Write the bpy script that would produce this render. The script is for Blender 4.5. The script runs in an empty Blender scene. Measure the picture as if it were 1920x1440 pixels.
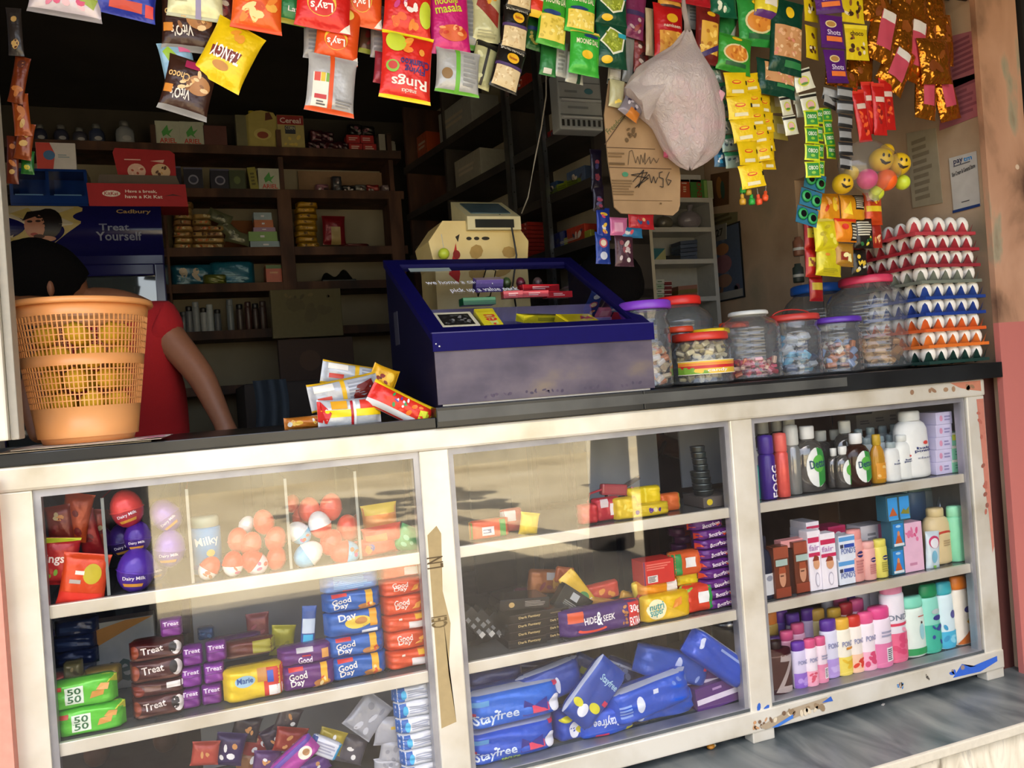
import bpy, bmesh, math, random
from mathutils import Vector, Matrix
rng = random.Random(7)
PI = math.pi
scn = bpy.context.scene
COL = scn.collection

# ---------------------------------------------------------------- camera
CAM = Vector((.3519, -1.8573, 1.2)); FPX = 1550.0
_y, _p, _r = .3626, -.0007, -.0733
FW = Vector((math.sin(_y)*math.cos(_p), math.cos(_y)*math.cos(_p), -math.sin(_p)))
_R0 = Vector((math.cos(_y), -math.sin(_y), 0)); _U0 = _R0.cross(FW)
RT = math.cos(_r)*_R0 + math.sin(_r)*_U0
UP = -math.sin(_r)*_R0 + math.cos(_r)*_U0
cd = bpy.data.cameras.new('camera'); cam = bpy.data.objects.new('camera', cd); COL.objects.link(cam)
cam.matrix_world = Matrix(((RT.x, UP.x, -FW.x, CAM.x), (RT.y, UP.y, -FW.y, CAM.y), (RT.z, UP.z, -FW.z, CAM.z), (0, 0, 0, 1)))
cd.sensor_width = 36; cd.lens = 36*FPX/1920; cd.clip_start = .05
scn.camera = cam

# ---------------------------------------------------------------- world, sun, exposure
w = bpy.data.worlds.new('sky'); scn.world = w; w.use_nodes = True
nt = w.node_tree; sk = nt.nodes.new('ShaderNodeTexSky'); sk.sky_type = 'NISHITA'; sk.sun_disc = False
sk.sun_elevation = math.radians(55); sk.sun_rotation = math.radians(200); sk.dust_density = 3
nt.links.new(sk.outputs[0], nt.nodes['Background'].inputs[0]); nt.nodes['Background'].inputs[1].default_value = .34
sl = bpy.data.lights.new('sun', 'SUN'); sl.energy = 15; sl.angle = .01; sl.color = (1, .93, .80)
so = bpy.data.objects.new('sun', sl); COL.objects.link(so)
so.rotation_euler = Vector((-.25, -1.02, -1.0)).to_track_quat('-Z', 'Y').to_euler()
scn.view_settings.view_transform = 'Standard'; scn.view_settings.look = 'None'
scn.view_settings.gamma = 1; scn.view_settings.use_curve_mapping = False
scn.view_settings.exposure = .62

# ---------------------------------------------------------------- pixel helpers (frame 1920 x 1440)
def ray(px, py): return FW + RT*((px-960)/FPX) - UP*((py-720)/FPX)
def at(px, py, Y): d = ray(px, py); return CAM + d*((Y-CAM.y)/d.y)
def atX(px, py, X): d = ray(px, py); return CAM + d*((X-CAM.x)/d.x)
def atZ(px, py, Z): d = ray(px, py); return CAM + d*((Z-CAM.z)/d.z)
def Xat(px, Y, z):
    k = (px-960)/FPX; q = RT - FW*k; dy, dz = Y-CAM.y, z-CAM.z
    return CAM.x - (dy*q.y + dz*q.z)/q.x
def dep(X, Y, z): return (Vector((X, Y, z))-CAM).dot(FW)
def dims(px, z, Y, wp, hp):
    X = Xat(px, Y, z)
    return X, Xat(px+wp/2, Y, z)-Xat(px-wp/2, Y, z), hp*dep(X, Y, z)/FPX

# ---------------------------------------------------------------- materials
MC = {}
def lin(h):
    c = [int(h[i:i+2], 16)/255 for i in (0, 2, 4)]
    return tuple(((x+.055)/1.055)**2.4 if x > .04045 else x/12.92 for x in c)+(1,)
def m(h, k='plastic'):
    key = h+k
    if key in MC: return MC[key]
    mt = bpy.data.materials.new(k+'_'+h); mt.use_nodes = True; n = mt.node_tree; b = n.nodes['Principled BSDF']
    b.inputs['Base Color'].default_value = lin(h)
    R, M, bump, sc = {'plastic': (.38, 0, 0, 0), 'foil': (.28, .12, .6, 45), 'matte': (.8, 0, .15, 60), 'paper': (.7, 0, .08, 30),
                  'gloss': (.15, 0, 0, 0), 'metal': (.3, .9, 0, 0), 'ink': (.42, 0, 0, 0), 'dull': (.55, 0, 0, 0), 'skin': (.55, 0, .05, 80), 'cloth': (.9, 0, .3, 400),
                  'hair': (.95, 0, .5, 250), 'cello': (.17, .82, 1.0, 32)}[k]
    b.inputs['Roughness'].default_value = R; b.inputs['Metallic'].default_value = M
    if k in ('hair', 'dull'): b.inputs['Specular IOR Level'].default_value = .1
    tc = n.nodes.new('ShaderNodeTexCoord'); no = n.nodes.new('ShaderNodeTexNoise'); no.inputs['Scale'].default_value = sc or 35
    n.links.new(tc.outputs['Object'], no.inputs['Vector'])
    hs = n.nodes.new('ShaderNodeHueSaturation'); hs.inputs['Color'].default_value = lin(h)
    mr = n.nodes.new('ShaderNodeMapRange'); mr.inputs[3].default_value = .88; mr.inputs[4].default_value = 1.12
    n.links.new(no.outputs[0], mr.inputs[0]); n.links.new(mr.outputs[0], hs.inputs['Value']); n.links.new(hs.outputs[0], b.inputs['Base Color'])
    if bump:
        bp = n.nodes.new('ShaderNodeBump'); bp.inputs['Strength'].default_value = bump; bp.inputs['Distance'].default_value = .014 if k == 'cello' else .004
        n.links.new(no.outputs[0], bp.inputs['Height']); n.links.new(bp.outputs[0], b.inputs['Normal'])
    MC[key] = mt; return mt
def film(name, col, tr=.15, gloss=.06):
    mt = bpy.data.materials.new(name); mt.use_nodes = True; n = mt.node_tree; n.nodes.clear(); N = n.nodes.new
    out = N('ShaderNodeOutputMaterial'); a = N('ShaderNodeBsdfDiffuse'); b = N('ShaderNodeBsdfTranslucent'); c = N('ShaderNodeBsdfTransparent'); g = N('ShaderNodeBsdfGlossy')
    no = N('ShaderNodeTexNoise'); no.inputs['Scale'].default_value = 22; no.inputs['Detail'].default_value = 4; no.inputs['Distortion'].default_value = 1.5; bp = N('ShaderNodeBump'); bp.inputs['Strength'].default_value = .6; bp.inputs['Distance'].default_value = .01
    n.links.new(no.outputs[0], bp.inputs['Height'])
    for q in (a, b, g): n.links.new(bp.outputs[0], q.inputs['Normal'])
    a.inputs[0].default_value = b.inputs[0].default_value = lin(col); g.inputs['Roughness'].default_value = .3
    m1, m2, m3 = N('ShaderNodeMixShader'), N('ShaderNodeMixShader'), N('ShaderNodeMixShader'); m1.inputs[0].default_value = .45; m2.inputs[0].default_value = tr; m3.inputs[0].default_value = gloss
    L = n.links.new; L(a.outputs[0], m1.inputs[1]); L(b.outputs[0], m1.inputs[2]); L(m1.outputs[0], m2.inputs[1]); L(c.outputs[0], m2.inputs[2]); L(m2.outputs[0], m3.inputs[1]); L(g.outputs[0], m3.inputs[2]); L(m3.outputs[0], out.inputs[0])
    return mt
def clear(name, tint='ffffff', refl=.10, rough=.02, opac=0.0, opcol='ffffff', pw=5.0):
    """thin clear sheet: see-through plus a mirror-like skin"""
    if name in MC: return MC[name]
    mt = bpy.data.materials.new(name); mt.use_nodes = True; n = mt.node_tree; n.nodes.clear()
    out = n.nodes.new('ShaderNodeOutputMaterial'); tr = n.nodes.new('ShaderNodeBsdfTransparent'); tr.inputs[0].default_value = lin(tint)
    gl = n.nodes.new('ShaderNodeBsdfGlossy'); gl.inputs['Roughness'].default_value = rough
    ge = n.nodes.new('ShaderNodeNewGeometry'); dt = n.nodes.new('ShaderNodeVectorMath'); dt.operation = 'DOT_PRODUCT'
    n.links.new(ge.outputs['Incoming'], dt.inputs[0]); n.links.new(ge.outputs['Normal'], dt.inputs[1])
    def mth(op, a, b_=None, cl=False):
        q = n.nodes.new('ShaderNodeMath'); q.operation = op; q.use_clamp = cl
        for i, v in enumerate((a, b_)):
            if v is None: continue
            if isinstance(v, (int, float)): q.inputs[i].default_value = v
            else: n.links.new(v, q.inputs[i])
        return q.outputs[0]
    sc = mth('POWER', mth('SUBTRACT', 1.0, mth('ABSOLUTE', dt.outputs['Value'])), pw)
    fac = mth('MULTIPLY_ADD', sc, .8, True); fac.node.inputs[2].default_value = refl
    mx = n.nodes.new('ShaderNodeMixShader'); n.links.new(fac, mx.inputs[0]); n.links.new(gl.outputs[0], mx.inputs[2])
    if opac:
        df = n.nodes.new('ShaderNodeBsdfDiffuse'); df.inputs[0].default_value = lin(opcol); m2 = n.nodes.new('ShaderNodeMixShader')
        m2.inputs[0].default_value = opac; n.links.new(tr.outputs[0], m2.inputs[1]); n.links.new(df.outputs[0], m2.inputs[2]); n.links.new(m2.outputs[0], mx.inputs[1])
    else: n.links.new(tr.outputs[0], mx.inputs[1])
    n.links.new(mx.outputs[0], out.inputs[0]); MC[name] = mt; return mt
def mottled(name, stops, scale=4, detail=6, rough=.6, metal=0, bump=.3, bd=.01, stretch=(1, 1, 1), dist=0.0, zsplit=None):
    """noise-driven colour ramp in object space; stops = [(pos, hex)]"""
    mt = bpy.data.materials.new(name); mt.use_nodes = True; n = mt.node_tree; b = n.nodes['Principled BSDF']
    b.inputs['Roughness'].default_value = rough; b.inputs['Metallic'].default_value = metal
    tc = n.nodes.new('ShaderNodeTexCoord'); mp = n.nodes.new('ShaderNodeMapping'); mp.inputs['Scale'].default_value = stretch
    no = n.nodes.new('ShaderNodeTexNoise'); no.inputs['Scale'].default_value = scale; no.inputs['Detail'].default_value = detail; no.inputs['Distortion'].default_value = dist
    cr = n.nodes.new('ShaderNodeValToRGB'); e = cr.color_ramp.elements
    e[0].position, e[0].color = stops[0][0], lin(stops[0][1]); e[1].position, e[1].color = stops[-1][0], lin(stops[-1][1])
    for p_, h in stops[1:-1]: x = e.new(p_); x.color = lin(h)
    n.links.new(tc.outputs['Object'], mp.inputs[0]); n.links.new(mp.outputs[0], no.inputs['Vector']); n.links.new(no.outputs[0], cr.inputs[0])
    src = cr.outputs[0]
    if zsplit:   # another paint below a height
        sp = n.nodes.new('ShaderNodeSeparateXYZ'); n.links.new(tc.outputs['Object'], sp.inputs[0])
        lt = n.nodes.new('ShaderNodeMath'); lt.operation = 'LESS_THAN'; lt.inputs[1].default_value = zsplit[0]; n.links.new(sp.outputs[2], lt.inputs[0])
        mx = n.nodes.new('ShaderNodeMix'); mx.data_type = 'RGBA'; n.links.new(lt.outputs[0], mx.inputs[0])
        n.links.new(src, mx.inputs[6]); mx.inputs[7].default_value = lin(zsplit[1]); src = mx.outputs[2]
    n.links.new(src, b.inputs['Base Color'])
    bp = n.nodes.new('ShaderNodeBump'); bp.inputs['Strength'].default_value = bump; bp.inputs['Distance'].default_value = bd
    n.links.new(no.outputs[0], bp.inputs['Height']); n.links.new(bp.outputs[0], b.inputs['Normal'])
    return mt

# ---------------------------------------------------------------- lettering
TC = {}
def text(s):
    if s in TC: return TC[s]
    c = bpy.data.curves.new('t', 'FONT'); c.body = s; c.resolution_u = 2; c.offset = .018; c.align_x = 'CENTER'
    o = bpy.data.objects.new('t', c); COL.objects.link(o)
    dg = bpy.context.evaluated_depsgraph_get(); dg.update()
    me = bpy.data.meshes.new_from_object(o.evaluated_get(dg))
    vs = [(v.co.x, v.co.y) for v in me.vertices]; fs = [tuple(p.vertices) for p in me.polygons]
    bpy.data.objects.remove(o); bpy.data.curves.remove(c); bpy.data.meshes.remove(me)
    x0, x1 = min(v[0] for v in vs), max(v[0] for v in vs); y0, y1 = min(v[1] for v in vs), max(v[1] for v in vs)
    TC[s] = ([((2*(x-x0)/(x1-x0)-1), (2*(y-y0)/(y1-y0)-1)) for x, y in vs], fs)
    return TC[s]

def tess(tris, L, ax=1, az=1, depth=7):
    """split long triangles so that printing can follow a curved face"""
    out = []; st = [(t, 0) for t in tris]
    while st:
        (a, b, c), k = st.pop(); e = [math.hypot((q[0]-p[0])*ax, (q[1]-p[1])*az) for p, q in ((a, b), (b, c), (c, a))]; i = e.index(max(e))
        if e[i] <= L or k >= depth: out.append((a, b, c)); continue
        if i == 1: a, b, c = b, c, a
        elif i == 2: a, b, c = c, a, b
        mm = ((a[0]+b[0])/2, (a[1]+b[1])/2); st += [((a, mm, c), k+1), ((mm, b, c), k+1)]
    return out
# ---------------------------------------------------------------- mesh builder
class MB:
    def __init__(s): s.v = []; s.f = []; s.mi = []; s.sm = []; s.mats = []
    def ix(s, mt):
        if mt not in s.mats: s.mats.append(mt)
        return s.mats.index(mt)
    def add(s, vs, fs, mt, smooth=False):
        o = len(s.v); s.v += [tuple(v) for v in vs]; i = s.ix(mt)
        for f in fs: s.f.append(tuple(a+o for a in f)); s.mi.append(i); s.sm.append(smooth)
    def box(s, c, d, mt, bev=0.0, rot=None):
        x, y, z = d[0]/2, d[1]/2, d[2]/2
        if bev:
            bm = bmesh.new(); bmesh.ops.create_cube(bm, size=1); bmesh.ops.scale(bm, vec=d, verts=bm.verts)
            bmesh.ops.bevel(bm, geom=bm.edges[:], offset=min(bev, .45*min(d)), segments=2, affect='EDGES', profile=.6)
            bm.verts.index_update(); vs = [v.co.copy() for v in bm.verts]; fs = [tuple(v.index for v in f.verts) for f in bm.faces]; bm.free()
        else:
            vs = [Vector((a, b, e)) for a in (-x, x) for b in (-y, y) for e in (-z, z)]
            fs = [(0, 1, 3, 2), (4, 6, 7, 5), (0, 4, 5, 1), (2, 3, 7, 6), (0, 2, 6, 4), (1, 5, 7, 3)]
        if rot: vs = [rot @ v for v in vs]
        s.add([v+Vector(c) for v in vs], fs, mt)
    def lohi(s, a, b, mt, bev=0.0): s.box([(p+q)/2 for p, q in zip(a, b)], [abs(q-p) for p, q in zip(a, b)], mt, bev)
    def grid(s, fn, nu, nv, mt, smooth=True, cu=False):
        vs = [fn(i/nu, j/nv) for j in range(nv+1) for i in range(nu if cu else nu+1)]; k = nu if cu else nu+1
        s.add(vs, [(j*k+i, j*k+(i+1) % k, (j+1)*k+(i+1) % k, (j+1)*k+i) for j in range(nv) for i in range(nu)], mt, smooth)
    def lathe(s, prof, mt, seg=20, sy=1.0, c=(0, 0, 0), smooth=True, rib=0, amp=0):
        n = len(prof)-1
        def fn(u, v):
            r, z = prof[round(v*n)]; a = u*2*PI
            if rib: r *= 1+amp*math.cos(rib*a)
            return (c[0]+r*math.sin(a), c[1]-r*math.cos(a)*sy, c[2]+z)
        s.grid(fn, seg, n, mt, smooth, True)
    def ball(s, c, r, mt, seg=14, rings=9, sc=(1, 1, 1)):
        s.grid(lambda u, v: (c[0]+r*sc[0]*math.sin(PI*v)*math.cos(2*PI*u), c[1]+r*sc[1]*math.sin(PI*v)*math.sin(2*PI*u), c[2]+r*sc[2]*math.cos(PI*v)), seg, rings, mt, True, True)
    def tube(s, pts, r, mt, seg=6):
        pts = [Vector(p) for p in pts]; n = len(pts)-1; rs = r if isinstance(r, (list, tuple)) else [r]*(n+1)
        rows = []
        for i, p in enumerate(pts):
            t = (pts[min(i+1, n)]-pts[max(i-1, 0)]).normalized(); a = t.cross(Vector((0, 0, 1)) if abs(t.z) < .9 else Vector((1, 0, 0))).normalized(); b = t.cross(a)
            rows.append([p+(a*math.cos(2*PI*k/seg)+b*math.sin(2*PI*k/seg))*rs[i] for k in range(seg)])
        vs = [v for r_ in rows for v in r_]
        fs = [(j*seg+i, j*seg+(i+1) % seg, (j+1)*seg+(i+1) % seg, (j+1)*seg+i) for j in range(n) for i in range(seg)]
        fs += [tuple(range(seg)), tuple(n*seg+i for i in range(seg))]
        s.add(vs, fs, mt, True)
    def prism(s, out, y0, y1, mt, ax='y'):
        n = len(out); q = lambda a, b, t: (a, t, b) if ax == 'y' else (t, a, b) if ax == 'x' else (a, b, t)
        vs = [q(a, b, y0) for a, b in out]+[q(a, b, y1) for a, b in out]
        s.add(vs, [tuple(range(n)), tuple(range(2*n-1, n-1, -1))]+[(i, (i+1) % n, n+(i+1) % n, n+i) for i in range(n)], mt)
    def decals(s, dl, mp, hw, hh, kind='ink', o0=.0006):
        """printing that follows the surface; coordinates run -1..1 across the face"""
        for k, d in enumerate(dl):
            off = o0+.00028*k; t = d[0]; P = lambda a, b: mp(a*hw, b*hh, off)
            if t == 'b': s.grid(lambda u, v: P(2*u-1, d[1]+(d[2]-d[1])*v), 14, max(3, math.ceil(7*abs(d[2]-d[1]))), m(d[3], kind))
            elif t == 'r': s.grid(lambda u, v: P(d[1]+(d[3]-d[1])*u, d[2]+(d[4]-d[2])*v), max(3, math.ceil(7*abs(d[3]-d[1]))), max(3, math.ceil(7*abs(d[4]-d[2]))), m(d[5], kind))
            elif t == 'e': 
                s.grid(lambda u, v: P(d[1]+d[3]*v*math.cos(2*PI*u), d[2]+d[4]*v*math.sin(2*PI*u)), 18, max(3, math.ceil(8*max(d[3], d[4]))), m(d[5], kind), True, True)
            elif t == 'x':
                rg = random.Random(rng.random())
                for i in range(d[6]):
                    a, b = rg.uniform(d[1], d[3]), rg.uniform(d[2], d[4]); q = min(.8*math.sqrt(abs((d[3]-d[1])*hw*(d[4]-d[2])*hh)/max(d[6], 1)), .9*abs(d[4]-d[2])*hh, .9*abs(d[3]-d[1])*hw)/hw
                    if abs(a) > 1-q: a *= 1-q
                    if abs(b) > 1-q*hw/hh: b *= max(0, 1-q*hw/hh)
                    r1, r2, an = q*rg.uniform(.4, .8), q*rg.uniform(.25, .5), rg.uniform(0, PI); c1 = rg.choice(d[5].split(','))
                    off2 = off+.0001*(i % 3)
                    s.grid(lambda u, v: mp((a+v*(r1*math.cos(2*PI*u)*math.cos(an)-r2*math.sin(2*PI*u)*math.sin(an)))*hw,
                                           (b+v*(r1*math.cos(2*PI*u)*math.sin(an)+r2*math.sin(2*PI*u)*math.cos(an))*hw/hh)*hh, off2), 8, 1, m(c1, kind), True, True)
            elif t == 'g':
                c = (sum(p[0] for p in d[1])/len(d[1]), sum(p[1] for p in d[1])/len(d[1]))
                tr = tess([(c, p, q) for p, q in zip(d[1], d[1][1:]+d[1][:1])], .34, 1, hh/hw)
                s.add([P(*v) for t3 in tr for v in t3], [(3*i, 3*i+1, 3*i+2) for i in range(len(tr))], m(d[2], kind))
            elif t == 't':
                vs, fs = text(d[1]); an = math.radians(d[7]) if len(d) > 7 else 0; ca, sa = math.cos(an), math.sin(an)
                q = []
                for x, y in vs:
                    X, Y = x*d[4]*hw, y*d[5]*hh; q.append((d[2]*hw+X*ca-Y*sa, d[3]*hh+X*sa+Y*ca))
                tr = tess([(q[f[0]], q[f[i]], q[f[i+1]]) for f in fs for i in range(1, len(f)-1)], .30*min(hw, hh), 1, 1)
                s.add([mp(v[0], v[1], off+.0003) for t3 in tr for v in t3], [(3*i, 3*i+1, 3*i+2) for i in range(len(tr))], m(d[6], kind))
            elif t == 'k':   # pen strokes
                for p0, p1 in zip(d[1], d[1][1:]):
                    dx, dz = (p1[0]-p0[0])*hw, (p1[1]-p0[1])*hh; L_n = max(1e-6, math.hypot(dx, dz)); ux, uz = -dz/L_n*d[2], dx/L_n*d[2]
                    s.add([mp(p0[0]*hw+ux, p0[1]*hh+uz, off), mp(p0[0]*hw-ux, p0[1]*hh-uz, off), mp(p1[0]*hw-ux, p1[1]*hh-uz, off), mp(p1[0]*hw+ux, p1[1]*hh+uz, off)], [(0, 1, 2, 3)], m(d[3], kind))
            elif t == 'l':   # rows of small print
                for i in range(d[6]):
                    b = d[2]+(d[4]-d[2])*(i+.5)/d[6]; e = .28*(d[4]-d[2])/d[6]; w_ = d[3]-(d[3]-d[1])*rng.uniform(0, .3)
                    s.grid(lambda u, v: P(d[1]+(w_-d[1])*u, b-e+2*e*v), 5, 1, m(d[5], kind))
    def build(s, name, parent=None, loc=None, rot=None):
        me = bpy.data.meshes.new(name); me.from_pydata(s.v, [], s.f)
        for mt in s.mats: me.materials.append(mt)
        me.polygons.foreach_set('material_index', s.mi); me.polygons.foreach_set('use_smooth', s.sm); me.update()
        o = bpy.data.objects.new(name, me); COL.objects.link(o)
        if parent: o.parent = parent
        if loc is not None: o.location = loc
        if rot: o.rotation_euler = rot
        return o
def tag(o, label=None, cat=None, group=None, kind=None):
    if label: o['label'] = label
    if cat: o['category'] = cat
    if group: o['group'] = group
    if kind: o['kind'] = kind
    return o
def E(name, label, cat, loc, rot=(0, 0, 0), group=None):
    o = bpy.data.objects.new(name, None); COL.objects.link(o); o.location = loc; o.rotation_euler = rot; o.empty_display_size = .02
    return tag(o, label, cat, group)
def S(name, mb, **k): return tag(mb.build(name, **k), kind='structure')
def dup(o, parent=None, loc=None, rot=None, label=None, group=None):
    c = o.copy(); COL.objects.link(c)
    if parent: c.parent = parent
    if loc is not None: c.location = loc
    if rot is not None: c.rotation_euler = rot
    if label: c['label'] = label
    if group: c['group'] = group
    for ch in list(o.children): dup(ch, c)
    return c
ORD = ['lowest', 'second up', 'third up', 'fourth up', 'fifth up', 'sixth up', 'seventh up', 'eighth up', 'ninth up']
def rank(i, n): return 'topmost' if i == n-1 else ORD[i]

# ---------------------------------------------------------------- soft packs
def pouch_mb(W, H, D, base, dec=(), flip=False, axis='v', brick=False, back=None, kind='foil', seal=None, n=16, bend=0, seed=0):
    """a filled bag: thin crimped seals at the ends of `axis`, swelling between them"""
    g = random.Random(seed); ph = [g.uniform(0, 6) for _ in range(4)]
    ps, qs, pc, qc = (10, .45, 6, .33) if brick else (5, .75, 2.6, .55)
    def shape(a, b):       # a, b in -1..1 (x, z)
        s_, c_ = (b, a) if axis == 'v' else (a, b)
        t = max(1-min(1, abs(s_)*1.06)**ps, 0)**qs*max(1-abs(c_)**pc, 0)**qc
        wr = .10*math.sin(9*c_+ph[0]+3*s_)*abs(s_)**2+.05*math.sin(5*s_+ph[1])+.05*math.sin(7*c_+4*s_+ph[2])
        return D/2*t*(1+wr)+.0004
    def pin(a, b):
        s_, c_ = (b, a) if axis == 'v' else (a, b)
        k = (1-.07*(1-s_**4)) if not brick else (1-.12*max(0, abs(s_)-.8)/.2)
        return (a*k*W/2, b*H/2) if axis == 'v' else (a*W/2, b*k*H/2)
    fl = -1 if flip else 1
    def mp(x, z, off):
        a, b = max(-1, min(1, fl*x/(W/2))), max(-1, min(1, fl*z/(H/2))); X, Z = pin(a, b)
        return (X, -shape(a, b)-off+bend*(b*b), Z)
    mb = MB(); q = lambda t: math.sin(PI*(t-.5))*.6+.4*(2*t-1)
    mt, mk = m(base, kind), m(back or base, kind)
    mb.grid(lambda u, v: mp(fl*q(u)*W/2, fl*q(v)*H/2, 0), n, n, mt)
    mb.grid(lambda u, v: (lambda a, b: (pin(a, b)[0], shape(a, b)+bend*b*b, pin(a, b)[1]))(q(u), q(v)), n, n, mk)
    dl = list(dec)
    if seal: dl = [('b', .9, 1, seal), ('b', -1, -.9, seal)]+dl if axis == 'v' else [('r', -1, -1, -.93, 1, seal), ('r', .93, -1, 1, 1, seal)]+dl
    mb.decals(dl, mp, W/2, H/2)
    return mb
def hang(label, px, py, Y, w, h, th, base, dec=(), name='snack_packet', cat='snack packet', group=None, D=.028, yaw=0, **k):
    p = at(px, py, Y); X, W, _ = dims(px, p.z, Y, w, h); H = h*dep(p.x, Y, p.z)/FPX
    o = pouch_mb(W, H, min(D, W*.35), base, dec, seed=int(px*7+py), **k).build(name, None, p, (0, math.radians(th+4.2), math.radians(yaw)))
    return tag(o, label, cat, group)
def brick(label, px, z, Y, w, h, d, base, dec=(), ry=0, rz=0, rx=0, name='biscuit_packet', cat='biscuit packet', group=None, axis='h', n=14, brick=True, py=None, **k):
    """a packet lying on height z (or centred on pixel row py)"""
    if py is not None: z = at(px, py, Y).z
    X, W, H = dims(px, z, Y, w, h)
    c = Vector((X, Y+d/2, z if py is not None else z+H/2))
    mb = pouch_mb(W, H, d, base, dec, axis=axis, brick=brick, n=n, seed=int(px*3+z*999), **k)
    o = mb.build(name, None, c, (math.radians(rx), math.radians(ry), math.radians(rz)))
    tag(o, label, cat, group); return z+H
def carton(label, px, z, Y, w, h, d, base, dec=(), ry=0, rz=0, rx=0, name='carton', cat='box', group=None, py=None, kind='plastic', side=()):
    if py is not None: z = at(px, py, Y).z
    X, W, H = dims(px, z, Y, w, h)
    mb = MB(); mb.box((0, 0, 0), (W, d, H), m(base, kind), .0012)
    mb.decals(dec, lambda a, b, o: (a, -d/2-o, b), W/2*.98, H/2*.98)
    mb.decals(side, lambda a, b, o: (-W/2-o, -a, b), d/2*.98, H/2*.98)
    o = mb.build(name, None, Vector((X, Y+d/2, z if py is not None else z+H/2)), (math.radians(rx), math.radians(ry), math.radians(rz)))
    tag(o, label, cat, group); return z+H
PROF = {  # (radius, height) pairs: body, then cap, in units of half width / height
 'spray': ([(0, 0), (.9, 0), (1, .015), (1, .66), (.86, .69), (.8, .70)], [(.8, .70), (.88, .705), (.93, .72), (.93, .93), (.85, .985), (0, 1)]),
 'powder': ([(0, 0), (.85, 0), (.96, .015), (1, .06), (.97, .5), (.93, .72), (.8, .80), (.6, .84), (.52, .85)], [(.52, .85), (.56, .86), (.56, .97), (.5, .995), (0, 1)]),
 'talc': ([(0, 0), (.9, 0), (1, .02), (1, .78), (.96, .8), (.85, .81)], [(.85, .81), (.92, .82), (.93, .96), (.84, .995), (0, 1)]),
 'flask': ([(0, 0), (.9, 0), (1, .02), (1, .55), (.93, .66), (.7, .75), (.42, .79), (.38, .8)], [(.38, .8), (.45, .81), (.46, .98), (.42, 1), (0, 1)]),
 'slim': ([(0, 0), (.85, 0), (1, .03), (1, .5), (.9, .65), (.55, .76), (.48, .78)], [(.48, .78), (.55, .79), (.52, .985), (.45, 1), (0, 1)]),
 'shampoo': ([(0, 0), (.8, 0), (.93, .015), (1, .1), (.95, .5), (.88, .76), (.8, .8), (.7, .81)], [(.7, .81), (.86, .82), (.88, .86), (.82, .97), (.7, 1), (0, 1)]),
 'tin': ([(0, 0), (.95, 0), (1, .01), (1, .80), (.97, .83), (.4, .85)], [(.4, .85), (.42, .87), (.42, .98), (.38, 1), (0, 1)])}
def bottle(label, px, z, Y, w, h, prof, body, cap, dec=(), sy=.62, name='bottle', cat='bottle', group=None, kind='plastic', capkind='plastic', rz=0, ry=0, lab=None, py=None):
    if py is not None: z = at(px, py, Y).z
    X, W, H = dims(px, z, Y, w, h); r = W/2; pb, pc = PROF[prof]
    e = E(name, label, cat, (X, Y+r*sy, z), (0, math.radians(ry), math.radians(rz)), group)
    P = [(a*r, b*H) for a, b in pb]; Q = [(a*r, b*H) for a, b in pc]
    mb = MB(); bm_ = body if not isinstance(body, str) else m(body, kind); mb.lathe(P, bm_, 40, sy)
    def rad(zz):
        for (r0, z0), (r1, z1) in zip(P[1:], P[2:]):
            if z1 > z0 and z0 <= zz <= z1: return r0+(r1-r0)*(zz-z0)/(z1-z0)
        return P[-1][0]
    top = pb[-3][1]*H
    def mp(a, b, o):
        zz = max(.001, min(P[-1][1], b+top/2)); R = rad(zz)+o; an = a/r*1.25
        return (R*math.sin(an), -R*math.cos(an)*sy-(o if sy < 1 else 0), zz)
    if lab is None: mb.decals(dec, mp, r, top/2, o0=.0009); mb.build('body', e)
    else:
        mb.build('body', e); ml = MB(); ml.decals(list(lab)+list(dec), mp, r, top/2, o0=.0009); ml.build('printed_label', e)
    mc = MB(); mc.lathe(Q, cap if not isinstance(cap, str) else m(cap, capkind), 20, min(1, sy*1.25) if prof in ('powder', 'flask', 'slim', 'tin') else sy); mc.build('cap', e)
    return e
# ================================================================ SETTING
ZS, ZF, ZC, ZB = .2, .2, 1.137, 1.16      # step top, shop floor, counter edge left, counter slab right
wallm = mottled('shop_plaster', [(.3, '8a7560'), (.45, 'b89c80'), (.58, 'cdb296'), (.7, 'a89c84')], 2.2, 9, .85)
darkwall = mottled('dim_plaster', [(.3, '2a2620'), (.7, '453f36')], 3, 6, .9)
woodm = mottled('worn_brown_wood', [(.3, '1e120d'), (.5, '422719'), (.75, '684632')], 9, 8, .7, stretch=(1, 1, .3))
marble = mottled('grey_marble', [(.3, '3c4549'), (.45, '5a6163'), (.55, '6f7575'), (.7, '858986')], 3.2, 8, .35, 0, .05, .002, (2.6, .8, 1), 1.2)
riserm = mottled('streaked_marble', [(.3, '8d8373'), (.45, 'd4cdb9'), (.6, 'e8e2d0'), (.8, '7d7a74')], 5, 8, .45, 0, .05, .002, (2.5, 1, .8), 2)
pillarm = mottled('peeling_pillar_paint', [(.33, '5a3e2e'), (.40, '8c6850'), (.47, 'b08468'), (.58, 'bc9074'), (.63, '9a9078'), (.70, '7e6a54')], 5.5, 10, .8, 0, .5, .01, (1, 1, .45), .4, (1.28, 'b86a62'))
roadm = mottled('shade_darkened_road', [(.3, '85796a'), (.6, 'a3967c'), (.8, 'b4a88c')], .8, 8, .9)  # near road darkened where the shade falls, to weaken its reflection
alu = mottled('worn_cream_aluminium', [(.25, 'c2b9a3'), (.42, 'd9d3c3'), (.6, 'e6e2d6')], 6, 8, .38, .35, .08, .002)
alug = mottled('grey_aluminium_lip', [(.3, '85858c'), (.6, 'a9a9ae')], 8, 6, .4, .5, .05, .002)
blackm = mottled('black_stone_edge', [(.3, '0f1011'), (.7, '26292b')], 4, 5, .3, 0, .02, .001)
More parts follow.
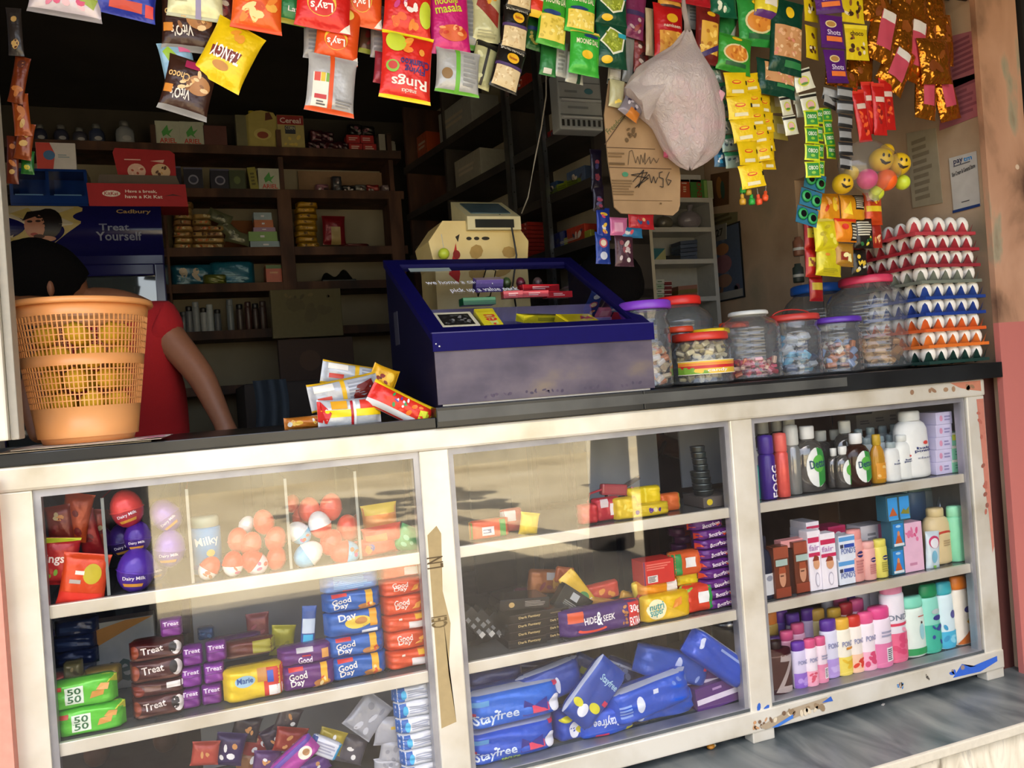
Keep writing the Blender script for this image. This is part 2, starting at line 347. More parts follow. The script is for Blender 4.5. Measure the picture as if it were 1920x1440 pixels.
greyedge = mottled('grey_stone_edge', [(.3, '3c3d3c'), (.7, '555653')], 8, 6, .45, 0, .05, .001)
glass = clear('showcase_glass', refl=.08)
shelfm = mottled('dusty_shelf_glass', [(.3, '3c4143'), (.7, '5d6264')], 7, 6, .22, 0, .02, .001)
panelm = mottled('pale_grey_laminate', [(.3, '8d949b'), (.7, 'a3a9b0')], 5, 4, .4, 0, .02, .001)

b = MB(); b.lohi((-14, -4.6, -.3), (18, -.262, -.25), roadm); b.lohi((-14, -16, -.3), (18, -4.6, -.25), mottled('sunlit_dusty_ground', [(.3, 'bdab88'), (.6, 'dccba6'), (.8, 'e8dabc')], .8, 8, .9)); S('floor_street', b)  # far ground paler from the shade edge on, its sunlight put into colour
b = MB(); b.lohi((-.6, -.25, .17), (4.2, .0, .2), marble); b.lohi((-.6, 0, .1), (2.66, .5, .2), marble); b.lohi((2.66, 0, .1), (4.2, .5, .2), marble); b.box((1.6, -.252, .187), (4.4, .012, .026), m('c9c4b4', 'matte'), .004); S('floor_step', b)
b = MB(); b.lohi((-.6, -.235, -.25), (4.2, -.2, .17), riserm); S('trim_1', b)
b = MB(); b.lohi((-1.2, .5, .1), (2.7, 2.85, .2), mottled('shop_floor', [(.3, '4a4540'), (.7, '6d675f')], 5, 6, .6)); S('floor', b)
b = MB(); b.lohi((-1.3, .02, 2.75), (4.3, 2.95, 2.85), mottled('darkened_ceiling', [(.3, '1c1814'), (.7, '2e2822')], 3, 6, .95)); S('ceiling', b)  # ceiling coloured dark to deepen the interior's darkness
b = MB(); b.lohi((-1.3, -1.5, 2.55), (4.3, .02, 2.62), m('4a4238', 'matte')); S('ceiling_shade_slab', b)  # unseen awning, added to keep sun and sky light off the shopfront
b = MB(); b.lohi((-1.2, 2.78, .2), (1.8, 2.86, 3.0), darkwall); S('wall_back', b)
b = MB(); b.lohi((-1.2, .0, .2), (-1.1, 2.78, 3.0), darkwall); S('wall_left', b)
b = MB(); b.lohi((1.88, 1.5, .2), (2.76, 1.58, 3.0), mottled('beige_back_plaster', [(.3, '6b5f50'), (.6, '8f8270'), (.8, 'a19480')], 2.5, 6, .85)); S('wall_back_right', b)
b = MB()    # the right side wall, with a doorway through it towards the back
b.lohi((2.69, .0, .2), (2.79, .76, 3.0), wallm); b.lohi((2.69, .88, .2), (2.79, 1.5, 3.0), wallm); b.lohi((2.69, .76, 1.95), (2.79, .88, 3.0), wallm); S('wall_right', b)
b = MB(); b.lohi((2.81, .70, .2), (2.83, .95, 2.1), m('14110f', 'matte')); S('door_1', b)  # black sheet behind the opening, standing in for unlit space
b = MB(); b.lohi((2.655, -.02, .2), (2.83, .0-.001, 3.0), pillarm); b.lohi((2.70, 0, .2), (2.69+.14, .02, 3.0), pillarm)
b.decals([('e', .5, .12, .10, .006, 'd0b8a0'), ('e', .5, .62, .07, .012, '6a4434'), ('e', -.1, .7, .06, .006, '7a5844')], lambda a, z, o: (2.742+a, -.02-o, 1.6+z), .085, 1.35, 'matte', .0005); S('trim_2', b)
b = MB(); b.lohi((2.84, -.03, .2), (4.2, .3, 3.0), m('120e0c', 'matte')); b.lohi((3.0, -2.9, -.25), (3.3, -.03, 3.0), m('3a2e28', 'matte')); S('wall_right_and_shade_block', b)  # outer block is out of view, added to shade the shop's right side
b = MB(); b.lohi((2.60, .04, .2), (2.69, .08, 1.12), m('4a211c', 'matte')); S('gap_dark_strip', b)  # dark red strip, the shaded gap beside the pillar put into colour
b = MB(); b.lohi((-.75, -.03, -.25), (-.045, .1, 1.112), m('d98f7c', 'matte')); S('wall_front_left', b)
b = MB(); b.lohi((-.055, -.04, .0), (-.021, -.0, 1.09), m('dd9280', 'matte')); S('trim_4', b)
frm = mottled('cream_painted_wood', [(.3, 'cfc6b4'), (.7, 'e9e4d6')], 3, 5, .5, 0, .08, .003)
b = MB(); b.lohi((-.10, -.09, 1.165), (.018, -.03, 3.0), frm, .004); b.lohi((.0185, -.075, 1.165), (.033, -.02, 3.0), m('b3aea2', 'matte'), .003); b.lohi((-.7, -.08, 1.137), (-.101, -.02, 3.0), frm, .003)
b.lohi((.0, -.0935, 1.26), (.004, -.0895, 1.36), m('4c4640', 'metal')); b.lohi((-.002, -.0925, 1.165), (.001, -.0895, 2.9), m('6d675c', 'matte')); S('door_2', b)
b = MB(); b.lohi((-.7, -.03, 2.42), (2.84, .02, 3.0), m('3a3126', 'matte')); S('trim_5', b)

# street's far side plus added dark shapes, seen only as reflections in the panes
b = MB(); b.lohi((-12, -13.4, -.25), (16, -13, 2.3), mottled('street_wall', [(.3, 'a49a84'), (.7, 'd6cdb6')], .6, 6, .9)); S('wall_street', b)
q_ = at(1140, 900, 4.5); TREE = (q_.x, -4.5, -.25)
q_ = at(1610, 850, 4.2); b = MB(); b.lohi((q_.x, -5.0, -.25), (q_.x+7, -4.2, 3.2), m('2a211c', 'matte')); S('wall_dark_reflection_right', b)  # unseen dark block, added so the right pane reflects darkness
q_, q2 = at(30, 900, 3.6), at(262, 900, 3.6); b = MB(); b.lohi((q_.x-.6, -4.3, -.25), (q2.x, -3.6, 1.75), m('2e2a2a', 'matte')); S('wall_dark_reflection_left', b)  # unseen block, added to darken the left compartment's reflection
t = E('reflection_tree', 'broad leafy tree on a dark trunk beyond the street', 'tree', TREE)  # unseen tree, added for the dark streak reflected in the middle pane
b = MB(); b.tube([(0, 0, 0), (.05, 0, 1), (-.05, .02, 2.2), (.1, 0, 3.4)], [.2, .16, .14, .1], m('2e2620', 'matte'), 10); b.build('trunk', t)
b = MB()
for i in range(90):
    b.ball((rng.uniform(-1.2, 1.2), rng.uniform(-1, 1), 3.9+rng.uniform(-.5, .9)), rng.uniform(.12, .3), m(rng.choice(['3f5a24', '52702e', '2f4a1e']), 'matte'), 6, 4, (1, 1, .6))
b.build('foliage', t)

# ================================================================ SHOWCASE
W0 = .85
case = E('glass_showcase', 'long cream aluminium showcase with three glazed bays of shelves below the counter', 'display case', (0, 0, ZS))
def cp(name, b, **k):
    o = b.build(name, case); o.matrix_parent_inverse = Matrix.Translation((0, 0, -ZS)); return tag(o, **k) if k else o
for i in range(4):
    b = MB(); x = i*W0+(.005 if i == 3 else 0); b.lohi((x-(.045 if i == 0 else .035), -.004, .2 if i else .2), (x+.035, .034, 1.062), alu, .003)
    if i == 1:
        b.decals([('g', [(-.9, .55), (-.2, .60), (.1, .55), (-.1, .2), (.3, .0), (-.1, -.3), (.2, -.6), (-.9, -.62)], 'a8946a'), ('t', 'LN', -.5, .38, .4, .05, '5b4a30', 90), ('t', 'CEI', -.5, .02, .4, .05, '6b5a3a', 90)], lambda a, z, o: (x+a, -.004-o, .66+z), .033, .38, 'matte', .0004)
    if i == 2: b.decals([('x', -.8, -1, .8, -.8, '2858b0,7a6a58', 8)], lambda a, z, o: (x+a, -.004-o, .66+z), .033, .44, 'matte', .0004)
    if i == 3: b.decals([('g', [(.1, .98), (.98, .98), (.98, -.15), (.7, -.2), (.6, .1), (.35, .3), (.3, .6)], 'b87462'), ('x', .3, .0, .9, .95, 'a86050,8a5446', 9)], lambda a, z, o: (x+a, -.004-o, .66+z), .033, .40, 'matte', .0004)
    cp('post', b)
b = MB(); b.lohi((-.045, -.010, 1.062), (2.59, .034, 1.112), alu, .006)
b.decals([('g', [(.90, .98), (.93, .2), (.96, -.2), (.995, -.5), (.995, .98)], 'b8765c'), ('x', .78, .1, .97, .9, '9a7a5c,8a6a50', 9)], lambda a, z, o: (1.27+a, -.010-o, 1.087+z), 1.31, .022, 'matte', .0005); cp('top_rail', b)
b = MB(); b.lohi((-.045, -.008, .229), (2.59, .03, .285), alu, .004)
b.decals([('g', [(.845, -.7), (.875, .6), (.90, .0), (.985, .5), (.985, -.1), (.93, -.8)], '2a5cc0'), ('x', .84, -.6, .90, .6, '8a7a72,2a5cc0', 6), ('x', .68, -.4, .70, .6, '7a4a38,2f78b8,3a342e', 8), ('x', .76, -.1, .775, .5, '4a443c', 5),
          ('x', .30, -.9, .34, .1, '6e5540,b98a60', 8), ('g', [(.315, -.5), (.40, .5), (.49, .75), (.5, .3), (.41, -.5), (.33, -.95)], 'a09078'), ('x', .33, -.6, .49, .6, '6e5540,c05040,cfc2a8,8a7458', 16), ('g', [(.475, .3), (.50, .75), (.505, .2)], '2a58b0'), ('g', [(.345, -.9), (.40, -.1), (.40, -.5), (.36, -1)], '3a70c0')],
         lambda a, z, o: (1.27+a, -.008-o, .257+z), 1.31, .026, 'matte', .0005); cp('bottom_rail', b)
b = MB(); b.lohi((-.04, .0, .283), (2.58, .385, .293), shelfm)
for i in range(3): b.lohi((i*W0+.035, .001, .285), (i*W0+W0-.035, .05, .2945), alug, .001)
cp('bottom_board', b)
for i in range(3):
    x0, x1 = i*W0+.035, (i+1)*W0-.035
    for j, z in enumerate((.8296, .5555)):
        b = MB(); b.lohi((x0, .012, z-.027), (x1, .024, z), alu, .002); b.lohi((x0, .024, z-.012), (x1, .37, z-.001), shelfm); cp('shelf', b)
    b = MB(); b.lohi((x0, .004, .286), (x0+.013, .030, 1.062), alug); b.lohi((x1-.013, .004, .286), (x1, .030, 1.062), alug); b.lohi((x0+.013, .004, 1.047), (x1-.013, .03, 1.062), alug); cp('inner_frame', b)
    b = MB(); b.lohi((x0+.008, .0065, .29), (x1-.008, .0075, 1.055), glass); cp('glass_pane', b)
for x, w in ((201, 0), (358, 0), (541, 0), (671, 0)):
    X = Xat(x, .04, .9); b = MB(); b.lohi((X-.002, .03, .83), (X+.002, .33, 1.03), clear('divider_glass', 'dfe8e4', .14)); b.lohi((X-.003, .028, .83), (X+.003, .031, 1.03), m('8a908c', 'gloss')); cp('divider', b)
for x0, x1, z0, z1 in ((.30, .84, .295, .80), (1.42, 1.66, .84, 1.05), (1.74, 2.08, .84, 1.05), (1.74, 1.86, .57, .80)):
    b = MB(); b.lohi((x0, .372, z0), (x1, .379, z1), panelm); cp('sliding_back_panel', b)
b = MB(); b.lohi((-.04, .381, .20), (2.58, .39, .3), m('3c3a38', 'matte')); b.lohi((-.04, .03, .20), (-.03, .39, 1.11), m('38342f', 'matte')); b.lohi((2.575, .034, .20), (2.585, .39, 1.11), m('8d8a84', 'matte')); cp('side_panel', b)
b = MB(); b.lohi((-.045, .0345, 1.100), (2.58, .39, 1.112), m('57534b', 'matte')); cp('top_board', b)

ct = E('countertop', 'black stone counter slab running along the top of the glass showcase', 'counter', (1.3, .2, 1.112))
b = MB(); b.lohi((-.0999, -.018, 1.113), (.857, .45, ZC), blackm, .002); o = b.build('thin_slab', ct); o.matrix_parent_inverse = Matrix.Translation((-1.3, -.2, -1.112))
b = MB(); b.lohi((.8575, -.022, 1.113), (1.40, .80, ZB), blackm, .002); b.lohi((1.401, -.022, 1.113), (2.655, .44, ZB), blackm, .002); b.lohi((1.90, .44, 1.113), (2.655, .60, ZB), blackm, .002); b.lohi((.86, -.0235, 1.127), (2.05, -.0215, 1.152), greyedge); o = b.build('raised_slab', ct); o.matrix_parent_inverse = Matrix.Translation((-1.3, -.2, -1.112))
# ================================================================ GOODS IN THE SHOWCASE
Z1, Z2, Z3 = .8296, .5555, .2945
# ---- left bay, upper compartments
C1 = 'behind the far left of the glass'
hgR = [('t', 'Rings', -.25, .1, .62, .24, 'f6e9e0'), ('g', [(-1, .75), (1, .9), (1, 1), (-1, .98)], 'c9cc30'), ('e', .6, -.5, .3, .25, 'e0702a'), ('x', -.9, -.9, .2, -.4, '7fae3a,f08a3a', 4)]
hang('red snack packet with white lettering leaning upright at the far left of the upper compartment', 108, 1052, .05, 84, 88, 4, 'b01f22', hgR, D=.03)
hang('orange and red snack packet with a yellow patch in the left compartment', 158, 1085, .035, 92, 95, 8, 'dd4a1e', [('e', .35, .25, .4, .4, 'c9b827'), ('r', -.4, .2, .0, .35, 'f6f0e6'), ('b', -1, -.5, 'e8392a'), ('r', -.6, -.15, -.1, 0, 'b8b0a8')], D=.03)
for k, (x, y, w, h, th, c, lb) in enumerate(((112, 985, 50, 75, -8, '8a2a1a', 'dark red snack packet standing behind the lettered red one at the far left'),
        (142, 970, 58, 90, 10, 'd0501e', 'orange cornered snack packet standing tallest at the back of the left compartment'),
        (166, 1000, 42, 88, -14, 'b51c24', 'shiny crimson packet leaning between the orange ones in the left compartment'),
        (188, 1000, 34, 90, 5, 'c23a1a', 'narrow red packet pressed against the first glass divider'))):
    hang(lb, x, y, .11+.02*k, w, h, th, c, [('x', -.5, -.6, .5, .6, 'f0a050,8a1410,e8d0a0', 5)], name='snack_packet', D=.03)
def egg_toy(label, px, py, Y, r, base, top, tilt=0, name='chocolate_egg', cat='chocolate egg', group=None, dec=()):
    p = at(px, py, Y); R = r*dep(p.x, Y, p.z)/FPX
    e = E(name, label, cat, p, (0, math.radians(tilt), 0), group)
    def half(sgn, col, nm, z0):
        b = MB(); b.grid(lambda u, v: (R*.88*math.sin(PI/2*(1-v)+0*u)*math.cos(2*PI*u)*1.0, R*.88*math.sin(PI/2*(1-v))*math.sin(2*PI*u), z0+sgn*R*(1.15 if sgn > 0 else 1.05)*math.sin(PI/2*v)), 16, 6, m(col, 'foil'), True, True)
        if sgn < 0 and dec: b.decals(dec, lambda a, c, o: (a, -math.sqrt(max(0, (R*.88)**2*(1-min(1, abs(c)/(R*1.05))**2)-a*a))-o, -abs(c) if c < 0 else c), R*.8, R)
        b.build(nm, e)
    half(1, top, 'top_half', 0); half(-1, base, 'lower_half', 0); 
    bb = MB(); bb.lathe([(R*.89, -.002), (R*.93, 0), (R*.89, .002)], m(top, 'foil'), 16); bb.build('seam', e)
    return e
dvb = [('t', 'Dairy Milk', .0, -.25, .65, .11, 'f0e8f4', 8), ('g', [(-.6, -.55), (.55, -.45), (.5, -.62), (-.5, -.7)], 'd89a3a')]
EG = [(238, 955, .06, 33, 'b82a3a', 'e0403c', -10, 'red foil egg at the top of the heap behind the first divider'),
 (258, 1008, .06, 27, '3d1c7a', '4a2492', 5, 'small purple foil egg wedged below the red egg'),
 (232, 1015, .12, 30, '2a1258', '371a6e', -5, 'dark purple foil egg at the back beside the first divider'),
 (255, 1070, .045, 38, '4a2a96', '5632a8', 12, 'large glossy purple foil egg resting on the shelf by the first divider'),
 (312, 968, .10, 30, '7a5cb0', '8a6cc0', -30, 'purple and yellow foil egg high against the second divider'),
 (318, 1030, .09, 32, '6a48ac', '7d5abc', 8, 'purple and yellow foil egg standing below another near the second divider'),
 (290, 1062, .14, 27, '4c3288', '5a3c98', 0, 'purple foil egg half hidden behind the large glossy one')]
for x, y, Y, r, a, c, t, l in EG: egg_toy(l, x, y, Y, r, a, c, t, dec=dvb)
EG = [(392, 1066, .05, 21, 'f4f0ee', 'e5442a', 35, 'red and white foil egg lying below the blue tin'),
 (437, 1058, .045, 22, 'f4f2f0', 'e8452c', 5, 'red and white foil egg standing right of the blue tin at the front'),
 (478, 1055, .045, 24, 'f2e6ee', 'e03a26', -50, 'white and pink foil egg with its red end turned right, at the front'),
 (518, 1048, .06, 21, 'e8452c', 'e84a30', 10, 'all red foil egg at the front beside the third divider'),
 (447, 1014, .09, 22, 'e8503a', 'ea5a40', 0, 'orange red foil egg above the standing one right of the blue tin'),
 (470, 1022, .075, 22, 'e6462e', 'e9543a', 20, 'orange red foil egg in the middle of the heap by the third divider'),
 (495, 980, .09, 22, 'e8503a', 'ea5a40', -10, 'orange red foil egg topmost of the heap left of the third divider'),
 (517, 1012, .07, 22, 'e2402a', 'e84e36', 15, 'orange red foil egg touching the third divider'),
 (462, 985, .12, 16, 'ece8ea', 'e8e4e8', 30, 'white foil egg peeping out behind the orange red ones'),
 (577, 1040, .045, 26, '6fb8e0', 'f4f2f0', 60, 'white and pale blue foil egg in front right of the third divider'),
 (562, 1000, .06, 22, '7ac0e4', 'f2f2f2', -40, 'white foil egg with a blue stripe leaning on the third divider'),
 (600, 985, .06, 24, 'e8503a', 'f6f4f2', -15, 'white pointed foil egg in the middle of the fourth compartment'),
 (620, 1018, .055, 23, 'e43c28', 'e8442e', 25, 'red foil egg below the white pointed one'),
 (648, 1036, .045, 26, '7fc0e4', 'e43c28', -80, 'red foil egg with a blue and white end at the front of the fourth compartment'),
 (580, 958, .09, 23, 'e8553e', 'ea5f48', 0, 'orange red foil egg at the upper left of the fourth compartment'),
 (620, 952, .09, 24, 'e8553e', 'ea5f48', 10, 'orange red foil egg topmost in the fourth compartment'),
 (548, 945, .13, 16, 'e2482f', 'e8553e', 0, 'small red foil egg far back beside the third divider'),
 (652, 992, .08, 24, 'e2402a', 'e84e36', 0, 'red foil egg at the right of the fourth compartment'),
 (565, 970, .12, 19, 'e2482f', 'e8553e', 20, 'red foil egg behind the blue striped one')]
for x, y, Y, r, a, c, t, l in EG: egg_toy(l, x, y, Y, r, a, c, t, dec=[('x', -.6, -.8, .6, -.2, 'b06a3a,c83a8a,d84a30', 3)] if a[0] in 'f7' else ())
e = bottle('sky blue round tin with white lettering standing among the foil eggs', 391, Z1, .10, 58, 108, 'talc', '3f9ad8', 'a9b7a8', [('t', 'Milky', .05, .45, .65, .24, 'ffffff', 8), ('e', .2, -.05, .22, .16, 'f0d060'), ('b', -.75, -.55, '2a62b8')], sy=1, name='sweet_tin', cat='tin')
for x, y, w, h, th, c, dd, lb in ((712, 975, 68, 62, -6, 'e88a2e', [('b', .4, 1, 'e9c832')], 'orange and yellow snack packet at the back of the right upper compartment'),
      (705, 1024, 78, 36, -10, 'd8402a', [('x', -.8, -.7, .8, .7, '3a3a9a,f08a3a', 5)], 'red snack packet lying lowest beside the last divider'),
      (716, 1002, 76, 34, -8, 'dc3a22', [('r', -.9, -.6, .2, .2, 'f0742e')], 'red and orange packet lying on the lowest packet by the last divider'),
      (768, 1012, 52, 48, 25, '2f9a52', [('x', -.5, -.5, .5, .5, '8ad0a0,e8e8e0', 4)], 'green snack packet slumped in the right corner of the upper left bay')):
    hang(lb, x, y, .07 if h < 50 else .12, w, h, th, c, dd, D=.03)
# ---- left bay, middle shelf
b50 = [('r', -.52, -.62, .02, .6, 'e4efe0'), ('t', '50', -.25, .27, .2, .24, '2b6a3a'), ('t', '50', -.25, -.27, .2, .24, '2b6a3a'), ('r', -.95, .45, -.6, .75, 'c8402e'), ('g', [(.2, -.4), (.6, -.25), (.66, .2), (.28, .1)], 'd99a4a'), ('g', [(.4, .2), (.75, .1), (.8, .5), (.55, .6)], 'e2a85c'), ('g', [(.55, 1), (1, 1), (1, .4), (.75, .55)], 'd8dc4a')]
z = brick('bright green biscuit packet, lower of the two at the left end of the middle shelf', 171, Z2, .03, 132, 50, .05, '5fc83a', b50, kind='foil')
brick('bright green biscuit packet, upper of the two at the left end of the middle shelf', 157, z+.001, .032, 128, 52, .05, '66c83e', b50)
for k in range(4):
    brick('dark navy packet in the dim stack behind the green biscuit packets, '+rank(k, 4), 138+4*(k % 2), Z2+.045+.034*k, .26, 84, 30, .06, '1c2c58', [('r', -.7, -.3, .2, .3, '2b4274')], name='wrapped_packet', cat='packet')
for x, y, w, h, c, lb in ((106, 1283, 36, 28, 'd8503e', 'crumpled coral red wrapper behind the upper green biscuit packet'), (135, 1262, 38, 34, '8f8252', 'dull khaki packet behind the coral red wrapper'), (192, 1272, 70, 34, '9a7f38', 'dull yellow packet lying in front of the dim cardboard box'), (150, 1285, 30, 30, 'b0a060', 'pale khaki packet just above the upper green biscuit packet')):
    brick(lb, x, 0, .15, w, h, .05, c, [('x', -.6, -.5, .6, .5, 'e0c080,7a6a40', 4)], py=y, name='wrapped_packet', cat='packet')
carton('grey cardboard box with an orange panel and partly hidden letters', 232, Z2, .30, 130, 128, .05, 'b9b9b4', [('g', [(-1, .2), (-1, .75), (.2, 1), (1, 1), (.2, .7)], 'c8893a'), ('t', 'Free', -.1, -.35, .9, .5, '2f4f48', 8)], name='cardboard_box', kind='matte')
tre = [('b', -1, -.55, '6e4438'), ('t', 'Treat', -.15, .25, .40, .36, 'f4e9e4', 6), ('e', .72, .1, .2, .75, 'e9e4e0'), ('e', .6, .2, .15, .6, '1d1718'), ('e', -.8, .1, .18, .7, '8e4028')]
tr2 = [('r', .3, -.1, .9, .7, 'eeeae6'), ('r', -.5, -.1, .1, .6, '7d5a4c'), ('e', -.8, -.1, .3, .8, '7a2a1a')]
hs = [50, 36, 50, 44]; z = Z2
for k, h in enumerate(hs):
    z = brick('brown chocolate biscuit packet with white lettering, %s of the left brown stack' % rank(k, 4), 300-k*2, z, .05, 104, h-10, .07, '4a1c1a', tr2 if k == 1 else tre)+.0004
brick('small twin purple biscuit cube lying on top of the brown biscuit stack', 322, z+.002, .06, 42, 34, .04, '7d2a8e', [('t', 'Treat', 0, .5, .7, .22, 'e8d8ee'), ('b', .02, .08, '4a1458')], name='small_biscuit_packet', cat='biscuit packet')
for c in range(2):
    for r in range(3):
        brick('small purple biscuit cube packet, %s of the %s column beside the brown stack' % (rank(r, 3), ('left', 'right')[c]), (362, 403)[c]+(2-r)*-2+c*(r*2), Z2+.0005+r*(.0455), .06-.001*r, 40, 36, .045, '7a2a8c' if r != 1 else '84309a', [('t', 'Treat', 0, .6, .75, .22, 'ecdcf2'), ('b', .05, .1, '4d1860')], name='small_biscuit_packet', cat='biscuit packet')
brick('red and purple biscuit packet lying across the back of the middle shelf', 442, 0, .17, 98, 34, .05, '5c2a6c', [('r', -1, -1, -.35, 1, 'a02830'), ('r', -.9, .1, -.5, .9, 'c9c4c0'), ('t', 'Bourbon', .3, -.4, .4, .28, 'c9a8d4')], py=1212)
brick('maroon and mustard biscuit packet lying on the yellow packet', 470, Z2+.072, .12, 98, 30, .05, '6a2c28', [('r', .1, -1, 1, 1, 'a8a032'), ('b', -1, -.6, 'a8806a')])
brick('yellow biscuit packet with a red end and white label on the middle shelf', 480, Z2, .035, 116, 62, .06, 'e9c822', [('r', .3, -1, 1, 1, 'd03028'), ('r', .45, -.8, .9, -.2, 'f0eeea'), ('e', -.3, .3, .33, .35, '9cc4dc'), ('t', 'Marie', -.3, .35, .26, .18, '1f4f96'), ('r', .42, 0, .62, .7, '2a50b8'), ('r', .1, .1, .4, .9, 'c88a3a')])
hang('yellow crumpled packet standing on end at the back of the middle shelf', 530, 1200, .2, 46, 56, 5, 'c9c02e', [('x', -.5, -.5, .5, .5, 'e8e48a,a8a020', 4)], name='wrapped_packet', cat='packet', D=.05)
hang('maroon pointed packet standing behind the yellow biscuit packet', 484, 1188, .22, 44, 78, -3, '7c1f2e', [('x', -.4, -.5, .4, .5, 'a84858', 4)], name='wrapped_packet', cat='packet', D=.05)
brick('small blue crinkled packet lying far back above the purple cubes', 386, 0, .27, 32, 22, .04, '1f5a94', [('x', -.6, -.6, .6, .6, '4a8ac4', 4)], py=1190, name='wrapped_packet', cat='packet')
hang('narrow blue and white packet standing on end left of the blue biscuit stack', 578, 1178, .10, 28, 84, 3, '24509c', [('r', -.9, -.2, .9, .45, 'c4d4e4'), ('r', -.7, -.65, .7, -.25, '36b8e4')], name='biscuit_packet', cat='biscuit packet', D=.03)
gd = lambda yl: [('r', -.72, .62, -.2, .92, 'd83030'), ('t', 'Good', -.4, .24, .32, .30, 'f6f2e8', 6), ('t', 'Day', -.42, -.36, .25, .30, 'f6f2e8', 6), ('e', .45, -.55, .3, .28, 'b87838'), ('r', .42, -.6, .66, .95, 'f0b428'), ('g', [(.1, -.9), (.35, -.55), (.6, -.75), (.6, -.95)], 'b87838'), ('x', .42, -.9, .66, -.1, 'd85a28,f6e0a0', 3)]
for k, (h, l) in enumerate(((46, 'lower'), (34, 'upper'))):
    brick('purple biscuit packet with white lettering, %s of the pair left of the blue stack' % l, 582-6*k, Z2+(.0005 if k == 0 else .053), .04+.01*k, 104, h, .06, '5e1c74', gd(1) if k == 0 else [('t', 'Good', -.05, -.45, .25, .35, 'f4e8f4'), ('r', -.35, .4, .25, .9, 'c8c4c8'), ('r', .55, -.5, .8, .5, 'e0a050'), ('r', -.15, -.05, .15, .12, 'd83030')])
z = Z2
for k, h in enumerate((42, 38, 46, 36, 40)):
    dd = gd(1) if k != 4 else [('l', -.6, -.6, .75, .8, '6ab4ea', 9), ('r', -.3, -.95, .2, -.75, 'd83030')]
    if k == 2: dd = [('t', 'Day', -.25, .55, .3, .35, 'f6f2e8', 6), ('e', .1, .1, .45, .5, 'f0d048'), ('e', .2, .2, .22, .28, 'c8883a'), ('r', .5, -.4, .75, .95, 'f0a828'), ('r', .2, -.85, .75, -.6, 'dfe8f2')]
    z = brick('blue biscuit packet with white lettering, %s of the tall blue stack' % rank(k, 5), 676-4*k, z, .05, 110, h, .07, '0f5cb4' if k != 4 else '1a74cc', dd)+.0003
z = Z2
for k, h in enumerate((38, 40, 34, 40, 36, 40)):
    dd = [('t', 'Good', -.15, .3, .35, .3, 'fbeade'), ('t', 'Day', -.15, -.2, .3, .3, 'fbeade'), ('g', [(.3, -.5), (.95, -.3), (.95, .4), (.5, .1)], 'eea22e')] if k in (1, 3, 4) else [('r', .1, -.7, .7, .1, 'e2dcd8'), ('r', .4, .4, .8, .95, 'f0bc2e'), ('r', -.35, .45, -.2, .7, 'f6e4d4')]
    z = brick('orange biscuit packet, %s of the tall orange stack in the left bay' % rank(k, 6), 770-3*k, z, .05+.004*(k % 2), 82, h-4, .07, 'dc4e1c', dd)+.0003
# ---- left bay, bottom shelf
brick('red shiny packet with white lettering at the left of the bottom shelf', 217, Z3, .05, 108, 64, .09, 'c4202a', [('t', 'Glucose', .1, .3, .5, .2, 'e8dce4', 5), ('x', -.9, .3, .9, .9, 'e0606a', 5)])
carton('brown and yellow box beside the red packet on the bottom shelf', 306, Z3, .07, 56, 66, .08, '6e3a30', [('b', -.2, .0, 'e0c030'), ('r', -.6, .2, .6, .7, '8f5a4c')])
z = Z3
for k, h in enumerate((32, 32, 32, 32, 32, 32)):
    z = brick('white and blue soap packet, %s of the stack ending the bottom shelf' % rank(k, 6), 796-4*k, z, .04, 72, h-2, .06, 'e6eaf0', [('r', -1, -1, -.45, 1, '2a66b8'), ('l', -.3, -.5, .8, .5, 'a8b0c4', 4), ('e', -.5, 0, .14, .6, '49b8e8')], name='soap_packet', cat='soap')+.0003
rr = random.Random(5)
for k, (x, y, w, h, c, lb) in enumerate(((385, 1408, 40, 34, 'c04a3c', 'crumpled coral wrapper on the bottom shelf right of the brown and yellow box'), (430, 1400, 44, 46, '35205e', 'round dark purple wrapped sweet packet on the bottom shelf'),
     (462, 1362, 40, 36, '2c2436', 'dark pouch at the very back of the bottom shelf'), (482, 1395, 40, 40, '9c2630', 'red wrapped sweet pack leaning in the bottom shelf heap'), (545, 1382, 46, 34, '9c2a20', 'red and orange wrapped pack at the top of the bottom shelf heap'),
     (540, 1345, 34, 36, '463c46', 'dim grey plum pack at the back top of the bottom heap'), (515, 1378, 36, 34, '30203e', 'deep plum pack left of the red and orange one in the bottom heap'), (470, 1425, 44, 34, '8a5a34', 'bronze wrapped pack at the bottom edge of the bottom heap'),
     (620, 1386, 40, 34, 'b4a032', 'mustard yellow pack behind the white soap packet'), (500, 1425, 40, 34, '5a2c6e', 'violet pack near the centre of the bottom shelf'), (660, 1400, 40, 40, '5c5a66', 'grey foil pack right of the leaning white soap'), (590, 1432, 44, 24, '6a3a9a', 'small purple pack beneath the leaning white soap'))):
    hang(lb, x, y+4, .12+.02*(k % 4), w*1.35, h*1.3, rr.uniform(-25, 25), c, [('x', -.5, -.5, .5, .5, 'e0a060,ffffff,'+c, 4)], name='wrapped_packet', cat='packet', D=.04)
hang('purple and pink biscuit packet slanting up at the front of the bottom shelf', 553, 1420, .05, 92, 40, -38, 'b03aa0', [('e', .45, -.1, .3, .6, 'f2ead8'), ('e', .5, -.1, .15, .35, 'b88a5a'), ('b', .5, 1, '5a3aa0')], name='biscuit_packet', cat='biscuit packet', axis='h', brick=True)
hang('white soap packet with a blue end leaning over the bottom shelf heap', 608, 1400, .07, 60, 34, 28, 'dfe3ee', [('l', -.7, -.6, .8, .6, 'a4a8c0', 4), ('r', -1, -1, -.7, 1, '2a4e9c'), ('r', .75, -1, 1, 1, '35a8dc')], name='soap_packet', cat='soap', axis='h', brick=True)
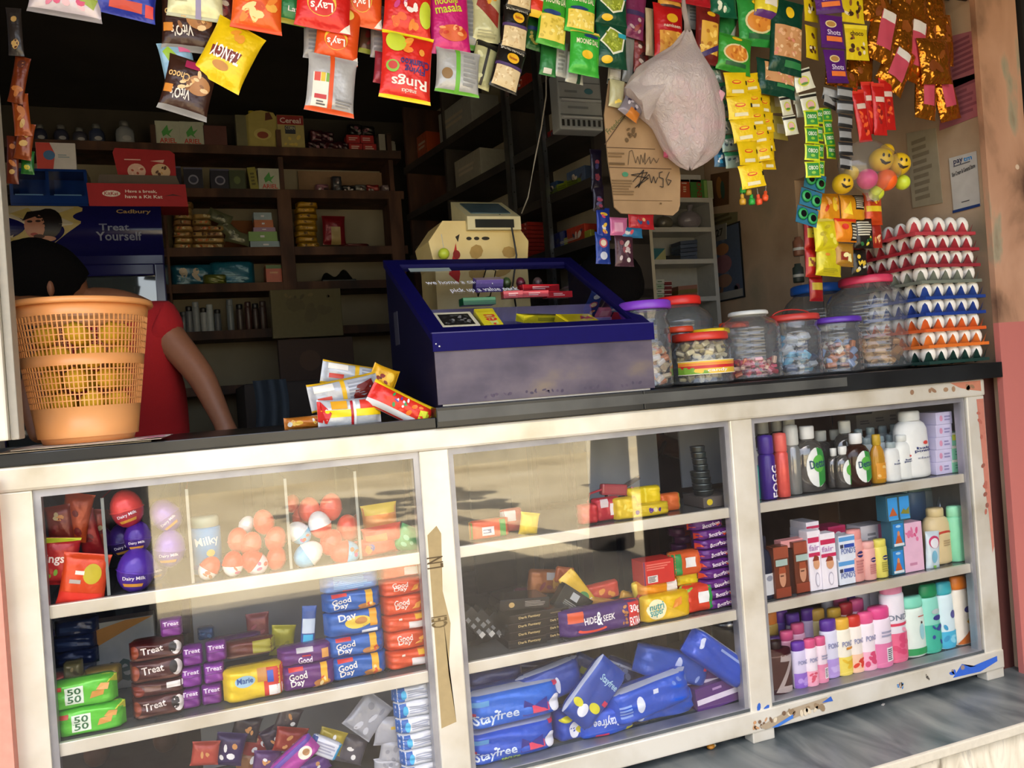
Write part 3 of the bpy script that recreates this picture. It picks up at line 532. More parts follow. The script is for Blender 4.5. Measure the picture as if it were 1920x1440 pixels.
for x, y, w, h, th, lb in ((690, 1342, 66, 74, 40, 'silver foil bag tipped on its corner in the bottom shelf'), (728, 1370, 52, 52, 5, 'silver grey bag with a yellow tab beside the soap stack'), (740, 1408, 58, 46, 10, 'crumpled silver foil bag lower beside the soap stack'), (728, 1434, 56, 30, 0, 'lowest silver foil bag beside the soap stack')):
    hang(lb, x, y, .10, w, h, th, 'a9abb2', [('r', .1, .2, .5, .4, 'c8a838')] if th == 5 else [('x', -.6, -.6, .6, .6, 'c9ccd4,8d9098', 6)], name='foil_bag', cat='bag', D=.05)

# ---- middle bay, upper shelf
rollp = dict(name='biscuit_roll', cat='biscuit packet')
brick('orange biscuit roll with green ends lying alone at the left of the upper middle shelf', 922, Z1, .05, 74, 36, .035, 'e0582c', [('r', -.45, -.6, .15, .3, 'e8e4e4'), ('l', -.4, -.5, .1, .2, '4a5a8a', 1), ('r', .45, -1, .75, 1, '3f9a3a'), ('r', -1, -1, -.9, 1, '8ab83a')], **rollp)
brick('white and red wrapped pack behind the yellow twist on the upper middle shelf', 965, Z1, .09, 40, 44, .04, 'c8453e', [('r', -1, 0, .2, 1, 'd8d4d0')], name='wrapped_packet', cat='packet')
hang('bright yellow twisted foil wrapper beside the orange roll', 992, 982, .05, 36, 42, 8, 'e4c41c', [], name='wrapped_packet', cat='packet', D=.03)
for x, w, h, c, dd, Y, lb in ((1108, 34, 38, 'c22a34', [], .05, 'small red pack at the left of the upper middle heap'), (1143, 50, 44, 'b8283a', [('r', -.6, .2, 0, .9, 'd8ccd0'), ('r', .1, -.5, .5, .5, 'dcd4d8')], .06, 'crimson twin wrapped pack in the upper middle heap'),
        (1180, 44, 42, 'e6c51e', [('x', -.3, -.4, .3, .4, 'f4e058', 3)], .04, 'yellow twisted wrapper end in front of the upper middle heap'), (1222, 78, 24, 'dcc02a', [('x', -.8, -.5, .9, .5, '5a2a8a,e8d890', 6)], .04, 'yellow and violet toffee pack lying at the front of the upper middle heap')):
    brick(lb, x, Z1, Y, w, h, .04, c, dd, name='wrapped_packet', cat='packet')
brick('yellow biscuit roll lying on top of the upper middle heap', 1212, 0, .07, 64, 34, .04, 'ecd21e', [('r', -.1, -.9, .0, .9, 'f4e24a')], py=930, **rollp)
brick('orange twisted sweet pack at the right of the upper middle heap', 1258, 0, .08, 42, 34, .035, 'd86a30', [('r', .7, -1, 1, 1, 'b09a30')], py=942, name='wrapped_packet', cat='packet')
t = E('toy_gun', 'red and grey toy water pistol lying on the upper middle heap', 'toy', at(1150, 918, .09), (0, math.radians(8), 0))
b = MB(); b.box((0, 0, 0), (.075, .02, .030), m('9c3a44', 'gloss'), .006); b.prism([(-.02, -.012), (.012, -.012), (.005, -.045), (-.018, -.045)], -.009, .009, m('6e4048', 'gloss')); b.build('gun_body', t)
b = MB(); b.tube([(.03, 0, .008), (.075, 0, .035)], .006, m('4a4448', 'plastic')); b.build('barrel', t)
b = MB(); b.tube([(.03, -.004, -.012), (.06, -.004, -.018), (.062, -.004, .004), (.05, -.004, .008)], .0025, m('a04a58', 'plastic')); b.build('trigger_guard', t)
b = MB(); b.tube([(-.035, -.004, .0), (-.07, -.004, -.012), (-.075, -.004, -.035)], .003, m('b0303c', 'plastic')); b.build('hook', t)
z = Z1+.028
carton('flat dark box with a yellow mark under the stack of small steel tins', 1348, Z1, .05, 56, 20, .1, '5a5450', [('e', -.6, 0, .2, .6, 'd8c020')])
for k in range(8):
    b = MB(); X = Xat(1323-2*k+(0 if k < 4 else 3), .08, z); r = .026 if k < 4 else .020
    b.lathe([(0, 0), (r*.8, 0), (r, .004), (r, .013), (r*1.06, .014), (r*1.06, .016), (r*.9, .017), (0, .0165)], m('6f7a7c', 'metal'), 20)
    tag(b.build('steel_tin', None, (X, .09, z if k else z)), 'small round steel tin, %s of the tin stack' % rank(k, 8), 'tin', 'round steel tins'); z += .0172
# ---- middle bay, middle shelf
def fb(label, px, py, Y, w, h, d, c, dec, ry, rz=0, **k): carton(label, px, 0, Y, w, h, d, c, dec, ry=ry, rz=rz, py=py, name='biscuit_box', cat='biscuit box', kind='gloss', **k)
for k, (x, y) in enumerate(((885, 1170), (903, 1168), (922, 1172), (945, 1178))):
    fb('slim black biscuit box, %s of the four leaning like books' % ('first', 'second', 'third', 'last')[k], x, y, .05+.03*k, 14, 74, .05, '17181a', [('l', -.6, -.8, .6, .5, '77797a', 3), ('r', -.7, -.95, .7, -.7, 'b8b8b4')], -38)
df = [('t', 'Dark Fantasy', .1, 0, .6, .4, 'c8b078'), ('b', .85, 1, '3a2a22')]
z = Z2
for k in range(4): z = carton('black biscuit box with gold lettering, %s of the left pile of black boxes' % rank(k, 4), 990, z, .05, 72-(k % 2)*3, 15, .09, '17110e', df, name='biscuit_box', cat='biscuit box', kind='gloss')+.0004
zt = z
z = Z2
for k in range(4): z = carton('black biscuit box with gold lettering, %s of the right pile of black boxes' % rank(k, 4), 1044, z, .06, 48, 14, .09, '1a1412', df if k < 3 else [('l', -.5, -.3, .7, .3, '6a5a40', 1)], name='biscuit_box', cat='biscuit box', kind='gloss')+.0004
carton('black biscuit box with pale print resting tilted on top of the left black pile', 985, zt+.0065, .06, 92, 20, .09, '1a1310', [('l', 0, -.5, .9, .6, '8a8078', 4), ('e', -.55, 0, .12, .5, 'b89a60')], ry=5, name='biscuit_box', cat='biscuit box', kind='gloss')
fb('black biscuit box with a white price sticker leaning across the black piles', 1076, 1130, .09, 62, 44, .03, '121314', [('r', -.35, .1, .15, .75, 'b4b8b8'), ('l', -.6, -.9, .9, -.1, '8a8c88', 5)], 38)
brick('purple biscuit packet with orange flashes and a red extra tab', 1135, Z2, .03, 152, 52, .05, '42186c', [('r', -.95, .1, -.5, .85, 'd8501e'), ('t', 'HIDE', -.34, .12, .15, .24, 'f4f0f4', 3), ('t', '&', -.12, .15, .07, .5, 'ffffff', 3), ('t', 'SEEK', .12, .12, .15, .24, 'f4f0f4', 3), ('e', -.3, -.55, .35, .2, 'e0402a'), ('e', -.3, -.42, .3, .16, '42186c'), ('x', .38, -.7, .55, .7, 'a8682e,c88a48', 8), ('r', .6, -1, .92, 1, 'd01e20'), ('t', '30g', .76, .4, .12, .34, 'ffffff', 3), ('t', 'EXTRA', .76, -.45, .14, .3, 'ffffff', 3)], name='biscuit_packet')
ns = [('t', 'nutri', -.5, .25, .28, .26, '2a9a9a', 5), ('t', 'super', -.5, -.3, .28, .26, '2a9a9a', 5), ('e', -.5, 0, .38, .75, 'f2ecc0')]
ns = [ns[2], ns[0], ns[1], ('g', [(.1, -.1), (.5, .1), (.5, .7), (.25, .5)], 'e8943a')]
brick('yellow biscuit roll with a pale oval and teal lettering', 1257, Z2, .03, 92, 50, .05, 'e8bf1c', ns, **rollp)
brick('red and green ended biscuit roll with a white sticker beside the yellow roll', 1315, Z2, .045, 58, 52, .05, 'd8452a', [('r', .55, -1, 1, 1, '2f9a48'), ('r', -.1, -.3, .55, .5, 'eef0f0'), ('g', [(-1, .4), (-.2, 1), (-1, 1)], '8ab840')], **rollp)
brick('orange and yellow biscuit packet lying under the red box', 1240, Z2+.058, .07, 78, 28, .06, 'eb9c22', [('r', .3, -.7, .8, .7, 'eceae4'), ('r', .85, -1, 1, 1, 'c02a28')])
carton('red biscuit box with a barcode on top of the pile left of the purple stack', 1237, Z2+.092, .06, 58, 44, .06, 'd0342c', [('r', -.75, -.85, -.1, -.25, 'e6e2de'), ('l', -.7, -.8, -.15, -.3, '44403e', 5), ('l', -.8, .2, .8, .8, 'e87868', 3), ('r', -1, -1, -.9, 1, '6a2050')], name='biscuit_box', cat='biscuit box')
brick('yellow biscuit roll under the green ended roll beside the purple stack', 1298, Z2+.062, .08, 62, 30, .05, 'e2d01e', [('r', -1, -1, -.7, 1, 'c8b820')], **rollp)
brick('green ended biscuit roll with a white sticker topmost right of the red box', 1293, Z2+.098, .06, 58, 46, .05, 'd8602c', [('r', -1, -1, -.45, 1, '2a8a44'), ('r', -.2, -.3, .45, .5, 'ecece8'), ('g', [(.6, -1), (1, -1), (1, .6)], 'd8b020')], **rollp)
for x, y, Y, w, h, ry, c, dd, lb in ((1020, 1090, .2, 60, 46, 5, 'a8622e', [('r', 0, .2, .6, .8, 'b8b4b0'), ('x', -.8, -.8, .6, .1, 'd8a040,8a3a3a', 4)], 'orange brown box dim at the back behind the black boxes'),
       (995, 1120, .22, 60, 40, 0, '6a3a48', [], 'dusky mauve pack dim behind the tilted black box'), (1058, 1058+20, .18, 34, 30, 10, 'd06a30', [], 'small orange pack right of the dim orange brown box'),
       (1086, 1112, .12, 34, 96, -38, 'dcb428', [('e', 0, -.2, .6, .25, '3a8a48'), ('r', -.7, -.7, .7, -.4, 'e8e0c0')], 'yellow biscuit roll with a green oval leaning behind the black box'),
       (1128, 1108, .16, 60, 34, -8, 'cf4a38', [('x', -.5, -.5, .6, .5, 'f0a040', 4)], 'salmon red biscuit pack behind the purple lettered packet'),
       (1128, 1138, .12, 54, 34, 12, 'bd8a3c', [('r', .0, -.6, .5, .5, 'c8c8c8')], 'tan biscuit pack with a grey sticker behind the purple lettered packet'),
       (1158, 1148, .10, 36, 30, 15, 'c83c2c', [], 'small red pack above the purple lettered packet'), (1180, 1128, .14, 40, 34, 20, 'd0a038', [('x', -.5, -.5, .6, .5, 'e8dcb0', 4)], 'mustard pack at the back beside the long yellow roll'),
       (1205, 1108, .10, 36, 44, -15, 'dcc23c', [('e', 0, .2, .5, .4, 'eae4b0')], 'yellow crumpled end pack left of the red box'), (1205, 1142, .07, 28, 52, 8, 'b02420', [], 'dark red folded packet end left of the yellow roll')):
    hang(lb, x, y, Y, w, h, ry, c, dd, name='biscuit_packet', cat='biscuit packet', brick=True, D=.04)
bb = [('g', [(.3, -1), (1, -1), (1, 1), (.5, 1)], 'd8482a'), ('t', 'Bourbon', .1, .0, .52, .42, 'f4e8f0', 7), ('g', [(-1, -1), (-.6, -1), (-.9, .4), (-1, .4)], 'd8482a')]
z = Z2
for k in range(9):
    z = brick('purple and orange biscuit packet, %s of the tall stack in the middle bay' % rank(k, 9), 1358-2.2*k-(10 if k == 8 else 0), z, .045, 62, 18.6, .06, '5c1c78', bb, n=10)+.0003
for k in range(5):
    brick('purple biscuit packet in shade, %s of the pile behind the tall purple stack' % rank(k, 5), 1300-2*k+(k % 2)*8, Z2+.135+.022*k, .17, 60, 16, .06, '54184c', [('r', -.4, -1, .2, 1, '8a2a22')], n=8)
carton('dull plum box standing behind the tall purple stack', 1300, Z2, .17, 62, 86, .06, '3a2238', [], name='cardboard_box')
# ---- middle bay, bottom shelf
pad = dict(name='pad_packet', cat='sanitary pad packet', brick=True)
sf = [('t', 'Stayfree', -.42, -.35, .45, .36, 'd4e6f8', 2), ('e', -.42, .02, .04, .07, 'd4e6f8'), ('r', -1, -.1, -.82, .1, 'd02a5a'), ('g', [(.1, -.6), (.15, .3), (.35, -.1), (.6, .3), (.62, -.6)], '1a1f8e'), ('r', .3, -.5, .65, -.1, 'd8305a'), ('e', .8, -.2, .14, .5, 'e8ecf6'), ('r', .78, .75, .98, .95, 'd02a5a'), ('r', -.9, .4, -.55, .7, '5ba4e0')]
sf2 = sf+[('t', 'secure', -.1, -.8, .2, .13, 'b8d84a', 2)]
pw = '1446b4'; st = ('b', .93, 1.0, 'aeb8d0')
brick('bright blue pad packet with white script, lower one at the front left', 968, Z3, .03, 172, 60, .1, '0d50c8', [st]+sf2, **pad)
brick('bright blue pad packet with white script, upper one at the front left', 972, Z3+.083, .032, 184, 66, .1, '1268d8', [st]+sf, **pad)
brick('blue pad packet with upside down white script at the front centre of the bottom shelf', 1145, Z3, .03, 106, 52, .09, '0e50cc', [('t', 'Stayfree', .1, -.15, .45, .42, 'd8e4f4'), ('r', -.95, .55, -.6, .9, 'd8d020'), ('r', .05, .65, .5, .9, 'd8305a')], flip=True, **pad)
brick('blue pad packet with yellow and white emblem between the front ones', 1082, Z3, .05, 64, 56, .08, '1446b4', [('e', -.1, -.2, .3, .55, 'e4e8f4'), ('e', .35, -.2, .35, .3, 'd4c820'), ('e', -.5, .6, .4, .2, 'd4d020')], **pad)
spot = [('e', -.35, .0, .1, .5, 'd8e0f2'), ('r', .0, .3, .12, .6, 'd8e0f2'), ('l', -.85, -.5, -.55, .3, '7a9ad8', 4), ('x', .4, .5, .95, .85, '5a7ac4', 5)]
brick('plain blue pad packet lying under another at the right of the bottom shelf', 1252, Z3, .05, 124, 44, .1, '1054c8', [('e', -.8, 0, .12, .7, 'd8e0f2'), ('r', -.35, -.2, -.2, .2, 'd8e0f2')], **pad)
for x, y, Y, w, h, th, c, dd, lb in ((1215, 1303, .045, 150, 62, -12, '1050c6', [st]+spot, 'blue pad packet with a white emblem lying in the middle of the bottom heap'),
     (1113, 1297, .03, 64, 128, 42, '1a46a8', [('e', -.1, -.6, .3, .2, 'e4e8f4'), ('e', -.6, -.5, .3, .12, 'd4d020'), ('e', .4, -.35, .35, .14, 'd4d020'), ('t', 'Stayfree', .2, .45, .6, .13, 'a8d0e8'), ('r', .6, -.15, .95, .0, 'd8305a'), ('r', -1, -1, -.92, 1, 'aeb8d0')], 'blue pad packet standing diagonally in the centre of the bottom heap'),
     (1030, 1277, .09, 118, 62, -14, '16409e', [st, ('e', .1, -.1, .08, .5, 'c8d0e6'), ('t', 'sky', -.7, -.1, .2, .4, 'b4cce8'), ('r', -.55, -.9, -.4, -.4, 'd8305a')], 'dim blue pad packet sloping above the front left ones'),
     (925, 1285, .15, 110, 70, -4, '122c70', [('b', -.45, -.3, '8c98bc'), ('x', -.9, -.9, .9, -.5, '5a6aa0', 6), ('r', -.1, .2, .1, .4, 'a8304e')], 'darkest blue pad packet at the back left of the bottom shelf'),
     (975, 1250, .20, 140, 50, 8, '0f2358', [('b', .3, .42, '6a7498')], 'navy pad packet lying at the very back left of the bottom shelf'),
     (1090, 1258, .14, 46, 60, 30, '1a4686', [('r', -.4, -.1, .5, .3, '9aa83a')], 'teal blue pad packet tucked behind the diagonal one'),
     (1188, 1265, .16, 110, 40, 24, '14316e', [('b', .4, .6, 'a4aec8'), ('x', -.9, -.6, .9, .2, '6a7aa8', 7)], 'dark blue pad packet with a pale stripe behind the centre of the heap'),
     (1258, 1245, .09, 138, 56, 16, '1c4cae', [('e', .0, .2, .08, .5, 'b4c0e0'), ('r', .7, .1, .8, .5, 'd8305a'), ('x', -.2, -.8, .6, -.4, '8aa0d8', 4)], 'blue pad packet sloping down to the right near the top of the heap'),
     (1340, 1232, .05, 124, 56, 35, '1748ba', [('b', .9, 1, 'b8c0d8'), ('r', .88, -1, 1, 1, 'd8e0ee'), ('e', -.75, .2, .06, .4, 'ccd6ee'), ('l', -.2, .4, .6, .7, '8aa0d8', 1)], 'blue pad packet with a white end tilted steeply at the right of the heap')):
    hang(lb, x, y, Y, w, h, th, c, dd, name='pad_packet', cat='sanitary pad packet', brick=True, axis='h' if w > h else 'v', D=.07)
carton('purple pad box with a white band at the lower right of the bottom shelf', 1352, Z3, .05, 88, 46, .12, '4c1e6e', [('b', -.35, .1, 'd8d0e0'), ('r', -.3, .5, .1, .7, 'a888b8')], ry=-6, name='pad_box')
carton('purple pad box lying slightly turned on the other purple box', 1330, Z3+.062, .07, 86, 40, .12, '4f2172', [('b', -1, -.7, 'd0c8dc'), ('r', -1, -.2, -.2, .7, 'b8b0c4')], ry=4, name='pad_box')
t = E('steel_cup', 'small dark steel cup in the back right corner of the bottom middle shelf', 'cup', (Xat(1372, .25, Z3), .27, Z3))
b = MB(); b.lathe([(0, 0), (.035, 0), (.04, .1), (.042, .16), (.03, .17), (0, .172)], m('4a4c50', 'metal'), 18); b.build('cup_body', t)
b = MB(); b.lathe([(.041, .13), (.0425, .132), (.0425, .148), (.041, .15)], m('b8b8b8', 'metal'), 18); b.build('rim_band', t)

# ---- right bay, upper shelf
SH = 'on the upper right shelf'
bottle('teal capped deodorant can at the far left of the upper right shelf', 1428, Z1, .06, 24, 92, 'spray', '35b0a0', 'a8aaa4', [('r', -.1, -1, .9, -.3, 'c8d4d0')], sy=1, name='spray_can', cat='spray can')
bottle('purple deodorant can with white vertical lettering', 1452, Z1, .03, 26, 122, 'spray', '3c1f86', '452a90', [('t', 'FOGG', .35, -.15, 1.9, .17, 'f0ecf6', 90)], sy=1, name='spray_can', cat='spray can')
bottle('coral pink deodorant can beside the purple one', 1478, Z1, .035, 22, 122, 'spray', 'e05a50', 'e6665c', [], sy=1, name='spray_can', cat='spray can', kind='foil')
bottle('pale grey clear bodied spray can with a silver ring', 1500, Z1, .05, 24, 132, 'spray', clear('pale_clear', 'c9ccc8', .15, .1, .45, 'b0b4b0'), 'c9ccc6', [], sy=1, name='spray_can', cat='spray can')
amber = m('2e1208', 'gloss'); dl = [('e', .1, .0, .62, .8, 'eef2ee'), ('g', [(.1, -.8), (.62, -.6), (.75, .1), (.5, .7), (.1, .8)], '2f9440'), ('e', .15, .15, .35, .35, '5cb848'), ('t', 'Dettol', .15, .15, .5, .17, '1a4a6a', 6)]
grn = dict(name='antiseptic_bottle', cat='bottle')
smoke = clear('smoky_clear', '8a8078', .16, .05, .5, '6f6c66')
bottle('large antiseptic bottle with a white cap and green oval label', 1534, Z1, .05, 52, 124, 'flask', smoke, 'f0f2f0', lab=dl, **grn)
bottle('brown antiseptic bottle with a white cap and green and white label beside the amber bottle', 1623, Z1, .03, 44, 100, 'flask', amber, 'f0f2f0', lab=dl, **grn)
bottle('small antiseptic bottle with white cap, left one of the small pair', 1574, Z1, .07, 24, 74, 'flask', smoke, 'e6e8e4', lab=[('e', .2, 0, .4, .7, 'c8ccc4')], **grn)
bottle('small antiseptic bottle with white cap, right one of the small pair', 1593, Z1, .045, 30, 78, 'flask', smoke, 'f0f2ee', lab=dl[:3], **grn)
for x, h, Y, lb in ((1449, 138, .14, 'white capped bottle standing behind the purple can'), (1476, 138, .15, 'white capped bottle standing behind the coral can'), (1499, 144, .12, 'white capped bottle standing behind the clear can'), (1603, 118, .10, 'white capped brown bottle close behind the labelled brown bottle'), (1556, 100, .15, 'pale capped bottle in the back row between the large and small antiseptic bottles'), (1585, 98, .15, 'pale capped bottle in the back row behind the small antiseptic pair')):
    bottle(lb, x, Z1, Y, 42, h, 'flask', smoke, 'd8dcd6', **grn)
bottle('amber oil bottle with a gold cap', 1656, Z1, .04, 25, 92, 'slim', m('c08a1c', 'gloss'), 'c8a428', [('r', -.6, -.7, .6, .3, 'e09a28'), ('x', -.4, -.5, .4, .1, 'f0c878', 3)], name='oil_bottle')
jb = [('t', 'baby', .3, .1, .5, .06, '2a3a78'), ('t', 'powder', .3, .0, .6, .07, '2a3a78'), ('e', .3, .3, .16, .07, 'e0483c'), ('t', 'classic', .3, -.25, .5, .04, '8a90a8')]
pwd = dict(name='powder_bottle', cat='powder bottle', capkind='gloss')
bottle('biggest white powder bottle with a red dot on the upper right shelf', 1731, Z1, .04, 58, 126, 'powder', 'ecefec', 'e4e8e4', jb, **pwd)
bottle('small white powder bottle directly right of the amber bottle', 1683, Z1, .04, 28, 74, 'powder', 'e8ecea', '9fb0b4', jb[:1]+[('e', .3, .3, .1, .04, '404a80')], **pwd)
bottle('medium white powder bottle between the small and the biggest one', 1705, Z1, .045, 32, 84, 'powder', 'eaeeea', 'dfe4e0', jb[:2]+[('e', .3, .3, .12, .05, 'e0483c')], **pwd)
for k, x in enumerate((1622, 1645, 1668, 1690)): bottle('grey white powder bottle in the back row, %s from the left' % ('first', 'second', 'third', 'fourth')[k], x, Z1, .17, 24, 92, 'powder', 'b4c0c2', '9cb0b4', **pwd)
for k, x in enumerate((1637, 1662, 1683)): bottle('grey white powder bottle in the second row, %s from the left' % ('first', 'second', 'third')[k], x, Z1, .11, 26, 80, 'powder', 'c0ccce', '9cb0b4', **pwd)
z = Z1
for k in range(5): z = carton('lavender white soap box, %s of the stack beside the biggest powder bottle' % rank(k, 5), 1771, z, .05, 30, 23, .07, 'd4cfee', [('e', -.4, 0, .2, .5, 'dc9ab8'), ('l', .0, -.5, .8, .5, '9a94c0', 2)], name='soap_box', cat='soap')+.0003
z = Z1
for k in range(3): z = carton('mint green soap box, %s of the stack ending the upper shelf' % rank(k, 3), 1800, z, .05, 28, (24, 26, 24)[k], .07, '8fdcb8', [('b', .6, 1, 'e4e6d8'), ('l', -.6, -.5, .6, .3, '5ab08c', 2)]+([('b', -.2, .7, 'd8dc4a')] if k == 2 else []), name='soap_box', cat='soap')+.0003
for x, y, w, h, lb in ((1622, 792, 32, 30, 'dim grey carton at the back, lower left of three'), (1650, 786, 28, 34, 'pale grey carton at the back, middle of three'), (1676, 782, 26, 44, 'dim grey carton at the back, right of three')):
    carton(lb+' above the powder bottles', x, 0, .30, w, h, .05, 'a8a8a4', [('l', -.6, -.3, .6, .3, '7a7a80', 2)], py=y)
# ---- right bay, middle shelf
bottle('dark navy round shouldered bottle with a pale label', 1443, Z2, .04, 32, 118, 'flask', '20283c', '1a2030', [('r', -.6, -.8, .9, .1, 'd4d8de'), ('e', .15, -.1, .3, .12, '8a90a0')], kind='gloss')
men = [('b', .55, 1, '9a4a30'), ('r', -.8, .25, .8, .5, 'a8c0b8'), ('e', 0, -.2, .45, .4, 'c89070'), ('g', [(-.5, -.05), (.5, -.05), (.4, .2), (-.4, .2)], 'a04a28'), ('l', -.3, -.2, .3, -.1, '5a3424', 1), ('b', -1, -.62, '8a3c24')]
for k, (x, l) in enumerate(((1470, 'left'), (1508, 'right'))): carton('brown face cream box with a portrait, %s one of the pair' % l, x, Z2, .035+.01*k, 28, 96, .035, '6e3a26', men, name='cream_box', cat='cream box', kind='gloss')
carton('brown glossy tube box between the pair of brown portrait boxes', 1490, Z2, .05, 12, 84, .03, '3a2018', [], name='cream_box', cat='cream box', kind='gloss')
carton('pink card tag resting above the brown portrait boxes', 1487, Z2+.128, .06, 44, 14, .03, 'e8a0a0', [('r', -.9, -1, -.2, -.2, 'eab0ae')], name='card_tag', cat='card')
fl = [('b', .8, 1, 'f4eef4'), ('b', .62, .8, 'c82a58'), ('t', 'fair', -.1, .45, .8, .1, 'b890c0'), ('b', .15, .28, 'c82a58'), ('e', .1, -.1, .5, .2, 'd8a078'), ('g', [(-.5, 0), (.5, 0), (.5, .12), (-.1, .2)], '8a3a20'), ('e', .1, -.65, .35, .25, 'b8b4c4'), ('e', .1, -.65, .28, .2, 'eceaf4')]
carton('white and crimson cream box with a portrait, left of the two', 1533, Z2, .04, 24, 112, .035, 'f0ecf4', fl, name='cream_box', cat='cream box')
carton('white and crimson cream box with a portrait, right of the two', 1558, Z2, .035, 28, 104, .035, 'f2eef6', fl, name='cream_box', cat='cream box')
for k in range(3): carton('white and crimson striped box, %s of three above the white box' % rank(k, 3), 1524, Z2+.12+.022*k, .08, 24, 14, .07, 'ece8f0', [('b', -.8, -.1, 'c82a58')], name='cream_box', cat='cream box')
carton('white box filling the space under the three striped boxes', 1524, Z2, .09, 22, 80, .07, 'dcd8e4', [], name='cream_box', cat='cream box')
wb = [('b', .55, .9, '5aa0dc'), ('r', -.4, .0, .9, .3, '2a4aa8'), ('r', -.9, 0, -.5, .3, '3a3a50'), ('t', "POND'S", .1, -.25, .9, .25, '6a7ab0')]
for k in range(2): carton('white and blue cream box, %s of the two between crimson box and pink lotion' % ('lower', 'upper')[k], 1590, Z2+.001+.0695*k, .04, 30, 46, .04, 'e4ecf6', wb, name='cream_box', cat='cream box')
lot = lambda c, e: [('e', .2, .35, .38, .16, '2a2c6e'), ('r', -.15, .32, .55, .38, c), ('l', -.3, -.6, .6, .1, e, 5)]
bottle('tall pink lotion bottle with a navy oval', 1614, Z2, .04, 27, 98, 'talc', 'e8a8a0', 'e69a94', lot('e8a8a0', 'c07a78'), name='lotion_bottle')
bottle('small pink lotion bottle between the tall pink and the yellow one', 1638, Z2, .035, 23, 72, 'talc', 'eab0a8', 'eab0a8', lot('eab0a8', 'c07a78'), name='lotion_bottle')
bottle('pale yellow lotion bottle with a dark oval', 1660, Z2, .035, 23, 72, 'talc', 'e4dc6a', 'e0d860', lot('e4dc6a', 'a8a040'), name='lotion_bottle')
cb = [('b', -1, 1, '2e6e86'), ('r', -.8, -.75, .8, .8, '2a8ad8'), ('g', [(-.6, -.75), (0, .25), (.6, -.75)], 'c8602c'), ('e', 0, .05, .2, .2, 'd89060'), ('r', -.8, -.9, .8, -.7, 'd8e4ea'), ('e', 0, .6, .4, .1, 'a8d4f0')]
z = Z2
for k in range(3): z = carton('blue picture box of balm, %s of the three beside the pink box' % rank(k, 3), 1686, z, .04, 24 if k < 2 else 44, 50 if k < 2 else 48, .04, '2e6e86', cb if k < 2 else [('b', -1, 1, '3a5a5c'), ('r', -.92, -.8, -.08, .85, '3a9ae0'), ('r', .08, -.8, .92, .85, '3a9ae0'), ('g', [(-.85, -.6), (-.5, .1), (-.15, -.6)], 'c0602c'), ('g', [(.12, -.5), (.4, -.1), (.6, -.3), (.88, .0), (.88, -.6)], '8a8a30'), ('r', -.92, -.95, -.08, -.78, '4aa4e0'), ('r', .08, -.95, .92, -.78, '4aa4e0')], name='balm_box')+.0003
carton('pale pink floral box right of the blue picture boxes', 1716, Z2, .04, 36, 92, .04, 'e8bcd4', [('x', -.7, -.1, .8, .7, 'd85a8a,e07aa4', 9), ('l', -.5, -.8, .5, -.6, 'c88aa8', 1)], name='cream_box', cat='cream box')
hang('white and green cream tube with a round emblem left of the beige bottle', 1748, 1035, .05, 26, 78, 0, 'd4e6ee', [('e', 0, .45, .6, .22, 'f0f0f2'), ('e', 0, .5, .8, .3, 'c83a6a'), ('e', 0, .45, .6, .24, 'eef0f4'), ('e', -.1, -.2, .4, .3, '7ab8d0'), ('x', -.5, -.9, .6, -.6, '8ac850,4a9ac8', 4)], name='cream_tube', cat='tube', D=.03)
for x, y, w, h, c, lb in ((1570, 1003, 32, 34, 'c83a6a', 'crimson and blue round tube box at the back of the middle right shelf'), (1598, 1012, 34, 26, 'e4dce8', 'white and crimson flat box behind the blue and white boxes'), (1638, 1005, 46, 42, 'd4d0d4', 'white carton with a pink stripe behind the small pink lotion')):
    carton(lb, x, 0, .12, w, h, .06, c, [('r', .4, -1, .9, 1, 'e880a8') if w > 40 else ('b', .4, .8, 'c82a58'), ('e', .1, 0, .4, .4, 'e8e4ee') if c == 'c83a6a' else ('l', -.5, -.4, .3, .4, '8a8a90', 2)], py=y, name='cream_box', cat='cream box')
bottle('large beige lotion bottle with a red arch on its label', 1775, Z2, .05, 46, 104, 'powder', 'dcc898', 'd8c490', [('e', .1, .4, .5, .1, 'c04030'), ('e', .1, .33, .42, .07, 'dcc898'), ('l', -.1, -.2, .4, .1, 'b09870', 3)], name='lotion_bottle')
bottle('slim mint green bottle at the right end of the middle right shelf', 1806, Z2, .045, 28, 104, 'talc', '8fe0b4', '9ae6bc', [], name='lotion_bottle')
for k, (x, y, c) in enumerate(((1698, 968, '7ab8a4'), (1730, 972, '6a8ab0'), (1755, 960, '9aa8a8'))):
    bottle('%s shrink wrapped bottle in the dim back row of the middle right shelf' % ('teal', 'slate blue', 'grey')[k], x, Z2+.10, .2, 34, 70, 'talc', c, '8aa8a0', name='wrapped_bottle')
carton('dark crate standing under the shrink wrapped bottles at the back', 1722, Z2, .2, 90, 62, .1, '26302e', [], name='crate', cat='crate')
b = MB(); rg = random.Random(3)
b.grid(lambda u, v: (.035*(v+.1)*math.cos(6*u)+.01*math.sin(20*u), .02*math.sin(6*u), .11*(1-v)+.006*math.sin(14*u)), 14, 6, clear('thin_film', 'dfe6e8', .16, .15, .3, 'c8d0d4'), True)
tag(b.build('plastic_wrap', None, at(1770, 985, .18)), 'gathered clear plastic wrap rising behind the beige bottle', 'plastic wrap')
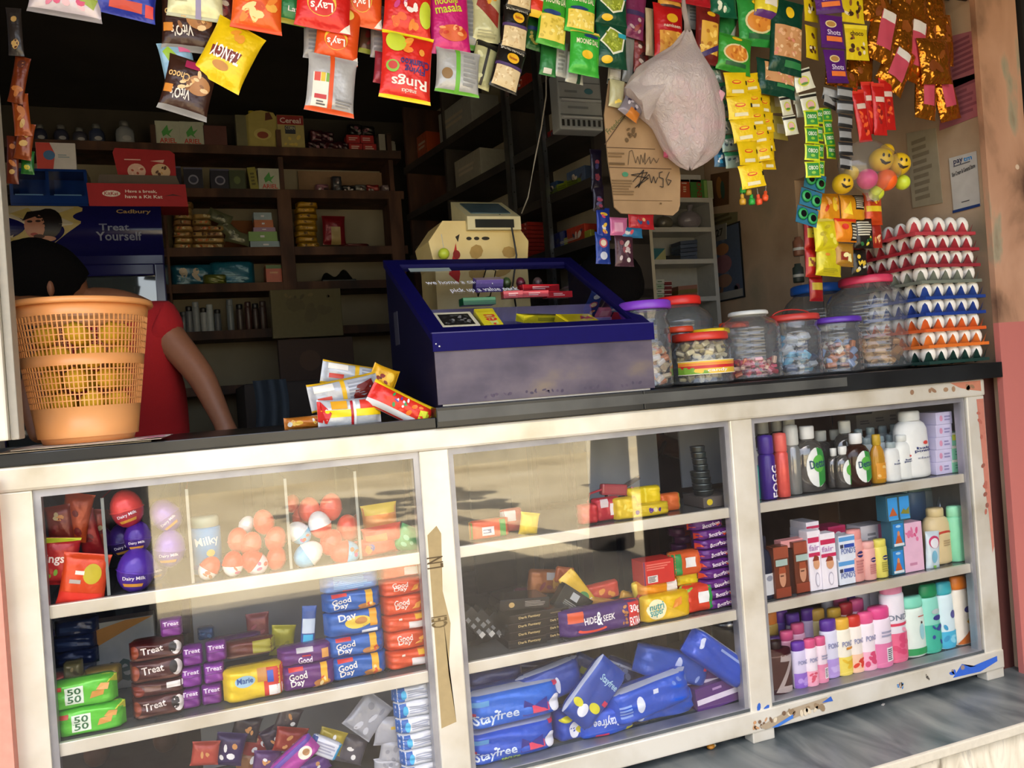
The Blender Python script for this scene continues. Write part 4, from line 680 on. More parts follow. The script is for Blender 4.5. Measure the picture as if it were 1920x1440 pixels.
# ---- right bay, bottom shelf
bottle('flat maroon tin with a silver letter at the left of the bottom right shelf', 1471, Z3, .03, 50, 96, 'tin', '3c1018', '241014', [('t', 'Z', .25, -.05, .55, .9, 'a89a98', -8), ('b', .82, .88, '6a4a48')], sy=.55, name='talc_tin', cat='powder tin', kind='dull')
tl = lambda c, c2: [('b', -1, -.15, c), ('x', -.6, -.9, .8, -.2, c2+','+c2, 5), ('t', "POND'S", .25, .45, .7, .12, '8a90b8')]
tk = dict(name='talc_bottle', cat='powder bottle')
for x, w, h, bc, cc, c1, c2, Y, lb in ((1508, 26, 86, 'd8d0ee', '6a3aa8', '8a60c8', 'b090e0', .035, 'white and violet talc bottle with a purple cap next to the maroon tin'),
      (1529, 22, 88, 'f0e4ee', 'e05a8a', 'f0a8c0', 'd8486a', .03, 'white talc bottle with a pink cap and red flowers beside the violet one'), (1548, 20, 86, 'eedce6', 'e0608e', 'e088a8', 'd05078', .035, 'narrow pink talc bottle showing a barcode'),
      (1567, 30, 108, 'dfe0f4', '5c3498', 'b49ae0', 'c8b4ec', .05, 'taller white to lilac talc bottle with a dark purple cap'), (1592, 27, 106, 'f4f0dc', 'e8b43c', 'ecd860', 'e8c030', .045, 'white and yellow talc bottle with a yellow cap'),
      (1614, 25, 106, 'f6eee4', 'cc3428', 'f4c8a8', 'd8402a', .045, 'cream talc bottle with a red cap and orange red flowers'), (1637, 28, 108, 'f4eaf0', 'e85a90', 'f0b0c8', 'd84a74', .04, 'white talc bottle with a pink cap and red tag'),
      (1665, 38, 112, 'ece0ec', 'e04a8c', 'e07aa8', 'c85888', .035, 'broad pink talc bottle turned to show its barcode')):
    d = tl(c1, c2)
    if 'barcode' in lb: d = [('b', -1, .05, c1), ('r', .0, -.75, .6, -.15, 'f2f0f2'), ('l', .05, -.7, .5, -.2, '505060', 6), ('l', -.3, .3, .6, .6, 'a0a0b8', 2)]
    if 'yellow' in lb: d = d+[('r', -.1, .18, .7, .28, 'd89030')]
    bottle(lb, x, Z3, Y, w, h, 'talc', bc, cc, d, **tk)
bottle('tallest pink talc bottle with a grey name reaching the shelf above', 1692, Z3, .045, 40, 158, 'talc', 'ece8f0', 'e890b0', [('t', "POND'S", .0, .38, 1.1, .09, '7a8494'), ('b', .12, .2, 'd83a5a'), ('b', -1, -.1, 'e4688c'), ('x', -.7, -.9, .8, 0, 'f0a0b8,d84a74', 7)], **tk)
for k, (x, h) in enumerate(((1631, 150), (1652, 150))): bottle('tall white talc bottle in the back row, %s of two behind the tallest pink one' % ('left', 'right')[k], x, Z3, .14, 30, h, 'talc', 'dcdce4', 'd8b8c8', **tk)
sh = dict(name='shampoo_bottle', cat='shampoo bottle', sy=.5)
bottle('white herbal shampoo bottle with a mint cap and green swirl', 1727, Z3, .05, 42, 112, 'shampoo', 'dfeee4', '7fd8bc', [('b', -.9, -.6, '2f9a58'), ('e', .25, .1, .2, .35, '9ad0d8'), ('e', .25, .5, .07, .06, '4a2a24'), ('l', .0, .75, .6, .82, 'c05040', 1)], **sh)
bottle('teal green shampoo bottle with a dark green cap', 1757, Z3, .05, 36, 128, 'shampoo', '8fdcc8', '128a54', [('b', -1, .1, '3fb89c'), ('e', .3, .35, .4, .1, '3a3a8a'), ('e', .2, .6, .4, .1, 'b8c8c8'), ('x', -.2, -.6, .7, .1, '3a4a9a,2a9a7a', 8)], **sh)
bottle('sky blue shampoo bottle with a turquoise cap', 1785, Z3, .055, 32, 124, 'shampoo', 'd8eef4', '3cb0bc', [('b', -1, -.3, '4ab8dc'), ('e', .4, .35, .3, .16, '5a5a9a'), ('x', -.5, -.8, .6, -.1, '8ad8f0,3a9ac8', 6)], **sh)
bottle('orange capped white shampoo bottle at the right end of the bottom shelf', 1814, Z3, .055, 34, 128, 'shampoo', 'ece4d4', 'e07a1e', [('e', .3, .35, .35, .12, '3a3a7a'), ('g', [(-.8, -.95), (.9, -.95), (.9, -.2), (.2, -.5)], 'c86a28'), ('x', .2, -.3, .8, .0, '8aa030,d89a30', 4)], **sh)
for k, (x, h, c, cc, l) in enumerate(((1722, 148, '4a8a6a', '1c6a44', 'dark green capped'), (1744, 150, '3a9a70', '128050', 'bright green capped'), (1765, 156, '3c9a80', '2a9a60', 'emerald capped'), (1793, 146, '9a8a6a', 'c88a4a', 'tan capped'))):
    bottle('%s shampoo bottle in the back row of the bottom right shelf' % l, x, Z3, .19, 32, h, 'shampoo', c, cc, **sh)
for k, (x, h, Y, c, cc, l) in enumerate(((1458, 128, .14, 'b89a4a', 'e0883a', 'orange capped olive spray bottle behind the maroon tin'), (1478, 120, .16, '5a3a9a', '6a3aa0', 'purple capped bottle first in the middle row'), (1500, 118, .13, 'c8c4dc', '5c3498', 'purple capped white bottle second in the middle row'),
      (1528, 120, .13, 'c8b8d8', '5a3090', 'purple capped white bottle third in the middle row'), (1462, 92, .10, '6a4a9a', '4c3070', 'short purple bottle right behind the maroon tin'), (1487, 100, .09, 'd8a0b8', 'd85a88', 'pink capped bottle behind the violet talc'), (1508, 106, .10, 'd8a8c0', 'd05a84', 'pink capped bottle behind the pink flowered talc'),
      (1547, 118, .12, 'e0d090', 'c8a048', 'mustard capped bottle in the middle row'), (1568, 140, .18, 'd8d8d8', 'c03428', 'red capped white bottle far back'), (1590, 128, .15, 'd8d0e0', 'd05a8a', 'rose capped bottle far back beside the red capped one'), (1611, 128, .15, 'a080b8', '4a2a86', 'dark violet capped bottle far back'), (1578, 118, .10, 'e8dca0', 'd0a83a', 'ochre capped bottle behind the yellow talc'), (1600, 120, .11, 'e8c8b8', 'b83038', 'crimson capped bottle behind the cream talc'), (1621, 122, .11, 'e8c0d4', 'dc5a90', 'hot pink capped bottle behind the red tagged talc'))):
    bottle(l, x, Z3, Y, 25, h-6, 'talc', c, cc, **tk)
# ================================================================ ON THE COUNTER
# ---- peach slotted basket with its fruit
bx, by = Xat(168, .13, ZC), .135
bk = E('slotted_basket', 'tall peach plastic slotted basket standing on papers at the left end of the counter', 'basket', (bx, by, ZC+.008), (0, 0, 0))
pe = mottled('peach_plastic', [(.3, 'e89c5c'), (.7, 'f2ac6c')], 4, 4, .35, 0, .02, .001)
def br(z): return .096+.040*(z/.29)
def band(b, z0, z1, t=.0025, seg=56): b.lathe([(br(z0), z0), (br(z1), z1), (br(z1)-t, z1), (br(z0)-t, z0), (br(z0), z0)], pe, seg)
b = MB(); band(b, .012, .075); band(b, .160, .182); band(b, .262, .285)
b.lathe([(0, .0), (.088, .0), (.092, .012), (.096, .016)], pe, 48); b.lathe([(.0, .002), (.09, .002)], pe, 48)
for z in (.0875, .100, .1125, .125, .1375, .150, .195, .2085, .222, .2355, .249): band(b, z-.0011, z+.0011, .002)
for k in range(84):
    a = 2*PI*k/84
    for z0, z1 in ((.075, .160), (.182, .262)):
        q = [(br(z)*math.sin(a+da), -br(z)*math.cos(a+da), z) for da, z in ((-.011, z0), (.011, z0), (.011, z1), (-.011, z1))]
        p = [((br(z)-.002)*math.sin(a+da), -(br(z)-.002)*math.cos(a+da), z) for da, z in ((-.011, z0), (.011, z0), (.011, z1), (-.011, z1))]
        b.add(q+p, [(0, 1, 2, 3), (4, 5, 6, 7), (0, 3, 7, 4), (1, 2, 6, 5)], pe)
b.build('basket_wall', bk)
b = MB(); b.lathe([(.134, .285), (.143, .284), (.146, .288), (.144, .296), (.137, .298), (.133, .292), (.134, .285)], pe, 56); b.build('rim', bk)
lemon = m('e8c02a', 'matte'); rg = random.Random(11); proto = None
for k in range(34):
    lay = k//7; z = .035+lay*.048; a = 2*PI*(k % 7)/7+lay*.5; R = (.062+.004*lay) if k % 7 else .012
    p = (bx+R*math.cos(a), by+R*math.sin(a), ZC+.008+z)
    if proto is None:
        b = MB(); b.lathe([(0, -.027), (.005, -.025), (.018, -.018), (.024, 0), (.018, .018), (.005, .025), (0, .028)], lemon, 14, 1)
        proto = b.build('lemon', None, p, (rg.uniform(0, 3), rg.uniform(0, 3), 0)); tag(proto, 'round yellow lemon seen through the slots of the peach basket', 'lemon', 'lemons in the basket')
    else: dup(proto, None, p, (rg.uniform(0, 3), rg.uniform(0, 3), 0))
for k, (dx, dy, rz, c, l) in enumerate(((0, 0, 2, 'dcd4c4', 'folded newspaper lying flat under the peach basket'), (.03, -.01, -3, 'ece6da', 'white magazine page with a pink corner under the peach basket'))):
    b = MB(); b.grid(lambda u, v: ((u-.5)*.28, (v-.5)*.22, .0012+.0012*k+.0015*math.sin(8*u+k)*(abs(u-.5)*2)**3), 12, 8, m(c, 'paper')); b.box((0, 0, .0004+.001*k), (.27, .21, .0008), m(c, 'paper'))
    if k: b.decals([('g', [(.6, -1), (1, -1), (1, -.4), (.75, -.5)], 'd83a8a')], lambda a, z, o: (a, z, .0055+o), .14, .11)
    tag(b.build('newspaper' if not k else 'magazine_page', None, (bx-.01+dx, by-.045+dy, ZC+.0015+.003*k), (0, 0, math.radians(rz))), l, 'newspaper' if not k else 'page')

# ---- sloping glass topped chocolate display
D0 = E('chocolate_display_case', 'dark blue sloping glass topped chocolate display box in the middle of the counter', 'display box', (.87, 0, ZB+.001))
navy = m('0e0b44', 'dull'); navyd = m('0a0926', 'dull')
DX, DZ0, DZ1, DY = .578, .150, .395, .45
def dpt(name, b): return b.build(name, D0)
b = MB(); pro = [(0.004, 0), (DY, 0), (DY, DZ1), (0.004, DZ0)]
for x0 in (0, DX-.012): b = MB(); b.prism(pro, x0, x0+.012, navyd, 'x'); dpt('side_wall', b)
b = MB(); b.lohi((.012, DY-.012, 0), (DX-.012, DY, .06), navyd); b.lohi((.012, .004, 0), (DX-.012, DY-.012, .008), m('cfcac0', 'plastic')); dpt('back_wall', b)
sil = mottled('stained_lilac_steel', [(.25, '2c2738'), (.45, '4a4356'), (.6, '5f5664'), (.75, '756860')], 6, 8, .42, .15, .05, .002, (1, 1, 1.6))
b = MB(); b.lohi((.0, 0, .004), (DX, .004, .128), sil)
b.decals([('x', -.6, -.95, .9, -.8, '4a4254,544a5c', 30)], lambda a, z, o: (DX/2+a, -.0002-o*.3, .066+z), DX/2, .06, 'matte', .0004); dpt('front_plate', b)
sl = (DZ1-DZ0)/DY; ss = math.atan(sl)
b = MB()
def sb(x0, x1, y0, y1, t=.02):    # bar lying on the slope
    vs = [(x, y, DZ0+sl*y+dz) for x in (x0, x1) for y in (y0, y1) for dz in (0, t)]
    b.add(vs, [(0, 1, 3, 2), (4, 6, 7, 5), (0, 4, 5, 1), (2, 3, 7, 6), (0, 2, 6, 4), (1, 5, 7, 3)], navy)
sb(-.004, .034, 0, DY+.004); sb(DX-.034, DX+.004, 0, DY+.004); sb(.034, DX-.034, DY-.03, DY+.004); sb(.034, DX-.034, 0, .03)
b.lohi((-.004, -.006, .128), (DX+.006, .0, .172), m('100b52', 'dull')); b.lohi((-.005, -.0065, .170), (DX+.007, .004, .1725), m('2a2668', 'plastic')); dpt('lid_frame', b)
b = MB(); b.add([(x, y, DZ0+sl*y+.012) for x, y in ((.034, .03), (DX-.034, .03), (DX-.034, DY-.03), (.034, DY-.03))], [(0, 1, 2, 3)], clear('display_glass', 'e8eaf2', .12))
b.decals([('t', 'we home a cadbury', -.46, .40, .38, .085, 'e4e4ea'), ('t', 'pick up a value pack', -.26, .12, .38, .085, 'e4e4ea'), ('r', -.92, .82, -.45, .95, '9aa6a4')], lambda a, z, o: (DX/2+a, DY/2+z, DZ0+sl*(DY/2+z)+.0135+o), .255, .19); dpt('sloping_glass', b)
b = MB(); b.lohi((.02, .01, .125), (DX-.02, .17, .131), m('3c3650', 'plastic')); b.lohi((.02, .17, .131), (DX-.02, .176, .205), m('6a6088', 'plastic')); b.lohi((.02, .176, .199), (DX-.02, .29, .205), m('6a6280', 'plastic')); b.lohi((.02, .29, .205), (DX-.02, .295, .255), m('6a6088', 'plastic')); b.lohi((.02, .295, .25), (DX-.02, .43, .255), m('b8b4a4', 'plastic'))
b.decals([('t', 'e a cadbury', .05, .45, .42, .4, 'c8c4d8')], lambda a, z, o: (DX/2+a, .17-o, .17+z), .26, .035); dpt('inner_step', b)
b = MB(); b.ball((0.012, -.004, .14), .0035, m('c8c8c8', 'metal'), 8, 6); b.ball((0.004, -.004, .146), .003, m('c8c8c8', 'metal'), 8, 6); dpt('screw', b)
b = MB(); b.lohi((-.0012, .34, .17), (0, .385, .26), m('2c2c3c', 'paper')); dpt('sticker', b)
X0 = .87; zz = ZB+.011; SLA = math.degrees(math.atan(sl))
def inb(label, px, py, Y, d, c, dec, rz=0, rx=SLA, ry=0, name='chocolate_box', cat='chocolate box'):
    b = MB(); b.box((0, 0, 0), d, m(c, 'gloss'), .001); b.decals(dec, lambda a, q, o: (a, -d[1]/2-o, q), d[0]/2*.98, d[2]/2*.98); b.decals(dec, lambda a, q, o: (a, q, d[2]/2+o), d[0]/2*.98, d[1]/2*.98)
    tag(b.build(name, None, at(px, py, Y), (math.radians(rx), math.radians(ry), math.radians(rz))), label, cat)
inb('flat cream and black tray of dark sweets inside the glass topped box', 855, 602, .085, (.098, .085, .012), 'd8d0b4', [('r', -.85, -.9, .8, .7, '1c1a18'), ('x', -.7, -.7, .7, .5, '4a4a48,8a8884,2e2c2a', 22)])
inb('yellow and green upright box with red letters inside the glass topped box', 915, 600, .09, (.05, .085, .02), 'd4c42a', [('r', -.2, -1, .6, .2, 'c8d070'), ('t', 'eu', .1, -.2, .7, .35, 'c83a2a', 90), ('b', .6, 1, 'c8b820')], rx=SLA+4)
inb('long yellow chocolate box lying diagonally inside the glass topped box', 1025, 597, .13, (.20, .03, .02), 'cfc42a', [('l', -.5, -.5, .5, .5, '8a8a2a', 3)], rz=24, rx=15)
inb('yellow box with a red wave at the right inside the glass topped box', 1082, 602, .085, (.11, .05, .02), 'e0c81e', [('g', [(.0, -.5), (.3, .5), (.5, -.1), (.7, .4), (.9, -.5), (.6, -.2), (.4, -.5), (.25, .0)], 'c8442a')], rz=14)
inb('green box lying on the inner step of the glass topped box', 895, 566, .21, (.09, .04, .02), '1f6a3a', [], rx=0)
inb('purple chocolate slab on the upper step of the glass topped box', 915, 534, .31, (.08, .03, .035), '5a4a8c', [], rx=20)
for k, (x, y, Y_, c, d) in enumerate(((960, 553, .235, 'b82430', (.055, .03, .02)), (1000, 552, .24, 'c82834', (.08, .03, .018)), (1045, 553, .245, 'b01c28', (.08, .03, .018)), (1010, 541, .28, 'a01a24', (.12, .03, .02)))):
    inb('red wrapped chocolate bar, %s on the inner step of the glass topped box' % ('left', 'middle', 'right', 'rearmost')[k], x, y, Y_, d, c, [('l', -.5, -.5, .5, .5, 'e0b0b0', 2)], rz=-6+5*k, rx=0, name='chocolate_bar', cat='chocolate bar')
for k, (x, c) in enumerate(((950, '3a4a2a'), (976, '5a1c2a'), (1008, '4a3a3a'))):
    egg_toy('dark foil ball sweet, %s of three standing behind the red bars' % ('left', 'middle', 'right')[k], x, 531, .31, 10, c, c, name='foil_ball', cat='foil ball')

# ---- snack packs tumbled left of the box
sv = [('r', -.1, -1, .02, 1, 'e0b020'), ('l', .1, -.6, .9, .7, '8a8e98', 5), ('r', -.85, .3, -.3, .8, 'ece8e0'), ('b', -1, -.86, 'e0b020'), ('b', .86, 1, 'e0b020'), ('r', -.8, -.5, -.4, -.1, 'c83a2a')]
for x, y, Y, w, h, th, c, dd, D, lb in ((668, 705, .17, 130, 44, 8, 'b8bcc2', sv+[('g', [(.55, -1), (1, -1), (1, 1), (.7, .2)], '8a1c18')], .05, 'silver backed snack packet with a yellow stripe at the top of the counter heap'),
     (718, 712, .14, 50, 52, 20, 'e0a81c', [('x', -.8, -.8, .3, .3, '8a1c18,5a1410', 6), ('e', .4, .3, .3, .4, 'f0c840')], .04, 'yellow and maroon bulging packet end at the right of the counter heap'),
     (645, 735, .10, 132, 54, -12, 'b4b8c0', sv+[('g', [(.1, -.9), (.9, -.4), (.8, .6), (.35, .3)], '6a1a14')], .05, 'silver backed snack packet sloping down to the left in the counter heap'),
     (655, 775, .045, 118, 58, -4, 'c4c8cc', [('b', -.2, .3, 'f0d818'), ('r', .0, -1, .08, 1, 'b02028'), ('r', .09, -1, .16, 1, 'e8e8ea'), ('r', .3, .3, .95, .9, 'd83a2a'), ('g', [(-1, -.4), (-.75, -.6), (-.6, .1), (-.9, .9), (-1, .9)], 'cc2420'), ('r', -.6, .35, -.1, .9, 'e8a828')], .07, 'silver packet with a broad yellow band at the front of the counter heap'),
     (752, 762, .03, 128, 52, 26, 'd83020', [('b', -1, -.45, 'd0d2d4'), ('b', .75, 1, 'f0c81c'), ('g', [(.55, -.9), (1, -.5), (.9, .6), (.5, .3)], 'd4dc30'), ('x', -.4, -.2, .1, .6, '5a4aa8,3a9a5a,e8e4f0', 10), ('x', .1, -.3, .5, .5, 'f07820', 3)], .045, 'red orange and green snack packet lying against the blue box'),
     (570, 792, .06, 74, 24, -6, 'b06a24', [('x', -.8, -.8, .8, .8, '8a2a18,d8b040,c8c8c0', 8)], .035, 'small crumpled brown and gold packet at the left foot of the counter heap')):
    hang(lb, x, y, Y, w, h, th, c, dd, axis='h', D=D)
# ---- jars
jc = clear('clear_jar_plastic', 'eef0f2', .055, .08, .10, 'c8ccd0', 2.2)
def jar(label, px, Y, lidpx, bodypx, hpx, lid, fill=None, fh=.3, z=ZB+.001, handle=False, neck=.10, lab=None, ribs=5, name='plastic_jar'):
    X, W, H = dims(px, z, Y, bodypx, hpx); r = W/2; lr = r*lidpx/bodypx
    e = E(name, label, 'jar', (X, Y+r, z))
    zl = H*(1-neck)
    P = [(0, .001), (r*.85, .001), (r*.97, H*.03)]
    for k in range(49):
        t = k/48; q = t*(zl*.74)+H*.04; P.append((r*(.99+.01*math.cos(t*ribs*2*PI)), q))
    P += [(r*.97, zl*.82), (r*.86, zl*.90), (lr*1.0, zl*.97), (lr*.95, zl)]
    b = MB(); b.lathe(P, jc, 28); b.build('jar_body', e)
    if lid:
        b = MB(); b.lathe([(lr*.96, zl), (lr*1.06, zl), (lr*1.08, zl+H*neck*.2), (lr*1.06, H*.985), (lr*.98, H), (0, H)], m(lid, 'plastic') if lid != 'w' else m('c8ccca', 'plastic'), 28); lid_o = b.build('lid', e)
    if handle: b = MB(); b.tube([(lr*math.cos(t/10*PI), 0, H*.97+.022*math.sin(t/10*PI)) for t in range(11)], .002, m(lid, 'plastic')); b.build('lid_handle', lid_o)
    if lab: b = MB(); mp = lambda a, q, o: ((r+.001+o)*math.sin(a/r), -(r+.001+o)*math.cos(a/r), H*.33+q); b.decals(lab, mp, r*1.4, H*.13); b.build('wrap_label', e)
    if fill:
        c = fill[1].split(','); b = MB(); rg = random.Random(int(px)); fz = H*fh
        for i in range(fill[2]):
            a, R = rg.uniform(0, 2*PI), r*.86*math.sqrt(rg.uniform(.2, 1)); s_ = fill[3]*rg.uniform(.8, 1.1); zq = s_*.7+.004+(fz)*rg.random()
            rot = Matrix.Rotation(rg.uniform(0, 3), 3, 'X') @ Matrix.Rotation(rg.uniform(0, 3), 3, 'Z')
            b.box(((R-s_*.5)*math.cos(a), (R-s_*.5)*math.sin(a), zq), (s_*1.2, s_*.7, s_*.6), m(rg.choice(c), 'foil'), s_*.2, rot)
        tag(b.build(fill[0], None, (X, Y+r, z)), fill[4], fill[5], kind='stuff')
J = 'jar on the counter'
jar('clear jar with a broad purple lid right beside the blue box', 1243, .03, 82, 80, 168, '7a3ab8', ('toffee_pile', 'd8c8a8,c8b090,9ab0c8,d88a5a,e8e0d8', 90, .022, 'mixed wrapped toffees filling the purple lidded jar beside the blue box', 'sweets'), .38, ribs=7)
jar('clear jar with a white lid standing behind the blue box', 1168, .28, 74, 80, 150, 'w', None)
jar('large clear jar with a bright red lid in the back row', 1318, .30, 70, 112, 170, 'e02c24', ('foil_pile', 'c8ccd0,8a8e94,e0e0e0', 40, .03, 'crumpled silver wrapping inside the large red lidded back jar', 'wrapping'), .45)
jar('small clear jar with a yellow lid in the middle of the counter jars', 1362, .13, 60, 72, 104, 'e8c820', None)
jar('squat clear jar with a red lid and striped wrap label full of pale sweets', 1352, .035, 84, 100, 100, 'c8382c', ('sweet_pile', 'e8dcae,d8c890,f0e8c8', 110, .02, 'pale cream sweets packed in the squat red lidded jar', 'sweets'), .66, neck=.15,
    lab=[('b', -1, 1, 'e8c040'), ('b', .35, .7, 'e88a3a'), ('b', -.15, .3, 'c82c30'), ('g', [(-1, -1), (0, -1), (-.6, .0), (-1, .2)], '7aa83a'), ('t', 'candy', -.05, -.5, .25, .3, 'f4f0e0'), ('e', .75, .1, .15, .3, '5a9ac8'), ('b', .92, 1, 'f0ece0'), ('b', -1, -.92, 'f0ece0')], ribs=3)
jar('tall ribbed clear jar with a narrow white lid and pink sweets at its foot', 1448, .05, 58, 96, 134, 'w', ('pink_sweet_pile', 'd84a6a,e8a0a8,c83a4a,f0c8b0,e87a4a', 90, .018, 'pink and coral wrapped sweets at the bottom of the ribbed jar', 'sweets'), .22, neck=.06, ribs=8)
jar('clear jar with a dull red lid and thin handle right of the ribbed jar', 1528, .05, 76, 84, 120, 'b83a34', ('blue_pack_pile', '6ab4d8,d8e0e4,3a4a6a,b8c0c8', 40, .03, 'blue and silver packs inside the handled red lidded jar', 'sweets'), .55, handle=True, ribs=6)
jar('big clear jar with a bright blue lid at the back', 1590, .34, 72, 106, 172, '1f5ab8', None, ribs=8)
jar('clear jar with a violet lid in front of the blue lidded jar', 1606, .05, 74, 78, 108, '5a34a8', ('wafer_pile', 'c87a4a,e8dcc8,8a4a3a,9ab0d8', 50, .025, 'brown and white wrapped wafers inside the violet lidded jar', 'sweets'), .42, ribs=6)
jar('tallest clear jar with a raspberry pink lid beside the egg trays', 1694, .06, 72, 118, 184, 'c83a5a', ('rusk_pile', 'b88a52,c89a60,a87844', 60, .035, 'brown rusks lying in the bottom of the tallest jar', 'rusks'), .22, neck=.085, ribs=9)
for x, Y, y, c, l in ((1296, .17, 586, 'd84a2a', 'orange lid of a low jar hidden between the purple and red lidded jars'), (1402, .2, 590, 'e0502a', 'orange lid of a low jar hidden left of the narrow white lidded jar')):
    jar(l.replace('orange lid of a low jar', 'low clear jar with an orange lid'), x, Y, 44, 50, 112, c, None)
# ---- egg trays
ex0, ex1, ey0 = 2.395, 2.635, .01; EW = (ex1-ex0)/5; NY = 5
egg_m = m('efeae0', 'plastic'); b = MB(); b.lathe([(0, -.027), (.008, -.0255), (.016, -.019), (.0205, -.008), (.0215, .002), (.019, .014), (.013, .024), (.006, .029), (0, .030)], egg_m, 16, 1)
eggp = b.build('egg', None, (0, 0, -9)); first = True
names = ['dark green', 'orange', 'orange', 'blue', 'blue', 'grey', 'red', 'red', 'red']; cols = ['1c3a34', 'd8702a', 'd05a24', '1c3a8a', '1e3c86', '6e7468', '8e2a34', '9c2a34', 'b03a44']
which = ['bottom dark green', 'lower orange', 'upper orange', 'lower blue', 'upper blue', 'grey', 'lowest red', 'middle red', 'topmost red']
PZ = .0485
for t_ in range(9):
    z0 = ZB+.002+PZ*t_; sx = .0 if t_ < 5 else -.004*(t_-4); mt = m(cols[t_], 'plastic')
    wobble = .004*math.sin(t_*2.1)
    def hf(u, v):
        x, y = u*5, v*NY; c = math.cos(2*PI*x)*math.cos(2*PI*y); edge = min(u, 1-u, v, 1-v) < .001
        h = .012+.020*max(0, (math.cos(2*PI*x)+math.cos(2*PI*y))/2)**1.0-.010*max(0, -math.cos(2*PI*x)*1.0)*max(0, -math.cos(2*PI*y))
        if min(v, 1-v) < .001: h = .012+.034*(.5+.5*math.cos(2*PI*x))**1.5
        if min(u, 1-u) < .001: h = .012+.034*(.5+.5*math.cos(2*PI*y))**1.5
        fy = -.003 if v < .001 else .003 if v > .999 else 0; fx = -.003 if u < .001 else .003 if u > .999 else 0
        return (ex0+sx+wobble+u*(ex1-ex0)+fx, ey0+v*(NY*EW)+fy, z0+h)
    b = MB(); b.grid(hf, 40, 40, mt)
    fx0, fx1, fy0, fy1 = ex0+sx+wobble, ex1+sx+wobble, ey0, ey0+NY*EW
    for (a0, b0, a1, b1) in ((fx0-.003, fy0-.004, fx1+.003, fy0), (fx0-.003, fy1, fx1+.003, fy1+.004), (fx0-.004, fy0, fx0, fy1), (fx1, fy0, fx1+.004, fy1)):
        b.lohi((a0, b0, z0+.006), (a1, b1, z0+.0155), mt)
    o = b.build('egg_tray'); tag(o, '%s egg tray in the tall stack by the pink pillar' % which[t_], 'egg tray', 'stacked egg trays')
    rg = random.Random(t_)
    cells = [(i, j) for i in range(5) for j in range(NY)] if t_ == 8 else [(i, 0) for i in range(5)]+[(0, j) for j in range(1, NY)]
    for i, j in cells:
        if t_ == 8 and i == 0 and j > 0: continue
        p = (fx0+(i+.5)*EW, fy0+(j+.5)*EW, z0+.0355); r_ = (rg.uniform(-.12, .12), rg.uniform(-.12, .12), 0)
        lb = 'white egg in the %s egg tray, whole rows of them alike' % which[t_]; gp = 'eggs in the %s tray' % which[t_]
        if first: eggp.location = p; eggp.rotation_euler = r_; tag(eggp, lb, 'egg', gp); first = False
        else: dup(eggp, None, p, r_, lb, gp)
# ---- cream weighing scale behind the display box
sc = E('counter_scale', 'cream painted counter weighing scale with a hooded display behind the blue box', 'scale', (1.22, .62, ZB+.001))
cm = mottled('cream_scale_paint', [(.25, 'b08a3e'), (.4, 'd0b878'), (.7, 'dcc88c')], 7, 7, .45, 0, .04, .001)
b = MB(); b.prism([(-.16, 0), (.16, 0), (.155, .42), (.165, .50), (.12, .565), (-.12, .565), (-.17, .50), (-.155, .42)], 0, .17, cm)
b.decals([('e', -.25, .80, .06, .02, '2a2418'), ('e', -.08, .80, .06, .02, '2a2418'), ('e', .12, .80, .09, .02, '2a2418'), ('g', [(-.55, .82), (-.45, .85), (-.5, .76)], '2a2418'), ('g', [(-.75, .4), (-.55, .75), (-.5, .4), (-.55, .3)], 'b8281e'), ('e', -.55, .62, .08, .05, '8a2018'), ('r', -.45, .28, .55, .32, 'e8d8a0'), ('x', -.6, .3, .7, .7, 'a8884a,b0945a', 7)], lambda a, z, o: (a, -o, .285+z), .15, .28, 'matte'); b.build('scale_body', sc)
za, zb_, zc_ = [at(905, y_, yy).z-ZB for y_, yy in ((431, .60), (406, .60), (380, .76))]
b = MB(); b.prism([(-.02, za), (-.02, zb_), (.14, zc_), (.14, za)], -.045, .135, m('cfc69c', 'plastic'), 'x'); hood = b.build('display_hood', sc)
b = MB(); b.box((.045, -.0215, (za+zb_)/2-.002), (.13, .004, (zb_-za)*.62), m('2a2c28', 'gloss')); b.box((.045, .06, (zb_+zc_)/2+.002), (.135, .12, .003), m('4a5f68', 'gloss'), 0, Matrix.Rotation(math.atan2(zc_-zb_, .16), 3, 'X')); b.build('display_window', hood)
b = MB(); b.tube([(-.02, -.002, .35), (-.035, -.03, .34), (-.035, -.04, .32), (-.0, -.04, .41), (.03, -.04, .40), (.005, -.04, .32), (.0, -.01, .32)], .0022, m('26221c', 'metal')); b.build('wire_hook', sc)
b = MB(); b.tube([(.07, .0, .585), (.10, -.02, .56), (.11, -.025, .45), (.09, -.02, .35), (.10, -.02, .26)], .003, m('1c1a18', 'plastic')); b.build('cable', sc)
o = MB(); o.ball((0, 0, 0), .018, m('b8c83a', 'plastic'), 16, 10); o.tube([(0, -.004, .015), (-.004, -.004, .06)], .0012, m('d8d4c0', 'matte')); tag(o.build('rubber_ball', None, at(832, 476, .585)), 'small lime green rubber ball hanging on the cream scale', 'ball')
